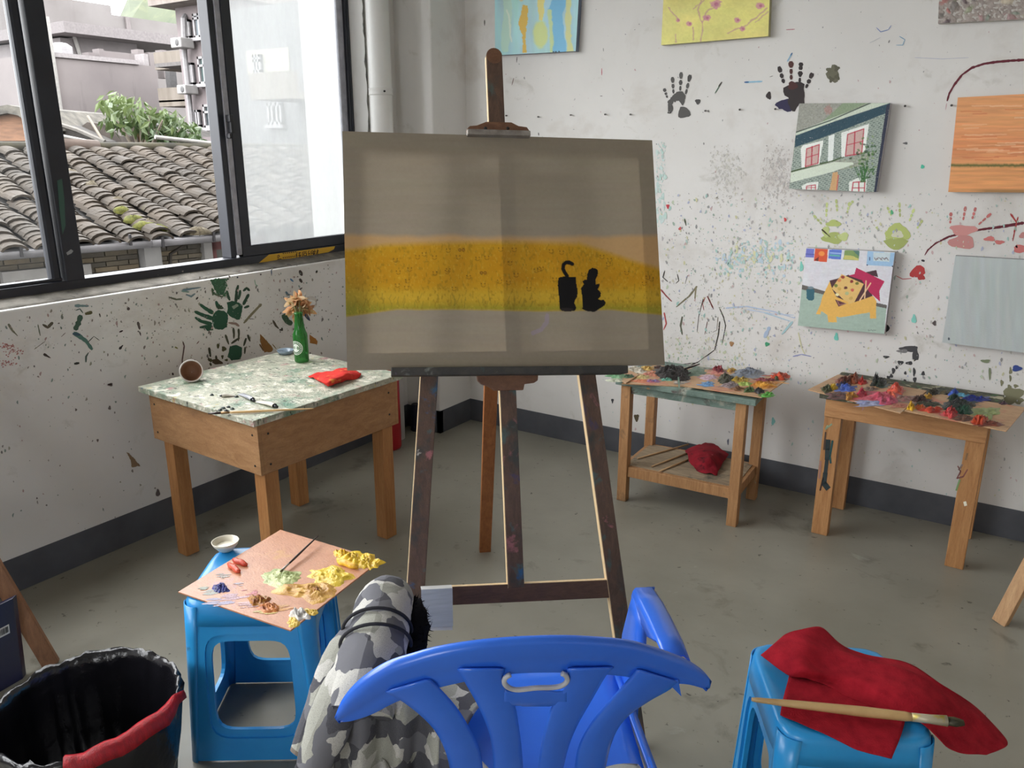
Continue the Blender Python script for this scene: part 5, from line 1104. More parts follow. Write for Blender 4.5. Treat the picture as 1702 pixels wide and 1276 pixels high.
# paint smears on its two front legs
m = MB()
def onleg(u, v): n = -ay3; return Lp(u, v, T3(0, -D3/2-.0208, 0), n)
f9 = lambda x, y: (1330+x/3.546, 600+y/3.546)
for pts, w, c in ((((165, 465), (160, 520), (158, 580), (148, 660), (140, 720), (165, 752)), 30, C(46, 56, 58)), (((190, 470), (175, 560), (180, 600)), 14, C(44, 84, 84)), (((135, 690), (118, 760)), 12, C(60, 44, 44)), (((160, 380), (150, 400), (185, 372)), 10, C(150, 170, 140)), (((120, 590), (112, 690)), 14, C(160, 120, 110)), (((150, 420), (140, 520)), 12, C(90, 70, 60)), (((930, 620), (945, 650), (925, 690), (960, 680), (985, 640)), 9, C(130, 80, 76)), (((940, 700), (920, 760)), 12, C(120, 150, 100)), (((955, 610), (935, 640)), 10, C(140, 120, 110)), (((970, 830), (975, 850)), 16, C(230, 224, 204)), (((985, 545), (975, 580)), 14, C(140, 110, 80))):
    for a, b_ in zip(pts[:-1], pts[1:]):
        d = nrm(np.array(b_, float)-np.array(a, float)); n = np.array((-d[1], d[0]))*w/2*RNG.uniform(.7, 1.1)
        m.ngon([onleg(*f9(*(np.array(p)+s_*n))) for p, s_ in ((a-d*3, 1), (b_+d*3, 1), (b_+d*3, -1), (a-d*3, -1))], vary(c, .2))
o = m.build('paint_smear', M_MARK, t3, colors=True, fix=False); o['kind'] = 'stuff'

# ================================================================== PALETTES AND PAINT
M_PLY = wood('palette_ply', C(206, 168, 128), C(184, 142, 104), (2, 5, 1), .45, stains=((C(196, 120, 96), 9, .58, .68), (C(190, 186, 172), 11, .62, .70), (C(120, 110, 104), 12, .64, .72), (C(206, 170, 96), 10, .66, .73), (C(130, 150, 140), 12, .70, .75)))
M_PLYW = wood('palette_ply_warm', C(202, 146, 112), C(186, 128, 96), (2, 4, 1), .35, stains=((C(206, 160, 80), 4, .60, .72), (C(176, 130, 140), 5, .62, .72), (C(150, 160, 140), 6, .68, .76)))
M_OIL = vcol('fresh_oil_paint', .34, bump=.5, bscale=220, spec=.5, coat=.15)
def board(name, label, quad, z, mat, th=.004, group=None, lean=None):
    zz = [z]*4 if not hasattr(z, '__len__') else z
    P = [Zp(u, v, k) for (u, v), k in zip(quad, zz)]
    c = sum(P)/4; t = thing(name, label, 'palette', (c[0], c[1], min(zz)-th), group)
    m = MB(); m.prism(P, (0, 0, -th)); m.build('board', mat, t, bevel=.0006)
    return t
def blob(par, u, v, ru, rv, z, h, col, col2=None, seed=0, rough=1.0, rot=0.0, name='paint_blob', smear=False):
    """ridged dollop of paint: (ru, rv) are its half sizes in the photo's pixels"""
    n = 20; k = 40; c = Zp(u, v, z); ru *= 1.12; rv *= 1.12
    ex_ = Zp(u+math.cos(rot)*ru, v+math.sin(rot)*ru*.6, z)-c; ey_ = Zp(u-math.sin(rot)*rv*.4, v+rv, z)-c
    col2 = col2 or tuple(x*.7 for x in col[:3])+(1,)
    r_ = np.linspace(0, 1, n)[:, None]; th = np.linspace(0, 2*math.pi, k)[None, :]
    w = 1+.55*rough*fbm(np.cos(th)*1.9+seed*7.3, np.sin(th)*1.9, seed+1, 3)
    x, y = np.cos(th)*r_*w, np.sin(th)*r_*w
    nz = fbm(x*3.1+seed*5.1, y*2.2, seed+2, 4); rid = 1-np.abs(fbm(x*6+y*3+seed, y*8-x*2, seed+4, 3))*2.2
    hh = h*((1-r_**2.2)*(.45+.75*nz)+.62*rough*np.clip(rid, -.3, 1)*(1-r_**3)*(.5+.5*nz)); hh = np.maximum(hh, .0004*(1-r_)); hh = np.where(r_ >= 1, -.0005, hh)
    P = c+ex_*x[..., None]+ey_*y[..., None]+hh[..., None]*np.array((0, 0, 1.))
    t_ = np.clip(.5+1.3*fbm(x*3+seed*3, y*3.5, seed+9, 4)-.25*np.clip(rid, -.5, 1), 0, 1)[..., None]
    cc = np.array(col[:3])*(1-t_)*1.08+np.array(col2[:3])*t_*.9
    m = MB(); m.grid(P.tolist()); m.c = [tuple(q)+(1.0,) for q in np.clip(cc, 0, 1).reshape(-1, 3).tolist()]; return m.build(name, M_OIL, par, smooth=True, colors=True)

# ---- palette on the left stool
SZ = .45
pal = board('palette_board', 'wooden palette board with yellow and green paint heaps on the blue stool', ((466, 880), (633, 930), (483, 1047), (296, 983)), (SZ+.007, SZ+.007, SZ+.007, SZ+.007), M_PLYW, .004, 'palettes')
PZ = SZ+.007
for i, (u, v, ru, rv, h, c, c2) in enumerate(((470, 960, 29, 13, .010, C(196, 204, 144), C(150, 162, 96)), (547, 957, 32, 15, .012, C(236, 206, 76), C(206, 170, 40)), (590, 930, 24, 12, .014, C(240, 204, 50), C(214, 168, 30)), (612, 934, 20, 12, .014, C(236, 200, 60), C(206, 164, 30)), (570, 921, 14, 6, .012, C(232, 190, 40), C(190, 140, 20)), (512, 983, 40, 16, .012, C(216, 170, 84), C(186, 130, 52)), (528, 982, 16, 8, .012, C(196, 140, 60), C(150, 96, 40)), (430, 1000, 15, 8, .013, C(150, 84, 40), C(190, 140, 40)), (447, 1010, 18, 8, .010, C(206, 130, 70), C(170, 96, 60)), (368, 978, 12, 8, .012, C(36, 44, 128), C(28, 34, 100)), (497, 1020, 15, 11, .016, C(226, 222, 216), C(196, 190, 180)), (487, 1035, 11, 7, .006, C(232, 196, 90), C(214, 176, 60)), (515, 1017, 12, 5, .006, C(226, 190, 80), C(206, 170, 50)))):
    blob(pal, u, v, ru, rv, PZ, h, c, c2, i+1, 1.1)
def roll(par, u0, v0, u1, v1, z, r, col, col2, seed):
    a, b_ = Zp(u0, v0, z+r*.7), Zp(u1, v1, z+r*.7); m = MB(); pts = [a+(b_-a)*k/6+np.array((0, 0, .002*math.sin(k*2+seed))) for k in range(7)]
    m.tube(pts, [r*.6, r, r*1.08, r, r*1.05, r*.95, r*.5], 10, col); m.c = [vary(col if (q*7+seed) % 5 else col2, .15) for q in range(len(m.v))]; return m.build('paint_roll', M_OIL, par, smooth=True, colors=True)
roll(pal, 388, 930, 410, 938, PZ, .0075, C(214, 84, 56), C(190, 60, 44), 1); roll(pal, 380, 937, 398, 950, PZ, .0075, C(214, 88, 60), C(196, 66, 44), 2); roll(pal, 562, 932, 594, 942, PZ, .009, C(236, 190, 60), C(226, 170, 50), 3)
# thin smears wiped over the board
m = MB(); k_ = 0
for u, v, ru, rv, c in ((350, 984, 26, 7, C(150, 150, 140)), (365, 1000, 34, 9, C(150, 140, 166)), (385, 992, 28, 8, C(176, 140, 150)), (420, 986, 18, 8, C(196, 110, 116)), (415, 1004, 26, 7, C(190, 150, 150)), (375, 955, 16, 6, C(160, 150, 140)), (445, 1017, 28, 6, C(206, 186, 120)), (470, 1008, 26, 8, C(206, 150, 90)), (535, 985, 26, 8, C(214, 170, 90)), (395, 970, 10, 5, C(170, 160, 170)), (340, 977, 16, 5, C(140, 144, 128)), (548, 985, 12, 5, C(214, 160, 60))):
    for j in range(9):
        k_ += 1; du, dv = RNG.normal()*ru*.3, RNG.normal()*rv*.35; w = ru*RNG.uniform(.2, .5); q = []
        for a in range(9): th = 2*math.pi*a/9; q.append(Zp(u+du+math.cos(th)*w, v+dv+math.sin(th)*w*.13+math.cos(th)*w*-.12, PZ+.0004+k_*.000006))
        m.ngon(q, vary(c, .15))
o = m.build('paint_smear', M_OIL, pal, colors=True, fix=False); o['kind'] = 'stuff'

# wiped paint around the heaps of a palette (one film of paint per board)
def film(par, fmap, items, k, z, seed, per=5):
    m = MB(); q_ = 0
    for it in items:
        x, y, rx, ry, h, c, c2 = it
        for j in range(per):
            q_ += 1; a = RNG.uniform(-.35, .35); L = rx*RNG.uniform(.5, 1.25); wd = ry*RNG.uniform(.18, .5); u0, v0 = x+RNG.normal()*rx*.45, y+RNG.normal()*ry*.5; pts = []
            for t in np.linspace(0, 2*math.pi, 11)[:-1]:
                w = 1+RNG.normal()*.18; px_, py_ = math.cos(t)*L*w, math.sin(t)*wd*w; pts.append(Zp(*fmap(u0+px_*math.cos(a)-py_*math.sin(a), v0+px_*math.sin(a)*.4+py_), z+.0004+q_*.000008))
            m.ngon(pts, vary(c if j % 2 else c2, .25))
    o = m.build('paint_film', M_OIL, par, colors=True, fix=False); o['kind'] = 'stuff'
# ---- palettes on the shelf table
z2 = mz+.024
b1 = board('palette_board', 'crowded palette board with a black bristly heap on the shelf table', ((1086, 606), (1186, 615), (1144, 642), (1033, 637)), z2+.004, M_PLY, .004, 'palettes')
b0 = board('palette_board', 'green-smeared board end sticking out below the big canvas', ((1012, 622), (1044, 614), (1062, 622), (1040, 636.5)), z2+.010, M_PLY, .004, 'palettes')
b2 = board('palette_board', 'wide palette board with red blue and yellow heaps on the shelf table', ((1186, 611), (1312, 628), (1266, 660), (1144, 642)), z2+.0125, M_PLY, .004, 'palettes')
fp = lambda x, y: (1000+x/5.157, 590+y/5.157)
HEAP1 = ((610, 165, 120, 45, .030, C(44, 38, 38), C(24, 22, 24)), (690, 200, 60, 26, .02, C(50, 42, 42), C(30, 26, 26)), (280, 130, 90, 24, .014, C(214, 206, 190), C(180, 170, 150)), (390, 118, 60, 14, .012, C(226, 196, 120), C(200, 150, 70)), (430, 165, 60, 22, .010, C(214, 150, 120), C(190, 110, 90)), (350, 190, 60, 14, .008, C(214, 196, 140), C(190, 160, 100)), (440, 222, 50, 12, .008, C(170, 90, 110), C(130, 120, 170)), (330, 222, 80, 12, .005, C(222, 140, 104), C(204, 120, 84)), (560, 212, 50, 10, .008, C(120, 180, 160), C(80, 150, 130)), (490, 108, 40, 8, .01, C(60, 50, 48), C(100, 70, 60)), (680, 235, 50, 12, .004, C(190, 180, 170), C(150, 140, 134)), (800, 150, 70, 34, .006, C(110, 134, 114), C(80, 106, 90)))
film(b1, fp, HEAP1, 1, z2+.004, 1)
for i, (x, y, rx, ry, h, c, c2) in enumerate(HEAP1):
    blob(b1, *fp(x, y), rx/5.157, ry/5.157, z2+.004, h, c, c2, i+31, 1.3)
for i, (x, y, rx, ry, h, c, c2) in enumerate(((130, 180, 70, 20, .014, C(104, 150, 110), C(150, 190, 150)), (230, 185, 50, 10, .01, C(60, 90, 70), C(90, 120, 90)), (120, 215, 60, 12, .006, C(206, 206, 186), C(160, 176, 150)))):
    blob(b0, *fp(x, y), rx/5.157, ry/5.157, z2+.010, h, c, c2, i+51, 1.2)
HEAP2 = ((1008, 130, 46, 20, .018, C(150, 40, 52), C(110, 24, 36)), (1112, 134, 34, 14, .012, C(206, 170, 80), C(160, 110, 60)), (1250, 160, 120, 34, .016, C(116, 124, 140), C(150, 154, 160)), (1068, 206, 66, 32, .018, C(84, 84, 66), C(56, 60, 48)), (906, 250, 48, 20, .006, C(110, 156, 200), C(90, 136, 186)), (930, 190, 60, 24, .006, C(206, 180, 196), C(190, 140, 150)), (1190, 215, 60, 22, .014, C(206, 170, 60), C(130, 110, 50)), (1230, 250, 60, 18, .01, C(160, 186, 100), C(180, 190, 80)), (1390, 255, 110, 24, .014, C(222, 160, 60), C(190, 110, 40)), (1400, 218, 90, 14, .012, C(150, 70, 76), C(110, 60, 60)), (1530, 185, 80, 22, .02, C(214, 84, 50), C(170, 60, 40)), (1520, 205, 50, 8, .012, C(70, 84, 50), C(50, 50, 40)), (1090, 258, 60, 18, .012, C(130, 116, 120), C(170, 150, 150)), (1160, 292, 60, 10, .01, C(120, 84, 60), C(150, 110, 80)), (1270, 305, 44, 16, .014, C(84, 110, 64), C(60, 84, 50)), (1350, 312, 44, 16, .016, C(54, 52, 54), C(40, 40, 44)), (1420, 342, 48, 18, .012, C(110, 190, 84), C(80, 150, 60)), (980, 150, 50, 20, .004, C(206, 120, 110), C(214, 150, 130)))
film(b2, fp, HEAP2, 1, z2+.0125, 1)
for i, (x, y, rx, ry, h, c, c2) in enumerate(HEAP2):
    blob(b2, *fp(x, y), rx/5.157, ry/5.157, z2+.0125, h, c, c2, i+61, 1.3)
# two brushes leaning out of the black heap and a thin knife over the edge
def brush(name, label, p0, p1, r, hcol, fcol, bcol, ferr=.12, bris=.1, flat=.5, group='paint brushes', cat='brush', taper=.55):
    p0 = np.asarray(p0, float); p1 = np.asarray(p1, float); c = (p0+p1)/2; t = thing(name, label, cat, (c[0], c[1], min(p0[2], p1[2])-r), group)
    d = p1-p0; L = 1-ferr-bris; pts = [p0+d*L*k for k in (0, .04, .3, .7, .96, 1)]
    m = MB(); m.tube(pts, [r*taper*.7, r*taper, r*.85, r*1.1, r, r*.85], 10); m.build('handle', hcol, t, smooth=True)
    m = MB(); m.tube([p0+d*L, p0+d*(L+ferr*.5), p0+d*(L+ferr)], [r*.9, r*.95, r*1.15], 12, flat=1.0); m.build('ferrule', fcol, t, smooth=True)
    m = MB(); m.tube([p0+d*(L+ferr), p0+d*(L+ferr+bris*.5), p0+d], [r*1.15, r*1.3, r*.75], 12, flat=flat); m.build('bristles', bcol, t, smooth=True)
    return t
M_TANH = pm('tan_brush_handle', C(206, 172, 120), C(186, 150, 100), rough=.4, scale=14, stretch=(1, 1, 1)); M_FER = pm('tin_ferrule', C(196, 186, 160), rough=.35, metal=.3, stains=((C(196, 176, 60), 30, .46, .56),)); M_BRD = pm('dark_bristles', C(44, 42, 30), C(90, 84, 30), rough=.6, scale=30); M_BLKH = pm('black_brush_handle', C(52, 36, 34), rough=.35); M_STK = pm('bare_stick_wood', C(196, 160, 118), C(176, 140, 98), rough=.6, scale=20)
brush('paint_brush', 'dark brush leaning out of the black paint heap on the shelf table', Zp(1163, 605, z2+.045), Zp(1135, 614, z2+.02), .004, M_BLKH, M_BLKH, M_BLKH, group=None)
m = MB(); m.beam(Zp(1127.5, 625, z2+.012), Zp(1129, 645, z2+.008), .006, .0015, (1, 0, 0)); tag(m.build('palette_knife', pm('green_knife', C(120, 150, 130), rough=.4), loc=Zp(1128, 636, z2+.006)), 'thin green palette knife lying over the edge of the shelf table', 'knife')
# sticks and cloth on the shelf
fq = lambda x, y: (1000+x/4.115, 580+y/4.115)
for (a, b_), lb in ((((245, 748), (592, 652)), 'wooden stick furthest back on the shelf'), (((342, 802), (640, 690)), 'middle wooden stick reaching under the red cloth on the shelf'), (((392, 837), (640, 735)), 'front wooden stick reaching under the red cloth on the shelf')):
    z_ = ZSH+.0045; a3, b3 = Zp(*fq(*a), z_), Zp(*fq(*b_), z_)
    m = MB(); m.tube([a3, (a3+b3)/2, b3], [.003, .0045, .004], 8); tag(m.build('brush_stick', M_STK, loc=(a3+b3)/2-np.array((0, 0, .0045)), smooth=True), lb, 'stick', 'sticks on the shelf')
M_REDC = pm('red_felt_cloth', C(176, 34, 48), C(146, 24, 38), rough=.95, scale=40, bump=.3, bscale=300, spec=.15)
M_REDD = pm('dark_stained_red_cloth', C(160, 34, 48), C(120, 26, 38), rough=.9, scale=14, bump=.3, bscale=200, spec=.2, stains=((C(80, 24, 32), 16, .58, .68), (C(206, 96, 100), 20, .66, .72)))
def cloth(name, label, rows, mat, n=10, amp=.004, seed=1, grow=None, thick=.0015, freq=40, zmin=None, par=None):
    """control rows of (u, v, z); bicubic-ish resample, wrinkles, thickness"""
    Cg = np.array([[Zp(u, v, z) for (u, v, z) in row] for row in rows])
    def res(a, k):   # Catmull-Rom along axis 0
        L = a.shape[0]; out = []
        for q in np.linspace(0, L-1, (L-1)*k+1):
            i = min(int(q), L-2); t = q-i; p1, p2 = a[i], a[i+1]; p0 = a[i-1] if i > 0 else 2*p1-p2; p3 = a[i+2] if i+2 < L else 2*p2-p1
            out.append(.5*((2*p1)+(-p0+p2)*t+(2*p0-5*p1+4*p2-p3)*t*t+(-p0+3*p1-3*p2+p3)*t**3))
        return np.array(out)
    G = res(Cg, n); G = res(G.transpose(1, 0, 2), n).transpose(1, 0, 2)
    G[..., 2] += amp*fbm(G[..., 0]*freq, G[..., 1]*freq, seed, 3)
    if zmin is not None: G[..., 2] = np.maximum(G[..., 2], zmin)
    c = G.reshape(-1, 3).mean(0); c[2] = G[..., 2].min(); m = MB(); m.grid(G.tolist())
    if par is not None: return m.build(name, mat, par, smooth=True, solid=thick, offset=0)
    o = m.build(name, mat, loc=c, smooth=True, solid=thick, offset=0); tag(o, label, 'cloth'); return o
s_ = ZSH+.004
cloth('red_cloth', 'crumpled dark red cloth on the low shelf', [[(*fq(570, 690), s_+.01), (*fq(640, 660), s_+.02), (*fq(735, 640), s_+.012), (*fq(800, 672), s_+.01), (*fq(868, 720), s_+.003)], [(*fq(590, 730), s_+.012), (*fq(660, 710), s_+.035), (*fq(740, 700), s_+.04), (*fq(800, 715), s_+.03), (*fq(862, 735), s_+.004)], [(*fq(600, 775), s_+.006), (*fq(680, 770), s_+.03), (*fq(740, 745), s_+.045), (*fq(780, 760), s_+.03), (*fq(830, 775), s_+.006)], [(*fq(635, 812), s_), (*fq(700, 820), s_+.012), (*fq(760, 800), s_+.022), (*fq(790, 815), s_+.014), (*fq(800, 830), s_)], [(*fq(650, 830), s_), (*fq(705, 852), s_), (*fq(745, 848), s_+.006), (*fq(785, 862), s_), (*fq(792, 845), s_)]], M_REDD, 7, .006, 3, zmin=ZSH+.0015)

# ---- palettes on the right table
z3 = rz+.020
b3 = board('palette_board', 'palette board with pink and coral heaps on the pine side table', ((1393, 622), (1541, 649), (1497, 686), (1343, 647)), z3+.005, M_PLY, .004, 'palettes')
b4 = board('palette_board', 'palette board with dark green and blue heaps reaching past the side table end', ((1541, 651), (1706, 677), (1673, 716), (1503, 682)), z3+.005, M_PLY, .004, 'palettes')
fr_ = lambda x, y: (1330+x/4.575, 600+y/4.575)
HEAP3 = ((345, 160, 60, 26, .022, C(120, 60, 46), C(70, 44, 40)), (400, 140, 46, 24, .026, C(160, 80, 40), C(110, 60, 44)), (470, 160, 30, 20, .02, C(196, 56, 46), C(150, 40, 40)), (345, 205, 56, 24, .014, C(60, 90, 180), C(80, 110, 196)), (330, 180, 40, 14, .016, C(44, 50, 90), C(40, 44, 60)), (205, 215, 34, 22, .018, C(80, 84, 50), C(56, 60, 44)), (250, 205, 24, 18, .018, C(236, 200, 60), C(206, 160, 40)), (290, 265, 90, 24, .008, C(110, 76, 76), C(84, 60, 64)), (380, 270, 46, 22, .016, C(150, 90, 40), C(206, 150, 60)), (600, 170, 56, 28, .024, C(52, 54, 50), C(40, 64, 52)), (575, 155, 22, 20, .03, C(44, 46, 46), C(30, 34, 36)), (530, 212, 50, 14, .008, C(120, 100, 90), C(150, 126, 110)), (600, 275, 130, 34, .016, C(214, 96, 116), C(190, 66, 90)), (470, 248, 40, 22, .02, C(206, 66, 90), C(180, 50, 70)), (660, 305, 80, 24, .014, C(206, 90, 120), C(170, 60, 84)), (730, 225, 56, 34, .024, C(222, 96, 72), C(196, 70, 56)), (700, 260, 44, 26, .014, C(222, 110, 84), C(206, 84, 70)), (530, 320, 100, 20, .006, C(176, 180, 214), C(140, 150, 200)), (780, 285, 80, 22, .008, C(150, 120, 110), C(176, 110, 110)), (760, 340, 60, 16, .004, C(170, 96, 80), C(190, 120, 96)))
film(b3, fr_, HEAP3, 1, z3+.005, 1)
for i, (x, y, rx, ry, h, c, c2) in enumerate(HEAP3):
    blob(b3, *fr_(x, y), rx/4.575, ry/4.575, z3+.005, h, c, c2, i+81, 1.3)
HEAP4 = ((1010, 242, 44, 16, .018, C(64, 58, 46), C(44, 44, 40)), (1090, 240, 30, 8, .008, C(130, 120, 90), C(110, 100, 80)), (1168, 246, 34, 16, .018, C(56, 90, 190), C(70, 110, 206)), (1230, 262, 50, 8, .01, C(110, 180, 206), C(90, 150, 190)), (1330, 290, 90, 18, .014, C(34, 44, 130), C(44, 70, 160)), (1168, 290, 36, 18, .02, C(34, 64, 50), C(28, 44, 40)), (970, 275, 34, 14, .014, C(206, 160, 50), C(150, 90, 40)), (910, 295, 56, 20, .016, C(84, 50, 44), C(60, 44, 44)), (960, 330, 90, 22, .014, C(80, 84, 64), C(60, 60, 52)), (1180, 335, 100, 30, .022, C(52, 50, 52), C(44, 60, 52)), (1240, 375, 56, 28, .022, C(36, 84, 64), C(28, 60, 48)), (845, 352, 26, 20, .02, C(236, 190, 40), C(206, 150, 30)), (900, 352, 50, 14, .012, C(206, 110, 50), C(190, 84, 40)), (1000, 375, 70, 18, .014, C(206, 80, 56), C(176, 60, 46)), (1145, 402, 44, 26, .02, C(206, 70, 70), C(176, 50, 54)), (1240, 435, 60, 20, .010, C(110, 76, 60), C(84, 60, 50)), (1365, 460, 50, 30, .024, C(206, 84, 44), C(170, 56, 40)), (1440, 480, 70, 16, .010, C(120, 60, 50), C(150, 84, 66)), (1410, 395, 90, 44, .006, C(150, 164, 96), C(130, 146, 84)), (1545, 322, 26, 8, .008, C(96, 60, 76), C(70, 44, 60)), (1285, 335, 40, 14, .010, C(90, 84, 70), C(66, 60, 56)))
film(b4, fr_, HEAP4, 1, z3+.005, 1)
for i, (x, y, rx, ry, h, c, c2) in enumerate(HEAP4):
    blob(b4, *fr_(x, y), rx/4.575, ry/4.575, z3+.005, h, c, c2, i+111, 1.3)

# ================================================================== THINGS ON THE TABLE UNDER THE WINDOW
def Tt(u, v, z=TZ): return Zp(u, v, z)
# green bottle with dried flowers
pb = Tt(502, 601); RB = .029
bt = thing('green_bottle', 'green glass beer bottle holding dried flowers on the paint table', 'bottle', pb)
mg, nt, b = _new('green_glass'); b.inputs['Base Color'].default_value = (.06, .34, .07, 1); b.inputs['Roughness'].default_value = .06; b.inputs['Transmission Weight'].default_value = .72; b.inputs['IOR'].default_value = 1.35
hb = zat(pb[0], pb[1], 526)-TZ
prof = [(.001, .002), (RB*.9, .001), (RB, .008), (RB, hb*.52), (RB*1.02, hb*.57), (RB*.97, hb*.63), (RB*.80, hb*.69), (RB*.70, hb*.76), (RB*.60, hb*.92), (RB*.55, hb*1.04), (RB*.58, hb*1.05), (RB*.58, hb*1.09), (RB*.48, hb*1.09)]
m = MB(); m.lathe(prof, pb, 28); m.build('bottle_body', mg, bt, smooth=True)
# white ring emblem printed on the glass
lab = MB(); vd = nrm(CAM-pb); ang0 = math.atan2(vd[1], vd[0])-.75
def onb(a, h): th = ang0+a; return pb+np.array((math.cos(th)*(RB+.0006), math.sin(th)*(RB+.0006), h))
def ring(cz, r0, r1, n=26, a0=0.0, a1=2*math.pi):
    for k in range(n):
        t0, t1 = a0+(a1-a0)*k/n, a0+(a1-a0)*(k+1)/n
        lab.add([onb(math.cos(t)*r/RB, cz+math.sin(t)*r) for t, r in ((t0, r0), (t1, r0), (t1, r1), (t0, r1))], [(0, 1, 2, 3)], C(226, 232, 224))
lz = hb*.34
ring(lz, .026, .0285); ring(lz, .0205, .0225); ring(lz, .0, .017, 20, .25, math.pi-.25); ring(lz, .0, .017, 20, math.pi+.3, 2*math.pi-.3)
for k in range(9):   # the band of lettering across the middle
    a = -.018+k*.0045; lab.add([onb((a+dx)/RB, lz+dz) for dx, dz in ((-.0008, -.003), (.0008, -.003), (.0008, .003), (-.0008, .003))], [(0, 1, 2, 3)], C(226, 232, 224)); 
    if k % 2: lab.add([onb((a+dx)/RB, lz+dz) for dx, dz in ((-.0018, .0018), (.0018, .0018), (.0018, .003), (-.0018, .003))], [(0, 1, 2, 3)], C(226, 232, 224))
for k in range(16):   # tiny letters round the ring
    t = 2*math.pi*k/16; lab.add([onb((math.cos(t)*.0244+dx)/RB, lz+math.sin(t)*.0244+dz) for dx, dz in ((-.0007, -.0012), (.0007, -.0012), (.0007, .0012), (-.0007, .0012))], [(0, 1, 2, 3)], C(210, 222, 210))
lab.build('printed_emblem', vcol('bottle_print', .5), bt, colors=True, fix=False)
fl = thing('dried_flower', 'withered tan flowers drooping from the neck of the green bottle', 'flowers', pb+np.array((0, 0, hb*.9)))
neck = pb+np.array((0, 0, hb*1.06)); M_DRY = vcol('dry_petals', .85, translucent=.2)
dpt = float((pb-CAM)@_fw)
heads = [(486, 512, .036), (500, 498, .038), (513, 513, .034), (493, 522, .034), (505, 508, .034), (482, 501, .026), (491, 497, .034)]
for (u, v, r_) in heads:
    c = Dp(u, v, dpt+RNG.uniform(-.02, .02)); m = MB(); m.tube([neck+np.array((0, 0, -.06)), (neck+c)/2+np.array((0, 0, .015)), c], .0022, 6); m.build('stem', pm('dry_stem', C(120, 116, 70), rough=.8), fl)
for hi_, (u, v, r_) in enumerate(heads):
    c = Dp(u, v, dpt+RNG.uniform(-.02, .02)); m = MB()
    for k in range(26):
        d = nrm(RNG.normal(size=3)+np.array((0, 0, -.25))); sd = nrm(np.cross(d, RNG.normal(size=3))); L = r_*RNG.uniform(.7, 1.25); w = L*.26; nn = np.cross(d, sd)
        col = vary([C(226, 200, 160), C(206, 160, 116), C(214, 186, 140), C(190, 140, 100), C(150, 150, 80)][RNG.integers(5 if hi_ == 5 else 4)], .15)
        pts = []
        for q, ww in ((0, .35), (.4, 1), (.75, .8), (1, .25)):
            x = c+d*L*q+nn*L*.25*q*q; pts += [x+sd*w*ww, x-sd*w*ww]
        m.add(pts, [(0, 1, 3, 2), (2, 3, 5, 4), (4, 5, 7, 6)], col)
    m.build('flower_head', M_DRY, fl, colors=True, fix=False, smooth=True)
m = MB()
for k in range(3):
    pts = [Dp(516+10*math.cos(t), 505+8*math.sin(t)-2*k, dpt+.01*k) for t in np.linspace(-2.4-k*.3, 1.6, 12)]; m.tube(pts, .0009, 5)
m.build('curled_stem', pm('grey_curled_stem', C(150, 140, 126), rough=.8), fl)
# saucer behind the bottle
p = Tt(475, 588); m = MB(); m.lathe([(.001, .003), (.022, .003), (.026, .008), (.034, .018), (.036, .018), (.030, .006), (.024, 0), (.001, 0)], p, 28)
tag(m.build('saucer', pm('blue_grey_glaze', C(150, 168, 184), C(120, 136, 150), rough=.25, scale=8, coat=.3), loc=p, smooth=True), 'shallow blue-grey saucer behind the green bottle', 'saucer')
# cup tipped on its side
pcup = Tt(319, 634); axc = nrm((.78, -.56, .34)); rc = .042
t = thing('tipped_cup', 'small white cup with a brown inside lying on the table edge', 'cup', pcup)
cc = pcup+np.array((.004, .0, rc*.98))
m = MB(); m.lathe([(.001, -.050), (.020, -.049), (rc*.8, -.025), (rc, .004), (rc*1.0, .007), (rc*.89, .008), (rc*.87, .003)], cc, 30, axc, caps=False); m.build('outside', pm('white_stoneware', C(206, 198, 192), C(176, 168, 164), rough=.4, scale=12), t, smooth=True)
m = MB(); m.lathe([(rc*.875, .004), (rc*.86, -.004), (rc*.7, -.024), (.016, -.043), (.001, -.044)], cc, 30, axc, caps=False); m.build('inside', pm('brown_glaze', C(150, 112, 88), C(120, 84, 62), rough=.5, scale=10), t, smooth=True)
# crumpled red cloth
zt_ = TZ+.003
M_REDT = pm('tomato_red_cloth', C(214, 62, 52), C(190, 44, 40), rough=.9, scale=30, bump=.3, bscale=240, spec=.2, stains=((C(222, 140, 70), 18, .60, .68), (C(110, 50, 40), 22, .68, .74)))
fc = lambda x, y: (220+x/3.545, 560+y/3.545)
cloth('red_cloth', 'crumpled bright red cloth lying beside the green bottle', [[(*fc(1035, 232), zt_), (*fc(1110, 210), zt_+.008), (*fc(1180, 195), zt_+.02), (*fc(1250, 180), zt_+.018), (*fc(1330, 205), zt_+.004)], [(*fc(1060, 240), zt_+.003), (*fc(1120, 232), zt_+.016), (*fc(1180, 222), zt_+.02), (*fc(1255, 210), zt_+.03), (*fc(1348, 218), zt_+.006)], [(*fc(1100, 258), zt_), (*fc(1130, 262), zt_+.02), (*fc(1180, 250), zt_+.026), (*fc(1245, 238), zt_+.02), (*fc(1340, 235), zt_)], [(*fc(1120, 272), zt_), (*fc(1150, 285), zt_+.006), (*fc(1175, 285), zt_+.006), (*fc(1235, 262), zt_+.004), (*fc(1320, 244), zt_)]], M_REDT, 7, .006, 5, zmin=TZ+.0012)
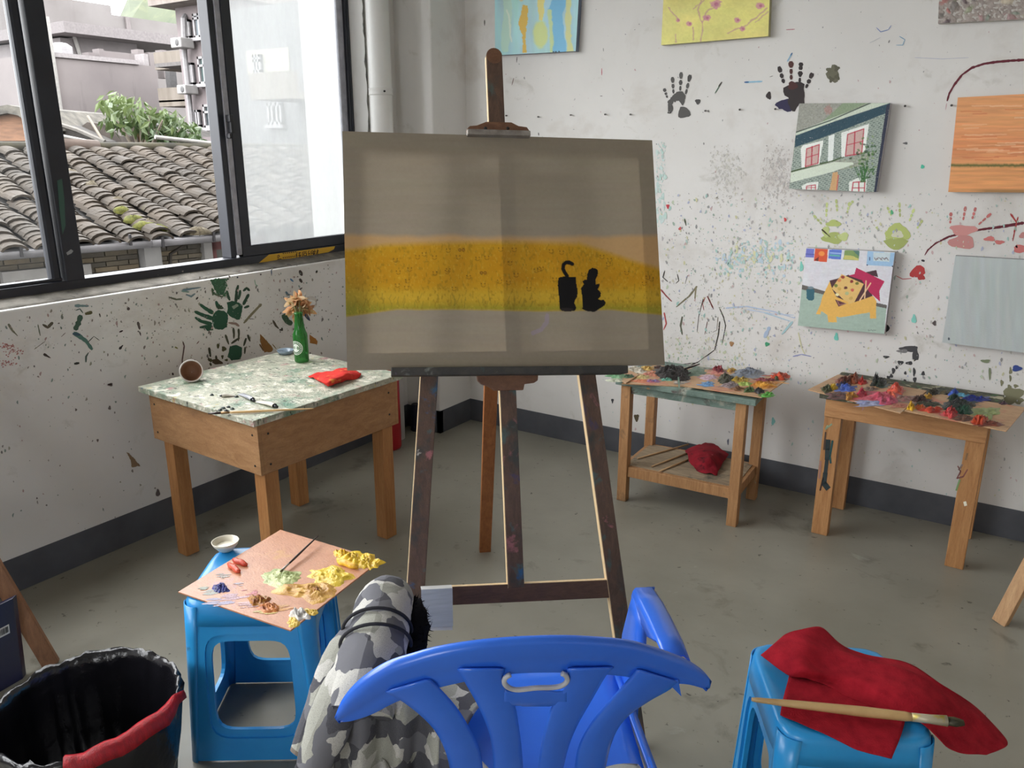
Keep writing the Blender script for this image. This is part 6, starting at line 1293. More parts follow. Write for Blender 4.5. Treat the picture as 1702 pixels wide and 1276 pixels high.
# long brush over the front corner, paint tubes, dabs
brush('paint_brush', 'long tan brush lying across the front corner of the paint table', Tt(522, 679, TZ+.006), Tt(346, 687, TZ+.006), .0042, M_TANH, pm('dull_brass', C(150, 120, 80), rough=.4, metal=.5), M_BLKH, .08, .12, .7)
def tube_thing(label, u0, v0, u1, v1, r, col, cap):
    a, b_ = Tt(u0, v0, TZ+r*.8), Tt(u1, v1, TZ+r*.8); t = thing('paint_tube', label, 'tube', (a+b_)/2-np.array((0, 0, r*.8)), 'paint tubes'); d = b_-a
    m = MB(); sd = nrm(np.cross(d, UPZ)); rows = []
    for k in range(9):
        q = k/8; hh = r*(.12+.9*min(1, q*1.4)); ww = r*(1.5-.45*q); c = a+d*q*.86; c[2] = TZ+hh*.8+.001
        rows.append([c+sd*math.cos(th)*ww+UPZ*math.sin(th)*hh*.8 for th in np.linspace(0, 2*math.pi, 13)])
    m.grid(rows); m.build('tube_body', col, t, smooth=True)
    m = MB(); m.tube([a+d*.86, a+d*.9, a+d], [r*.75, r*.5, r*.5], 10); m.build('cap', cap, t, smooth=True); return t
M_TUB = pm('white_tube_foil', C(214, 208, 196), C(186, 180, 168), rough=.35, scale=30, stains=((C(120, 120, 130), 30, .62, .68),)); M_TCAP = pm('black_cap', C(34, 34, 40), rough=.4)
tube_thing('white squeezed paint tube nearest the brush on the paint table', 428, 664, 461, 676, .009, M_TUB, M_TCAP)
tube_thing('silver squeezed paint tube in the middle of the paint table', 400, 652, 423, 666, .008, pm('silver_tube_foil', C(186, 188, 196), rough=.3, metal=.4), M_TCAP)
tube_thing('small pale paint tube with a black end near the tipped cup', 391, 655, 365, 658, .007, M_TUB, M_TCAP)
m = MB()
for i, (u, v) in enumerate(((371, 679), (380, 677), (386, 680), (366, 682), (376, 683), (352, 657), (393, 660))): 
    p = Tt(u, v); lump(m, p, (1, 0, 0), (0, 1, 0), UPZ, .008, .007, .006, i+2, 8, 4)
tag(m.build('paint_crumbs', pm('dark_green_crumbs', C(52, 66, 60), C(30, 32, 34), rough=.5, scale=60), loc=Tt(376, 680), smooth=True), 'dried dark paint crumbs beside the long brush', 'paint', kind='stuff')
# ================================================================== THE EASEL AND THE BIG CANVAS
LEAN, EYAW, EDEP = math.radians(19.0), math.radians(-43.0), 2.05
en = np.array([-math.sin(EYAW)*math.cos(LEAN), -math.cos(EYAW)*math.cos(LEAN), math.sin(LEAN)])
ep = Dp(840, 420, EDEP)
def E_(u, v, off=0.0): return Lp(u, v, ep+en*off, en)     # point on the leaning plane, off metres in front of it
er = nrm(E_(1105, 606)-E_(577, 615)); eu = np.cross(en, er)
def drop(a, b_):                                           # carry the line a->b on to the floor
    a, b_ = np.asarray(a), np.asarray(b_); d = b_-a; return a+d*(a[2]/(a[2]-b_[2]))
ES = [C(76, 120, 140), C(150, 110, 110), C(60, 66, 62), C(120, 84, 66)]
M_EAS = wood('paint_stained_easel', C(106, 80, 64), C(76, 58, 48), (8, 8, .8), .6, stains=((C(58, 60, 56), 9, .52, .64), (C(76, 92, 88), 14, .58, .66), (C(36, 92, 136), 8, .62, .68), (C(156, 98, 100), 10, .63, .69), (C(70, 60, 88), 9, .64, .70), (C(176, 170, 160), 24, .68, .72)))
M_EASB = wood('dark_easel_bar', C(104, 74, 56), C(78, 54, 42), (2, 2, 8), .5, stains=((C(60, 54, 50), 8, .6, .7),))
M_EASD = wood('crusted_tray', C(70, 66, 60), C(46, 46, 44), (3, 3, 3), .6, stains=((C(120, 124, 116), 16, .62, .70), (C(60, 84, 80), 12, .58, .68), (C(120, 100, 130), 14, .68, .74)))
M_EASC = wood('brown_easel_wood', C(130, 92, 66), C(104, 70, 50), (3, 3, 6), .5, stains=((C(60, 50, 48), 9, .64, .72),))
M_REAR = wood('orange_rear_leg', C(164, 104, 58), C(130, 76, 40), (7, 7, .7), .5)
M_RAW_LIT = wood('raw_lit_wood', C(226, 200, 160), C(206, 176, 130), (7, 7, 1), .6)  # raw wood, with the window's rim light put into its pale colour
ez = thing('studio_easel', 'tall paint-stained wooden easel carrying the big canvas', 'easel', (*drop(E_(856, 640, -.04), E_(856, 980, -.04))[:2], 0))
O1 = -.045
lt, lb = E_(738, 240, O1), E_(690, 995, O1); rt_, rb_ = E_(922, 240, O1), E_(1027, 1005, O1)
LF, RF = drop(lt, lb), drop(rt_, rb_)
for a, b_ in ((lt, LF), (rt_, RF)):
    m = MB(); m.beam(a, b_, .044, .026, er); lg = m.build('front_leg', M_EAS, ez, bevel=.002)
    m = MB(); lg_d = nrm(b_-a); sd = nrm(er-lg_d*(er@lg_d)); m.beam(a-sd*.0225, b_-sd*.0225, .0012, .0235, er); m.build('raw_lit_edge', M_RAW_LIT, lg)  # thin strip on the window side: raw wood plus painted rim light
mt, mb_ = E_(820.5, 96, O1), E_(857, 975, O1)
m = MB(); m.beam(mt, mb_, .042, .024, er); mst = m.build('mast', M_EAS, ez, bevel=.002); dM = nrm(mb_-mt); sd = nrm(er-dM*(er@dM)); m = MB(); m.beam(mt-sd*.0215, mb_-sd*.0215, .0012, .022, er); m.build('raw_lit_edge', M_RAW_LIT, mst)
m = MB(); m.lathe([(.021, -.012), (.021, .012)], mt, 20, en); m.build('mast_end', M_EASC, ez)
m = MB(); m.beam(E_(700, 991, O1), E_(1014, 977, O1), .046, .022, eu); frl = m.build('foot_rail', M_EASB, ez, bevel=.002)
m = MB(); m.beam(E_(716, 991, O1)+eu*.0236, E_(1010, 977.2, O1)+eu*.0236, .0012, .020, eu); m.build('raw_lit_edge', M_RAW_LIT, frl)
m = MB(); m.beam(E_(735, 290, O1-.02), E_(925, 290, O1-.02), .05, .02, eu); m.build('head_rail', M_EASB, ez, bevel=.002)
# tray the canvas stands on, and its carrier block
a, b_ = E_(650, 618.5, -.005), E_(1038, 615, -.005)
m = MB(); m.beam(a, b_, .020, .065, eu); m.build('tray', M_EASD, ez, bevel=.002)
m = MB(); m.prism([E_(u, v, -.026) for u, v in ((793, 623), (895, 620), (894, 632), (888, 636), (872, 638), (870, 648), (822, 649), (812, 642), (800, 638), (794, 632))], -en*.018); m.build('carrier_block', M_EASC, ez, bevel=.0015)
# top clamp
m = MB(); m.prism([E_(u, v, -.012) for u, v in ((776, 214), (781, 209), (793, 208), (808, 202), (850, 203), (862, 209), (876, 211), (880, 217), (880, 228), (776, 226))], -en*.02); m.build('top_clamp', M_EASC, ez, bevel=.0015)
m = MB(); m.beam(E_(776, 222, .004), E_(880, 225, .004), .014, .034, eu); m.build('clamp_lip', pm('grey_clamp_lip', C(150, 144, 136), C(110, 100, 92), rough=.6, scale=30), ez, bevel=.002)
for u, v in ((807, 213), (844, 213)):
    m = MB(); m.lathe([(.0045, 0), (.003, .002), (.0, .002)], E_(u, v, -.0115), 10, en); m.build('clamp_screw', M_SCREW, ez)
hinge = E_(828, 300, O1-.03); rf = Zp(806, 915); 
m = MB(); m.beam(hinge, rf+np.array((0, 0, .0)), .044, .024, er); m.build('rear_leg', M_REAR, ez, bevel=.002)
# the canvas: translucent cloth over a real stretcher, so light from behind draws the bars
Q_ = [(569, 218), (1084, 233), (1105, 606), (577, 615)]
TL, TR, BR, BL = (E_(u, v, .0) for u, v in Q_)
can = thing('big_canvas', 'large unfinished painting of two black seated figures before a golden field', 'painting', (BL+BR)/2)
p = Pic(Q_, 560, 420, C(160, 149, 131)); U, V = p.U, p.V
p.noise(.05, .012, .15, 2, .02)
top = 385+6*np.sin((U-560)/170.)-4*np.exp(-((U-800)/200)**2)+3*fbm(U*.02, V*0, 3); hill_ = np.where(U > 960, 397+(U-960)*.33-np.clip(U-1060, 0, 99)*.05, 402-6*np.exp(-((U-820)/160)**2)+np.clip(640-U, 0, 99)*.12)
bot = 514+3*fbm(U*.01, V*0, 6)+np.clip(660-U, 0, 99)*.13+np.clip(U-1010, 0, 99)*.10
p.put(np.clip((V-top)/9, 0, 1)*np.clip((bot-V)/5+.5, 0, 1), C(204, 164, 112), .9)
gold = np.clip((V-hill_)/10, 0, 1)*np.clip((bot-V)/5+.5, 0, 1)
p.put(gold, C(204, 162, 34), .97); p.put(gold*np.clip((V-hill_)/30, 0, 1)*np.clip((488-V)/20, 0, 1), C(206, 152, 24), .8)
p.put(gold*np.clip(.5+.9*fbm(U*.03, V*.05, 8), 0, 1)*np.clip((485-V)/20, 0, 1), C(196, 136, 18), .55); p.put(gold*np.exp(-((V-492)/9)**2), C(212, 176, 56), .6)
p.put(gold*np.clip((V-497)/14, 0, 1), C(150, 152, 50), .75); p.put(gold*np.clip((640-U)/60, 0, 1)*np.clip((V-440)/60, 0, 1), C(130, 132, 44), .6)
n = fbm(U*.35, V*.18, 5, 3); p.put(gold*np.clip((n-.18)*3, 0, 1), C(150, 120, 26), .55); n = fbm(U*.5, V*.25, 15, 3); p.put(gold*np.clip((n-.25)*3, 0, 1), C(222, 186, 70), .4)
for i in range(46):
    u, v = RNG.uniform(620, 1085), RNG.uniform(402, 478)
    if v < 400+max(0, u-960)*.34+8: continue
    for du in (-3, 3): p.ell(u+du, v, 1.0, 1.2, C(96, 66, 16), .75)
    p.line(((u-3.2, v+3.4), (u-1, v+5.4), (u+2, v+5.2), (u+3.6, v+3)), .9, C(110, 76, 18), .7)
for u, v in ((767, 414), (803, 452)):
    for du in (-3, 3): p.ell(u+du, v, 2.7, 2.7, C(110, 60, 20), .8); p.ell(u+du, v, 1.2, 1.2, C(206, 156, 40), .9)
for i in range(60): u = RNG.uniform(585, 900); v = 512-RNG.uniform(0, 16); p.line(((u, v), (u+RNG.uniform(-3, 5), v-RNG.uniform(5, 13))), .8, C(110, 110, 40), .6)
fk = lambda x, y: (840+x/6.304, 370+y/6.304); BK = C(14, 12, 14)
p.poly([fk(*q) for q in ((555, 575), (575, 560), (620, 556), (735, 562), (738, 620), (752, 690), (755, 770), (735, 795), (722, 830), (742, 885), (725, 915), (660, 925), (590, 920), (566, 890), (560, 780), (552, 700), (548, 640))], BK, 1, .5)
p.line([fk(*q) for q in ((700, 425), (665, 405), (635, 408), (608, 430), (602, 475), (618, 510), (645, 550))], 6.2, BK); p.ell(*fk(665, 415), 4.5, 2.6, BK)
p.poly([fk(*q) for q in ((870, 490), (905, 465), (940, 468), (968, 490), (965, 540), (945, 590), (945, 640), (985, 630), (990, 645), (968, 690), (1000, 725), (1000, 765), (968, 795), (1000, 805), (1030, 800), (1050, 830), (1040, 860), (990, 890), (935, 928), (860, 922), (805, 900), (806, 780), (790, 680), (820, 640), (806, 605), (825, 590), (850, 590), (858, 530))], BK, 1, .5)
p.ell(*fk(640, 905), 12, 3, C(60, 52, 50), .5)
p.line([fk(440, 960), fk(430, 1040), fk(380, 1110), fk(290, 1150)], 7, C(166, 150, 176), .5, 2)
p.noise(.04, .25, .25, 9)
M_BIGC = vcol('primed_cotton_canvas', .75, bump=.12, bscale=400, translucent=.26)
pic_mesh(p, TL, TR, BR, BL).build('painted_cloth', M_BIGC, can, colors=True, fix=False, smooth=True)
M_STR = wood('stretcher_pine', C(214, 184, 140), C(196, 164, 120), (5, 5, 1), .7)
dh, dv = TR-TL, BL-TL; W_, H_ = np.linalg.norm(dh), np.linalg.norm(dv); bw, bt_ = .042, .018
def cp(s, t): return (TL*(1-s)+TR*s)*(1-t)+(BL*(1-s)+BR*s)*t
kx, ky = bw/2/W_, bw/2/H_
for a, b_, wd in ((cp(0, ky), cp(1, ky), dv), (cp(0, 1-ky), cp(1, 1-ky), dv), (cp(kx, .0), cp(kx, 1), dh), (cp(1-kx, 0), cp(1-kx, 1), dh), (cp(.51, .0), cp(.51, 1), dh)):
    m = MB(); o_ = -en*(bt_/2+.0015); m.beam(a+o_, b_+o_, bw, bt_, nrm(wd)); m.build('stretcher_bar', M_STR, can)
m = MB(); th = en*.0205
for a, b_ in ((TL, TR), (TR, BR), (BR, BL), (BL, TL)): m.add([a, b_, b_-th, a-th], [(0, 1, 2, 3)], C(214, 210, 200))
m.build('canvas_edge', vcol('primed_edge', .8), can, colors=True, fix=False)
# folded paper hung over the foot rail
m = MB(); P_ = [E_(u, v, .012) for u, v in ((700, 980), (752, 977.5), (753, 1040), (701, 1043))]; P2 = [E_(u, v, .006) for u, v in ((700, 981), (751, 979), (752, 1047), (702, 1048))]
rows = []
for k in range(9): t = k/8; w = .002*math.sin(t*3); rows.append([P_[0]*(1-t)+P_[3]*t+en*w, P_[1]*(1-t)+P_[2]*t+en*w*.6])
m.grid(rows)
t = thing('folded_paper', 'folded pale grey paper hung over the foot rail of the easel', 'paper', P_[3])
m.build('front_sheet', pm('pale_grey_paper', C(176, 182, 190), C(160, 166, 174), rough=.8, scale=8, stretch=(1, 1, 14)), t, solid=.0008)
m = MB(); m.grid([[P2[0], P2[1]], [P2[3], P2[2]]]); m.build('back_sheet', pm('white_paper', C(214, 214, 214), rough=.8), t, solid=.0008)
m = MB(); m.grid([[P_[0], P_[1]], [P_[0]-en*.03+eu*.002, P_[1]-en*.03+eu*.002]]); m.build('fold', pm('white_paper', C(214, 214, 214)), t, solid=.0008)

# ================================================================== CORNER CLUTTER
pe = Zp(651, 741); re_ = .058
pe = pe+np.array((.01, -.02, 0))
ex_t = thing('red_cylinder', 'red metal cylinder standing on the floor in the corner by the drain pipe', 'cylinder', pe)
M_REDM = pm('red_enamel', C(176, 22, 34), C(150, 16, 28), rough=.35, scale=6, stains=((C(220, 200, 196), 30, .72, .75),))
m = MB(); m.lathe([(re_*.9, 0), (re_, .012), (re_, .40), (re_*.85, .435), (re_*.4, .46), (re_*.3, .47)], pe, 28); m.build('body', M_REDM, ex_t, smooth=True)
m = MB(); m.lathe([(.018, .47), (.018, .50), (.01, .51)], pe, 14); m.beam(pe+np.array((-.02, 0, .50)), pe+np.array((.06, -.02, .52)), .016, .006, (0, 0, 1)); m.build('valve', pm('black_valve', C(30, 30, 32), rough=.4), ex_t)
pd = Zp(690, 717); m = MB()
P_ = []
for i in range(11):
    z = .15*i/10; row = []
    for j in range(15):
        th = 2*math.pi*j/14; w = (1-.35*(i/10)**2)*(1+.16*float(fbm(math.cos(th)*2, math.sin(th)*2+i*.4, 4)))
        row.append(pd+np.array((math.cos(th)*.045*w-.012*i/10, .03+math.sin(th)*.035*w, z)))
    P_.append(row)
m.grid(P_); m.ngon([q for q in P_[-1][:-1]])
tag(m.build('dark_bag', pm('dark_blue_bag', C(36, 36, 52), C(24, 24, 34), rough=.5, scale=14, stains=((C(90, 90, 110), 14, .62, .7),)), loc=pd, smooth=True), 'small dark crumpled bag on the floor at the foot of the pillar', 'bag')

# ================================================================== BLUE PLASTIC STOOLS
def stool(name, label, FL, FR, BL, h, base, mat, hole=(.17, .83, .20, .76)):
    """FL, FR, BL: top corner points (outer edge) at height h; base: outward spread of the feet"""
    FL, FR, BL = (np.asarray(p, float) for p in (FL, FR, BL)); ax = nrm(FR-FL); ay = np.array((-ax[1], ax[0], 0)); w = np.linalg.norm(FR-FL); d = abs((BL-FL)@ay)
    c = FL+ax*w/2+ay*d/2; c = np.array((c[0], c[1], 0)); t = thing(name, label, 'stool', c, 'blue plastic stools')
    def P(x, y, z): k = 1+base*(h-z)/h; return c+ax*x*w/2*k+ay*y*d/2*k+np.array((0, 0, z))
    # seat: rounded square, shallow dish, turned-down rim
    n = 48; rows = []
    def rr(th, r_):   # rounded-square ring
        cx, sy = math.cos(th), math.sin(th); q = (abs(cx)**7+abs(sy)**7)**(-1/7); return cx*q*r_, sy*q*r_
    for r_, z in ((0.001, h-.006), (.35, h-.006), (.7, h-.005), (.86, h-.001), (.93, h), (.97, h-.002), (1.0, h-.010), (1.012, h-.030), (1.022, h-.062)):
        rows.append([P(*rr(2*math.pi*k/n, r_), z) for k in range(n+1)])
    m = MB(); m.grid(rows); m.build('seat', mat, t, smooth=True, solid=.003)
    # four side panels with a rounded window each
    for side in range(4):
        def S(x, z):
            o = .992
            return [P(x*o, -o, z), P(o, x*o, z), P(-x*o, o, z), P(-o, -x*o, z)][side]
        N = 64; outer, mid, inner = [], [], []
        zc, hz, hx = h*(hole[2]+hole[3])/2, h*(hole[3]-hole[2])/2, .60
        for k in range(N+1):
            th = 2*math.pi*k/N; cx, sz = math.cos(th), math.sin(th)
            q = 1/max(abs(cx), abs(sz)); oz = sz*q; ox = cx*q*(.90-.155*(oz+1)/2)
            outer.append((ox, .004 if oz < -.999 else h-.03 if oz > .999 else (h-.034)/2*(1+oz)+.004))
            q2 = (abs(cx)**6+abs(sz)**6)**(-1/6); inner.append((cx*q2*hx, zc+sz*q2*hz)); mid.append((cx*q2*(hx+.085), zc+sz*q2*(hz+.022)))
        m = MB(); nrmv = nrm(S(0, h/2)-np.array((c[0], c[1], S(0, h/2)[2])))
        m.grid([[S(*q) for q in outer], [S(*q) for q in mid], [S(*q)-nrmv*.006 for q in mid], [S(*q)-nrmv*.006 for q in inner], [S(*q)-nrmv*.016 for q in inner]])
        m.build('side_panel', mat, t, smooth=False, solid=.003, bevel=.0)
        # rounded corner leg
        m = MB(); rows = []
        for z in np.linspace(h-.012, 0, 6):
            x0, y0 = [(-1, -1), (1, -1), (1, 1), (-1, 1)][side]; row = []
            for k in range(7):
                t_ = k/6*math.pi/2; cr = .11+.16*(z/h); dx, dy = cr*(1-math.sin(t_)), cr*(1-math.cos(t_)); row.append(P(x0*(1.006-dx), y0*(1.006-dy), z))
            rows.append(row)
        m.grid(rows); m.build('corner_leg', mat, t, smooth=True, solid=.003)
    return t
M_BLUE = pm('worn_blue_plastic', C(52, 162, 228), C(38, 142, 214), rough=.34, scale=4, coat=.2, stains=((C(60, 96, 130), 9, .66, .74), (C(150, 130, 110), 24, .73, .77)))
M_BLUE2 = pm('bright_blue_plastic', C(48, 164, 230), C(38, 146, 216), rough=.32, scale=4, coat=.2, stains=((C(40, 96, 140), 12, .70, .76),))
FLs = Zp(297, 1003, SZ); BLs = Zp(362, 908, SZ); d_ = nrm(BLs-FLs); w_ = np.linalg.norm(BLs-FLs); rg = np.array((d_[1], -d_[0], 0))
stool('plastic_stool', 'worn blue plastic stool under the wooden palette', FLs, FLs+rg*.315, BLs, SZ, .10, M_BLUE)
SZ2 = .45
FLr, FRr = Zp(1300, 1222, SZ2), Zp(1566, 1236, SZ2); axr = nrm(FRr-FLr); ayr = np.array((-axr[1], axr[0], 0))
FLr = FLr-axr*.0; wr = np.linalg.norm(FRr-FLr)
stool('plastic_stool', 'bright blue plastic stool under the red cloth and big brush', FLr, FRr, FLr+ayr*.30, SZ2, .10, M_BLUE2)
M_STKR = vcol('stool_sticker', .4)
m = MB(); st0 = FLr+axr*.08-ayr*.001; zz = SZ2-.075
# bowl of medium and a fine brush on the left stool
pbw = Zp(376, 914, SZ+.002); t = thing('small_bowl', 'small white bowl of pale medium on the corner of the blue stool', 'bowl', pbw)
m = MB(); m.lathe([(.001, .001), (.016, 0), (.020, .003), (.032, .018), (.036, .028), (.0345, .0285), (.030, .019), (.019, .006), (.001, .005)], pbw, 32); m.build('bowl_body', pm('cream_glaze', C(226, 220, 204), C(206, 198, 176), rough=.3, scale=10, stains=((C(110, 100, 70), 30, .66, .72),)), t, smooth=True)
m = MB(); m.ngon([pbw+np.array((math.cos(2*math.pi*k/28)*.0265, math.sin(2*math.pi*k/28)*.0265, .0145)) for k in range(28)]); m.build('medium', pm('pale_medium', C(232, 226, 208), rough=.2), t)
brush('paint_brush', 'thin black brush dipped in the green heap on the wooden palette', Zp(530, 889, PZ+.02), Zp(466, 950, PZ+.009), .0028, M_BLKH, pm('steel_ferrule', C(170, 166, 164), rough=.3, metal=.6), M_BRD, .16, .05, .7)
# cloth on the right stool: an under flap and a larger sheet that slides off to the right
s0 = SZ2+.004
fz = lambda x, y: (1180+x/3.2605, 1000+y/3.2605)
rcl = thing('red_cloth', 'red felt cloth folded over the bright blue stool and drooping off it', 'cloth', Zp(1420, 1160, s0))
cloth('lower_flap', '', [[(*fz(430, 400), s0+.003), (*fz(640, 440), s0+.006), (*fz(880, 520), s0+.006), (*fz(1060, 600), s0+.003)], [(*fz(400, 510), s0), (*fz(600, 560), s0+.003), (*fz(860, 640), s0+.003), (*fz(1055, 655), s0)], [(*fz(382, 600), s0), (*fz(560, 665), s0+.001), (*fz(800, 760), s0+.001), (*fz(1030, 740), s0+.001)], [(*fz(385, 612), s0), (*fz(590, 705), s0), (*fz(800, 800), s0-.006), (*fz(985, 848), s0-.01)]], M_REDC, 9, .003, 7, freq=22, par=rcl)
cloth('upper_fold', '', [[(*fz(275, 290), s0+.008), (*fz(340, 235), s0+.022), (*fz(410, 178), s0+.03), (*fz(500, 150), s0+.05), (*fz(600, 140), s0+.045), (*fz(690, 215), s0+.02), (*fz(800, 290), s0+.012)],
    [(*fz(330, 330), s0+.010), (*fz(420, 290), s0+.035), (*fz(500, 250), s0+.045), (*fz(560, 225), s0+.045), (*fz(680, 245), s0+.035), (*fz(850, 315), s0+.02), (*fz(1060, 330), s0+.018)],
    [(*fz(430, 400), s0+.012), (*fz(520, 365), s0+.035), (*fz(590, 355), s0+.03), (*fz(700, 345), s0+.03), (*fz(860, 340), s0+.034), (*fz(1060, 375), s0+.035), (*fz(1240, 440), s0+.02)],
    [(*fz(520, 415), s0+.012), (*fz(640, 425), s0+.014), (*fz(760, 440), s0+.02), (*fz(900, 460), s0+.03), (*fz(1080, 480), s0+.034), (*fz(1260, 520), s0+.015), (*fz(1430, 560), s0-.03)],
    [(*fz(620, 450), s0+.008), (*fz(760, 490), s0+.010), (*fz(900, 530), s0+.014), (*fz(1050, 570), s0+.02), (*fz(1220, 620), s0+.014), (*fz(1400, 660), s0-.02), (*fz(1560, 690), s0-.05)],
    [(*fz(760, 520), s0+.006), (*fz(900, 570), s0+.008), (*fz(1020, 600), s0+.010), (*fz(1140, 650), s0+.010), (*fz(1240, 720), s0-.004), (*fz(1420, 790), s0-.03), (*fz(1612, 775), s0-.055)],
    [(*fz(900, 575), s0+.004), (*fz(1000, 602), s0+.006), (*fz(1080, 630), s0+.006), (*fz(1190, 665), s0+.004), (*fz(1280, 780), s0-.012), (*fz(1390, 825), s0-.03), (*fz(1500, 828), s0-.045)]], M_REDC, 7, .003, 9, freq=18, par=rcl)
brush('paint_brush', 'big flat brush with a tan handle lying on the red cloth', Zp(1249, 1162, s0+.012), Zp(1602, 1201, s0+.030), .0088, M_TANH, M_FER, M_BRD, .16, .075, .62)

# ================================================================== WASTE BIN
zb = .30; bc = np.array((-1.642, .755, 0)); rb = .195
bn = thing('waste_bin', 'round waste bin lined with a wrinkled black plastic bag', 'bin', bc)
M_BAG = pm('black_bag_plastic', C(26, 25, 30), C(16, 16, 20), rough=.2, scale=12, bump=.6, bscale=16, spec=.6)
def rim(i, th): return (1+.010*float(fbm(math.cos(th)*7, math.sin(th)*7+i, 3, 3)), .010*float(fbm(math.cos(th)*9+i*.7, math.sin(th)*9, 5, 3)))
def wr(i, th):
    k = 1.0 if i in (2, 3, 4, 5, 6) else 1.6 if i > 6 else .5
    return (1+.035*k*float(fbm(math.cos(th)*11+i*.6, math.sin(th)*11, 3, 3)), .012*k*float(fbm(math.cos(th)*9+i*.5, math.sin(th)*9+4, 5, 3)))
m = MB(); m.lathe([(.001, .001), (rb*.80, 0), (rb*.82, .004), (rb*.97, zb*.86)], bc, 48, caps=False); m.build('bin_body', pm('black_bin_plastic', C(30, 30, 34), rough=.5), bn, smooth=True)
m = MB(); m.lathe([(rb*.90, zb*.40), (rb*.96, zb*.6), (rb*1.0, zb*.86), (rb*1.03, zb*.97), (rb*1.01, zb*1.01), (rb*.97, zb*1.0), (rb*.94, zb*.93), (rb*.90, zb*.7), (rb*.84, zb*.4), (rb*.76, zb*.12), (rb*.4, zb*.06), (.001, zb*.05)], bc, 110, jit=wr); m.build('bag', M_BAG, bn, smooth=True)
m = MB(); pts = []
a0 = Zp(303, 1150, zb+.012); a1 = Zp(100, 1285, zb+.012)
for k in range(13):
    t_ = k/12; q = a0*(1-t_)+a1*t_; d = np.array((q[0]-bc[0], q[1]-bc[1], 0)); L = np.linalg.norm(d); q = bc+d/L*(rb*(1.03) if t_ > .03 else L)*(.95+.07*abs(2*t_-1))+np.array((0, 0, zb+.012+.004*math.sin(k*1.7))); pts.append(q)
rows = []
for k, q in enumerate(pts):
    o_ = nrm(np.array((q[0]-bc[0], q[1]-bc[1], 0))); w = .006+.016*min(1, k/3)
    rows.append([q-o_*w*.6+UPZ*.002, q+UPZ*(.006+.002*math.sin(k*2.3)), q+o_*w*.5-UPZ*.004, q+o_*w*.7-UPZ*(.010+w*.8)])
m.grid(rows); m.build('red_drawstring', pm('red_bag_band', C(196, 32, 44), C(150, 20, 34), rough=.3, scale=30, stretch=(4, 4, 1), bump=.4, bscale=120), bn, smooth=True, solid=.001)
m = MB(); lump(m, bc+np.array((.06, -.07, .03)), (1, 0, 0), (0, 1, 0), UPZ, .05, .04, .06, 4, 14, 6); m.build('litter', pm('grey_litter', C(70, 68, 70), rough=.4, scale=20), bn, smooth=True)

# ================================================================== SECOND EASEL AT THE LEFT EDGE WITH A WRAPPED CANVAS
def simple_easel(label, f1, f2, f3, top, mat, bar):
    t = thing('studio_easel', label, 'easel', (f1+f2+f3)/3)
    sx = nrm(f2-f1)
    for a in (f1, f2): m = MB(); m.beam(a, top+(a-(f1+f2)/2)*.25, .045, .026, sx); m.build('front_leg', mat, t, bevel=.002)
    m = MB(); m.beam(f3, top, .042, .026, sx); m.build('rear_leg', mat, t, bevel=.002)
    k = bar; a, b_ = f1+(top+(f1-f2)*.125-f1)*k, f2+(top+(f2-f1)*.125-f2)*k
    m = MB(); m.beam(a, b_, .046, .022, UPZ); m.build('foot_rail', mat, t, bevel=.002)
    return t
M_EL = wood('brown_easel_left', C(150, 106, 74), C(118, 80, 54), (7, 7, .8), .55)
fa = Zp(86, 1104); gv = Xp(8, 905, fa[0]-.10)
topL = fa+(gv-fa)*3.1; topL[2] = fa[2]+(gv[2])*3.1
eR = fa; dirL = nrm((-.55, -.83, 0)); eL = fa+dirL*.62
tmid = topL+dirL*.25
simple_easel('brown wooden easel cut off by the left edge beside the wrapped canvas', eR, eL, (eR+eL)/2+np.array((-.38, .30, 0)), tmid, M_EL, .34)
q = [Zp(38, 1128), Zp(-60, 1185)]; dq = nrm(q[1]-q[0]); upq = nrm(np.array((-.10, .10, 1.0)))
W0 = q[0]; hq = .25
t = thing('wrapped_canvas', 'dark blue wrapped canvas with a barcode label leaning at the left edge', 'canvas', W0+dq*.2)
m = MB(); m.prism([W0, W0+dq*.45, W0+dq*.45+upq*hq, W0+upq*hq], np.array((-.015, .018, 0))); m.build('package', pm('navy_wrap', C(38, 38, 74), C(26, 28, 56), rough=.3, scale=3, coat=.3, stains=((C(110, 110, 120), 4, .60, .72),)), t, bevel=.002)
nq = np.cross(dq, upq); nq = nq if nq@(CAM-W0) > 0 else -nq
lbm = MB(); wq = W0+nq*.0008
def onq(a, b_, k=0): return wq+dq*a+upq*b_+nq*.0006*k
lbm.ngon([onq(.02, .155), onq(.075, .155), onq(.075, .182), onq(.02, .182)], C(222, 222, 224))
x = .024
while x < .070:
    ww = RNG.choice([.0008, .0014, .002]); lbm.ngon([onq(x, .160, 1), onq(x+ww, .160, 1), onq(x+ww, .178, 1), onq(x, .178, 1)], C(20, 20, 20)); x += ww+RNG.choice([.0008, .0014])
lbm.build('barcode_label', vcol('label_print', .5), t, colors=True, fix=False)
# ---- third easel at the right edge: only one foot shows
M_ER = wood('fresh_pine_easel', C(206, 166, 124), C(180, 138, 98), (7, 7, .8), .55)
f1_ = Zp(1662, 1034); up1 = Zp(1702, 968, .22); 
top_ = np.array((f1_[0]+.42, f1_[1]-.02, 1.55)); simple_easel('pale pine easel whose foot shows at the right edge', f1_, f1_+np.array((.60, -.30, 0)), f1_+np.array((.48, .30, 0)), top_, M_ER, .2)
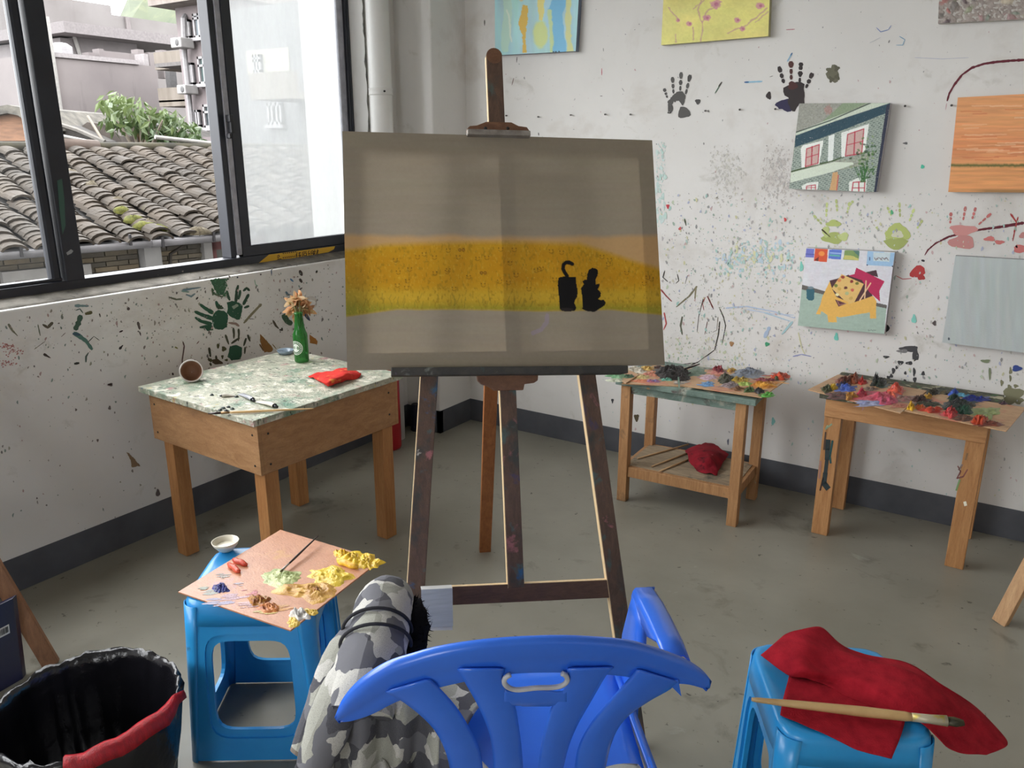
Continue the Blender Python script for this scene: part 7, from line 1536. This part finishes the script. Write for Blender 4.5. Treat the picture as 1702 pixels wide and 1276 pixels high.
# ================================================================== BLUE PLASTIC ARMCHAIR, SEEN FROM BEHIND
CO = np.array([-.554, .879, 0.]); cr_ = nrm((.775, .632, 0)); cf = np.array([-cr_[1], cr_[0], 0])
def K3(a, b_, z): return CO+cr_*a+cf*b_+np.array((0, 0, z))
def bsurf(a, z): return .24*(.80-z)+.20*a*a          # the reclined, wrapped back of the chair
def onback(u, v, off=0.0):
    """where the ray meets the chair's back (off metres further forward)"""
    d = ray(u, v); lo = None; ts = np.linspace(.5, 2.6, 60); prev = None
    g = lambda t: (lambda q: (q@cf)-bsurf(q@cr_, q[2]+CO[2])-off)((CAM+d*t)-CO)
    for t in ts:
        val = g(t)
        if prev is not None and prev[1] < 0 <= val:
            lo, hi = prev[0], t
            for _ in range(40):
                md = (lo+hi)/2
                if g(md) < 0: lo = md
                else: hi = md
            return CAM+d*hi
        prev = (t, val)
    return CAM+d*1.1
def curve(pts, n):
    """even resample of a smooth px curve"""
    P = [np.array(p, float) for p in pts]; out = []
    for q in np.linspace(0, len(P)-1, n):
        i = min(int(q), len(P)-2); t = q-i; p1, p2 = P[i], P[i+1]; p0 = P[i-1] if i else 2*p1-p2; p3 = P[i+2] if i+2 < len(P) else 2*p2-p1
        out.append(.5*(2*p1+(p2-p0)*t+(2*p0-5*p1+4*p2-p3)*t*t+(3*p1-p0-3*p2+p3)*t**3))
    return out
M_CH = pm('blue_chair_plastic', C(54, 118, 232), C(44, 104, 220), rough=.27, scale=3, spec=.5, coat=.25, stains=((C(90, 130, 232), 5, .66, .78), (C(60, 70, 90), 26, .74, .78)))
ch = thing('plastic_armchair', 'blue plastic armchair with a ribbed shell back facing the easel', 'chair', K3(0, .25, 0))
# top rail
up_ = curve(((556, 1192), (570, 1160), (598, 1128), (640, 1100), (684, 1085), (728, 1073), (790, 1063), (860, 1057), (942, 1055), (1033, 1061), (1083, 1073), (1132, 1091), (1165, 1111), (1183, 1132)), 60)
md_ = curve(((558, 1196), (576, 1176), (608, 1149), (648, 1122), (690, 1106), (732, 1094), (792, 1081), (860, 1074), (942, 1072), (1033, 1079), (1083, 1091), (1130, 1109), (1160, 1124), (1180, 1143)), 60)
dn_ = curve(((562, 1200), (584, 1198), (618, 1187), (655, 1168), (695, 1153), (736, 1141), (792, 1129), (860, 1119), (950, 1118), (1030, 1123), (1070, 1131), (1105, 1136), (1142, 1137), (1176, 1146)), 60)
tp = [1-.85*abs(2*k/59-1)**6 for k in range(60)]
rows = [[onback(*p, .030*e) for p, e in zip(up_, tp)], [onback(*p, .016*e) for p, e in zip(up_, tp)], [onback(*((a*.6+b_*.4)), .004) for a, b_ in zip(up_, md_)], [onback(*p) for p in md_], [onback(*(a*.55+b_*.45), .003) for a, b_ in zip(md_, dn_)], [onback(*(a*.25+b_*.75), .008) for a, b_ in zip(md_, dn_)], [onback(*p, .004) for p in dn_], [onback(*p, .022*e) for p, e in zip(dn_, tp)]]
m = MB(); m.grid(rows); m.build('top_rail', M_CH, ch, smooth=True, solid=.004)
m = MB(); sp_ = [onback(*p, .002) for p in ((1095, 1130), (1128, 1130), (1133, 1158), (1118, 1143), (1104, 1138))]; m.prism(sp_, cf*.012); m.build('rail_spur', M_CH, ch, bevel=.001)
def rib(name, Lc, Rc, n=26, bulge=.006):
    a, b_ = curve(Lc, n), curve(Rc, n); rows = []
    for p, q in zip(a, b_):
        rows.append([onback(*p, .016), onback(*p, .003), onback(*(p*.88+q*.12), -.002), onback(*(p*.5+q*.5), -.002), onback(*(p*.12+q*.88), -.002), onback(*q, .003), onback(*q, .016)])
    m = MB(); m.grid(rows); return m.build(name, M_CH, ch, smooth=True, solid=.003)
rib('back_rib', ((640, 1150), (669, 1166), (700, 1190), (724, 1216), (740, 1248), (748, 1280), (752, 1312), (752, 1336)), ((715, 1128), (730, 1142), (760, 1176), (784, 1216), (798, 1246), (803, 1280), (806, 1312), (806, 1336)))
rib('back_rib', ((1058, 1112), (1046, 1126), (1018, 1158), (984, 1198), (962, 1238), (954, 1280), (950, 1312), (950, 1336)), ((1128, 1134), (1110, 1148), (1078, 1166), (1041, 1193), (1019, 1228), (1006, 1280), (1002, 1312), (1002, 1336)))
# the centre panel: two stems, a bridge between the grip slot and the long opening
rib('centre_stem', ((760, 1112), (772, 1133), (796, 1176), (812, 1216), (818, 1248), (820, 1280), (822, 1312), (822, 1336)), ((838, 1112), (838, 1130), (856, 1172), (863, 1210), (867, 1242), (870, 1280), (871, 1312), (871, 1336)))
rib('centre_stem', ((942, 1112), (942, 1130), (918, 1171), (906, 1208), (899, 1240), (893, 1280), (890, 1312), (890, 1336)), ((1020, 1110), (1008, 1122), (984, 1163), (960, 1205), (945, 1242), (936, 1280), (932, 1312), (932, 1336)))
rows = []
for u in np.linspace(838, 942, 22):
    s_ = (u-890)/52; t0 = 1147-6*abs(s_)**6-3*math.cos(s_*math.pi); rows.append([onback(u, t0, .014), onback(u, t0, .0), onback(u, t0+6, -.002), onback(u, 1166, -.002), onback(u, 1172+(2 if abs(s_) < .5 else 0), .0), onback(u, 1173, .012)])
m = MB(); m.grid(rows); m.build('grip_bridge', M_CH, ch, smooth=True, solid=.003)
pts = [onback(u, v, -.001) for u, v in ((848, 1121), (840, 1126), (838, 1134), (845, 1142), (860, 1146), (890, 1143), (920, 1142), (936, 1138), (943, 1130), (940, 1122), (934, 1119))]
m = MB(); m.tube(curve(pts, 40), .0042, 8); m.build('grip_edge', pm('scuffed_pale_plastic', C(206, 206, 206), C(176, 178, 186), rough=.45, scale=30), ch, smooth=True)
# seat: dished slab with a turned-down front edge
zs = .41
rows = []
for b_ in np.linspace(.075, .48, 16):
    rows.append([K3(a, b_, zs+.02*abs(a/.24)**3-.012*math.sin((b_-.075)/.4*math.pi)-(.03 if b_ > .47 else 0)) for a in np.linspace(-.235-.02*(b_-.075)/.4, .235+.02*(b_-.075)/.4, 15)])
m = MB(); m.grid(rows); m.build('seat', M_CH, ch, smooth=True, solid=.006)
# arms with their front supports, rear legs
for s_ in (-1, 1):
    rows = []; dz_ = 0 if s_ > 0 else -.012; da_ = 0 if s_ > 0 else -.048
    for k, (b_, z, ai, ao) in enumerate(((.362, .640, .262, .306), (.352, .658, .262, .308), (.30, .664, .260, .308), (.24, .669, .258, .306), (.16, .677, .253, .300), (.095, .682, .250, .292))):
        z += dz_; ai += da_; ao += da_; fl_ = .045 if b_ > .2 else .012
        rows.append([K3(s_*(ai+.004), b_, z-fl_), K3(s_*ai, b_, z-.004), K3(s_*(ai+.006), b_, z+.002), K3(s_*(ao-.008), b_, z+.002), K3(s_*ao, b_, z-.006), K3(s_*(ao+.004), b_, z-fl_)])
    m = MB(); m.grid(rows); m.build('armrest', M_CH, ch, smooth=True, solid=.003)
    # front leg panel running from the arm to the floor
    rows = []
    for z, b0, b1, a in ((.655, .300, .362, .264), (.60, .285, .385, .262), (.52, .27, .412, .258), (.42, .30, .425, .258), (.25, .36, .44, .268), (0, .405, .455, .285)):
        a += da_*min(1, z/.5); b1 -= .0 if s_ > 0 else .02
        rows.append([K3(s_*(a+.045), b1, z), K3(s_*(a+.006), b1, z), K3(s_*a, b1-.008, z), K3(s_*a, (b0+b1)/2, z), K3(s_*a, b0, z), K3(s_*(a+.012), b0-.004, z)])
    m = MB(); m.grid(rows); m.build('front_leg', M_CH, ch, smooth=True, solid=.004)
    rows = []
    for z, b_, a in ((.45, .10, .225), (.3, .06, .24), (.15, .02, .255), (0, -.02, .27)):
        rows.append([K3(s_*(a-.035), b_-.02, z), K3(s_*(a+.02), b_-.02, z), K3(s_*(a+.022), b_+.03, z)])
    m = MB(); m.grid(rows); m.build('rear_leg', M_CH, ch, smooth=False, solid=.004)
    rows = []
    for b_ in np.linspace(.08, .40, 8):
        rows.append([K3(s_*.245, b_, zs+.02), K3(s_*.262, b_, zs+.012), K3(s_*.266, b_, zs-.05)])
    m = MB(); m.grid(rows); m.build('seat_side', M_CH, ch, smooth=True, solid=.004)

# ================================================================== CAMOUFLAGE JACKET OVER THE LEFT ARM
mt, nt, b = _new('grey_camouflage')
vec = _coord(nt, 'World', (1, 1, 1))
wv = nt.nodes.new('ShaderNodeVectorMath'); wv.operation = 'MULTIPLY_ADD'
nz = nt.nodes.new('ShaderNodeTexNoise'); nz.inputs['Scale'].default_value = 22; nt.links.new(vec, nz.inputs['Vector']); nt.links.new(nz.outputs['Color'], wv.inputs[0]); wv.inputs[1].default_value = (.05, .05, .05); nt.links.new(vec, wv.inputs[2])
vo = nt.nodes.new('ShaderNodeTexVoronoi'); vo.inputs['Scale'].default_value = 24; nt.links.new(wv.outputs[0], vo.inputs['Vector'])
sep = nt.nodes.new('ShaderNodeSeparateColor'); nt.links.new(vo.outputs['Color'], sep.inputs[0])
cc_ = _ramp(nt, sep.outputs[0], [(0.0, C(200, 198, 192)), (.30, C(112, 112, 118)), (.56, C(168, 168, 158)), (.78, C(84, 84, 90))], 'CONSTANT')
fi = _noise(nt, vec, 700, 2); cc_ = _mix(nt, _ramp(nt, fi, [(.45, 0.0), (.7, .5)]), cc_, C(110, 110, 112))
nt.links.new(cc_, b.inputs['Base Color']); b.inputs['Roughness'].default_value = .95; b.inputs['Specular IOR Level'].default_value = .12
_bump(nt, b, _noise(nt, vec, 60, 4), .35, .004)
M_CAMO = mt; M_HEM = pm('dark_hem', C(46, 46, 52), rough=.9, scale=60); M_FUR = pm('black_pile_lining', C(22, 21, 24), rough=1, scale=80, spec=.1)
jk = thing('camouflage_jacket', 'grey camouflage jacket thrown over the left arm of the blue chair', 'jacket', K3(-.26, .15, .40))
def softtube(pts, rad, flat=1.0, n=22, k=26, seed=1, amp=.16, upv=None):
    P = curve(pts, k); Rr = curve([(r,) for r in rad], k); rows = []; ref = None
    for i in range(k):
        t = nrm(P[min(i+1, k-1)]-P[max(i-1, 0)]); ref = UPZ if ref is None else ref; a = nrm(ref-t*(ref@t)); c = np.cross(t, a); row = []
        for j in range(n+1):
            th = 2*math.pi*j/n; w = 1+amp*float(fbm(math.cos(th)*1.2+i*.22+seed*3, math.sin(th)*1.2+i*.10, seed, 3)); row.append(P[i]+(a*math.cos(th)*flat+c*math.sin(th))*float(Rr[i][0])*w)
        rows.append(row)
    return rows
# the thick roll along the arm
ax_ = [K3(-.222, .395, .620), K3(-.224, .375, .652), K3(-.226, .33, .664), K3(-.230, .26, .666), K3(-.236, .20, .664), K3(-.246, .14, .648), K3(-.258, .095, .612)]
m = MB(); R_ = softtube(ax_, (.030, .048, .054, .056, .057, .058, .052), .95, 26, 40, 2, .12); m.grid(R_); m.ngon(R_[0][:-1]); m.ngon(R_[-1][:-1]); m.build('body_roll', M_CAMO, jk, smooth=True)
# piped hems arching over it
for b_, tilt in ((.250, .02), (.210, .03)):
    pts = [K3(-.236+math.sin(t)*.0615, b_-tilt*math.cos(t*.9), .665+math.cos(t)*.058) for t in np.linspace(-1.75, 1.75, 22)]
    m = MB(); m.tube(pts, .0032, 8); m.build('piped_hem', M_HEM, jk, smooth=True)
# sleeves falling outside the arm
for i, (pts, rad) in enumerate((((K3(-.250, .25, .665), K3(-.296, .215, .632), K3(-.334, .175, .565), K3(-.362, .145, .505)), (.040, .040, .032, .024)), ((K3(-.252, .16, .660), K3(-.290, .125, .625), K3(-.318, .095, .565), K3(-.340, .080, .515)), (.042, .044, .038, .032)))):
    R_ = softtube(pts, rad, .8, 18, 22, 6+i, .22); m = MB(); m.grid(R_); m.build('sleeve', M_CAMO, jk, smooth=True)
    R2 = softtube((pts[3]+(pts[3]-pts[2])*-.10, pts[3]+(pts[3]-pts[2])*.10), (rad[3]*1.03, rad[3]*1.0), .8, 18, 4, 6+i, .1); m = MB(); m.grid(R2); m.ngon(R2[-1][:-1]); m.build('cuff', M_HEM if i else pm('tan_cuff', C(120, 110, 100), rough=.9), jk, smooth=True)
# hanging skirt of the jacket under the rail end, in deep folds
rows = []
for z in np.linspace(.640, .16, 26):
    k = (.640-z)/.5; row = []
    for s_ in np.linspace(0, 1, 46):
        a = -.315+.19*s_-.03*k+.02*math.sin(k*3+1)*(1-s_); b_ = .085+.10*math.sin(s_*3.14)*.2+.030*math.sin(s_*17+k*1.5)*(.35+k)+.012*float(fbm(s_*6, k*4, 3)); row.append(K3(a, b_, z+.012*math.sin(s_*9)))
    rows.append(row)
m = MB(); m.grid(rows); m.build('hanging_skirt', M_CAMO, jk, smooth=True, solid=.003)
rows = []
for b_ in np.linspace(.06, .40, 22):
    row = []
    for s_ in np.linspace(0, 1, 26):
        a = -.25+.20*s_+.03*math.sin(b_*20); z = zs+.012+.05*(1-s_)**2+.020*max(0, float(fbm(s_*5+2, b_*18, 7)))+.012; row.append(K3(a, b_, z))
    rows.append(row)
m = MB(); m.grid(rows); m.build('lap_fold', M_CAMO, jk, smooth=True, solid=.004)
rows = []
for b_ in np.linspace(.055, .13, 8):
    rows.append([K3(a, b_, zs+.024+.014*math.sin((b_-.055)/.075*math.pi)+.006*math.sin(a*40)) for a in np.linspace(-.08, .225, 24)])
m = MB(); m.grid(rows); m.build('rear_fold', M_CAMO, jk, smooth=True, solid=.004)
# black pile lining along the inner edge
R_ = softtube((K3(-.175, .375, .64), K3(-.168, .32, .648), K3(-.170, .26, .64), K3(-.178, .19, .62)), (.014, .021, .022, .016), 1, 12, 18, 9, .4); m = MB(); m.grid(R_)
for row in R_:
    for q in row[:-1]:
        for _ in range(2):
            d = nrm(RNG.normal(size=3)+np.array((.6, .2, .3))); sd = nrm(np.cross(d, RNG.normal(size=3)))*.0012; m.add([q-sd, q+sd, q+d*RNG.uniform(.006, .012)], [(0, 1, 2)])
o = m.build('pile_lining', M_FUR, jk, fix=False); o['kind'] = 'stuff'
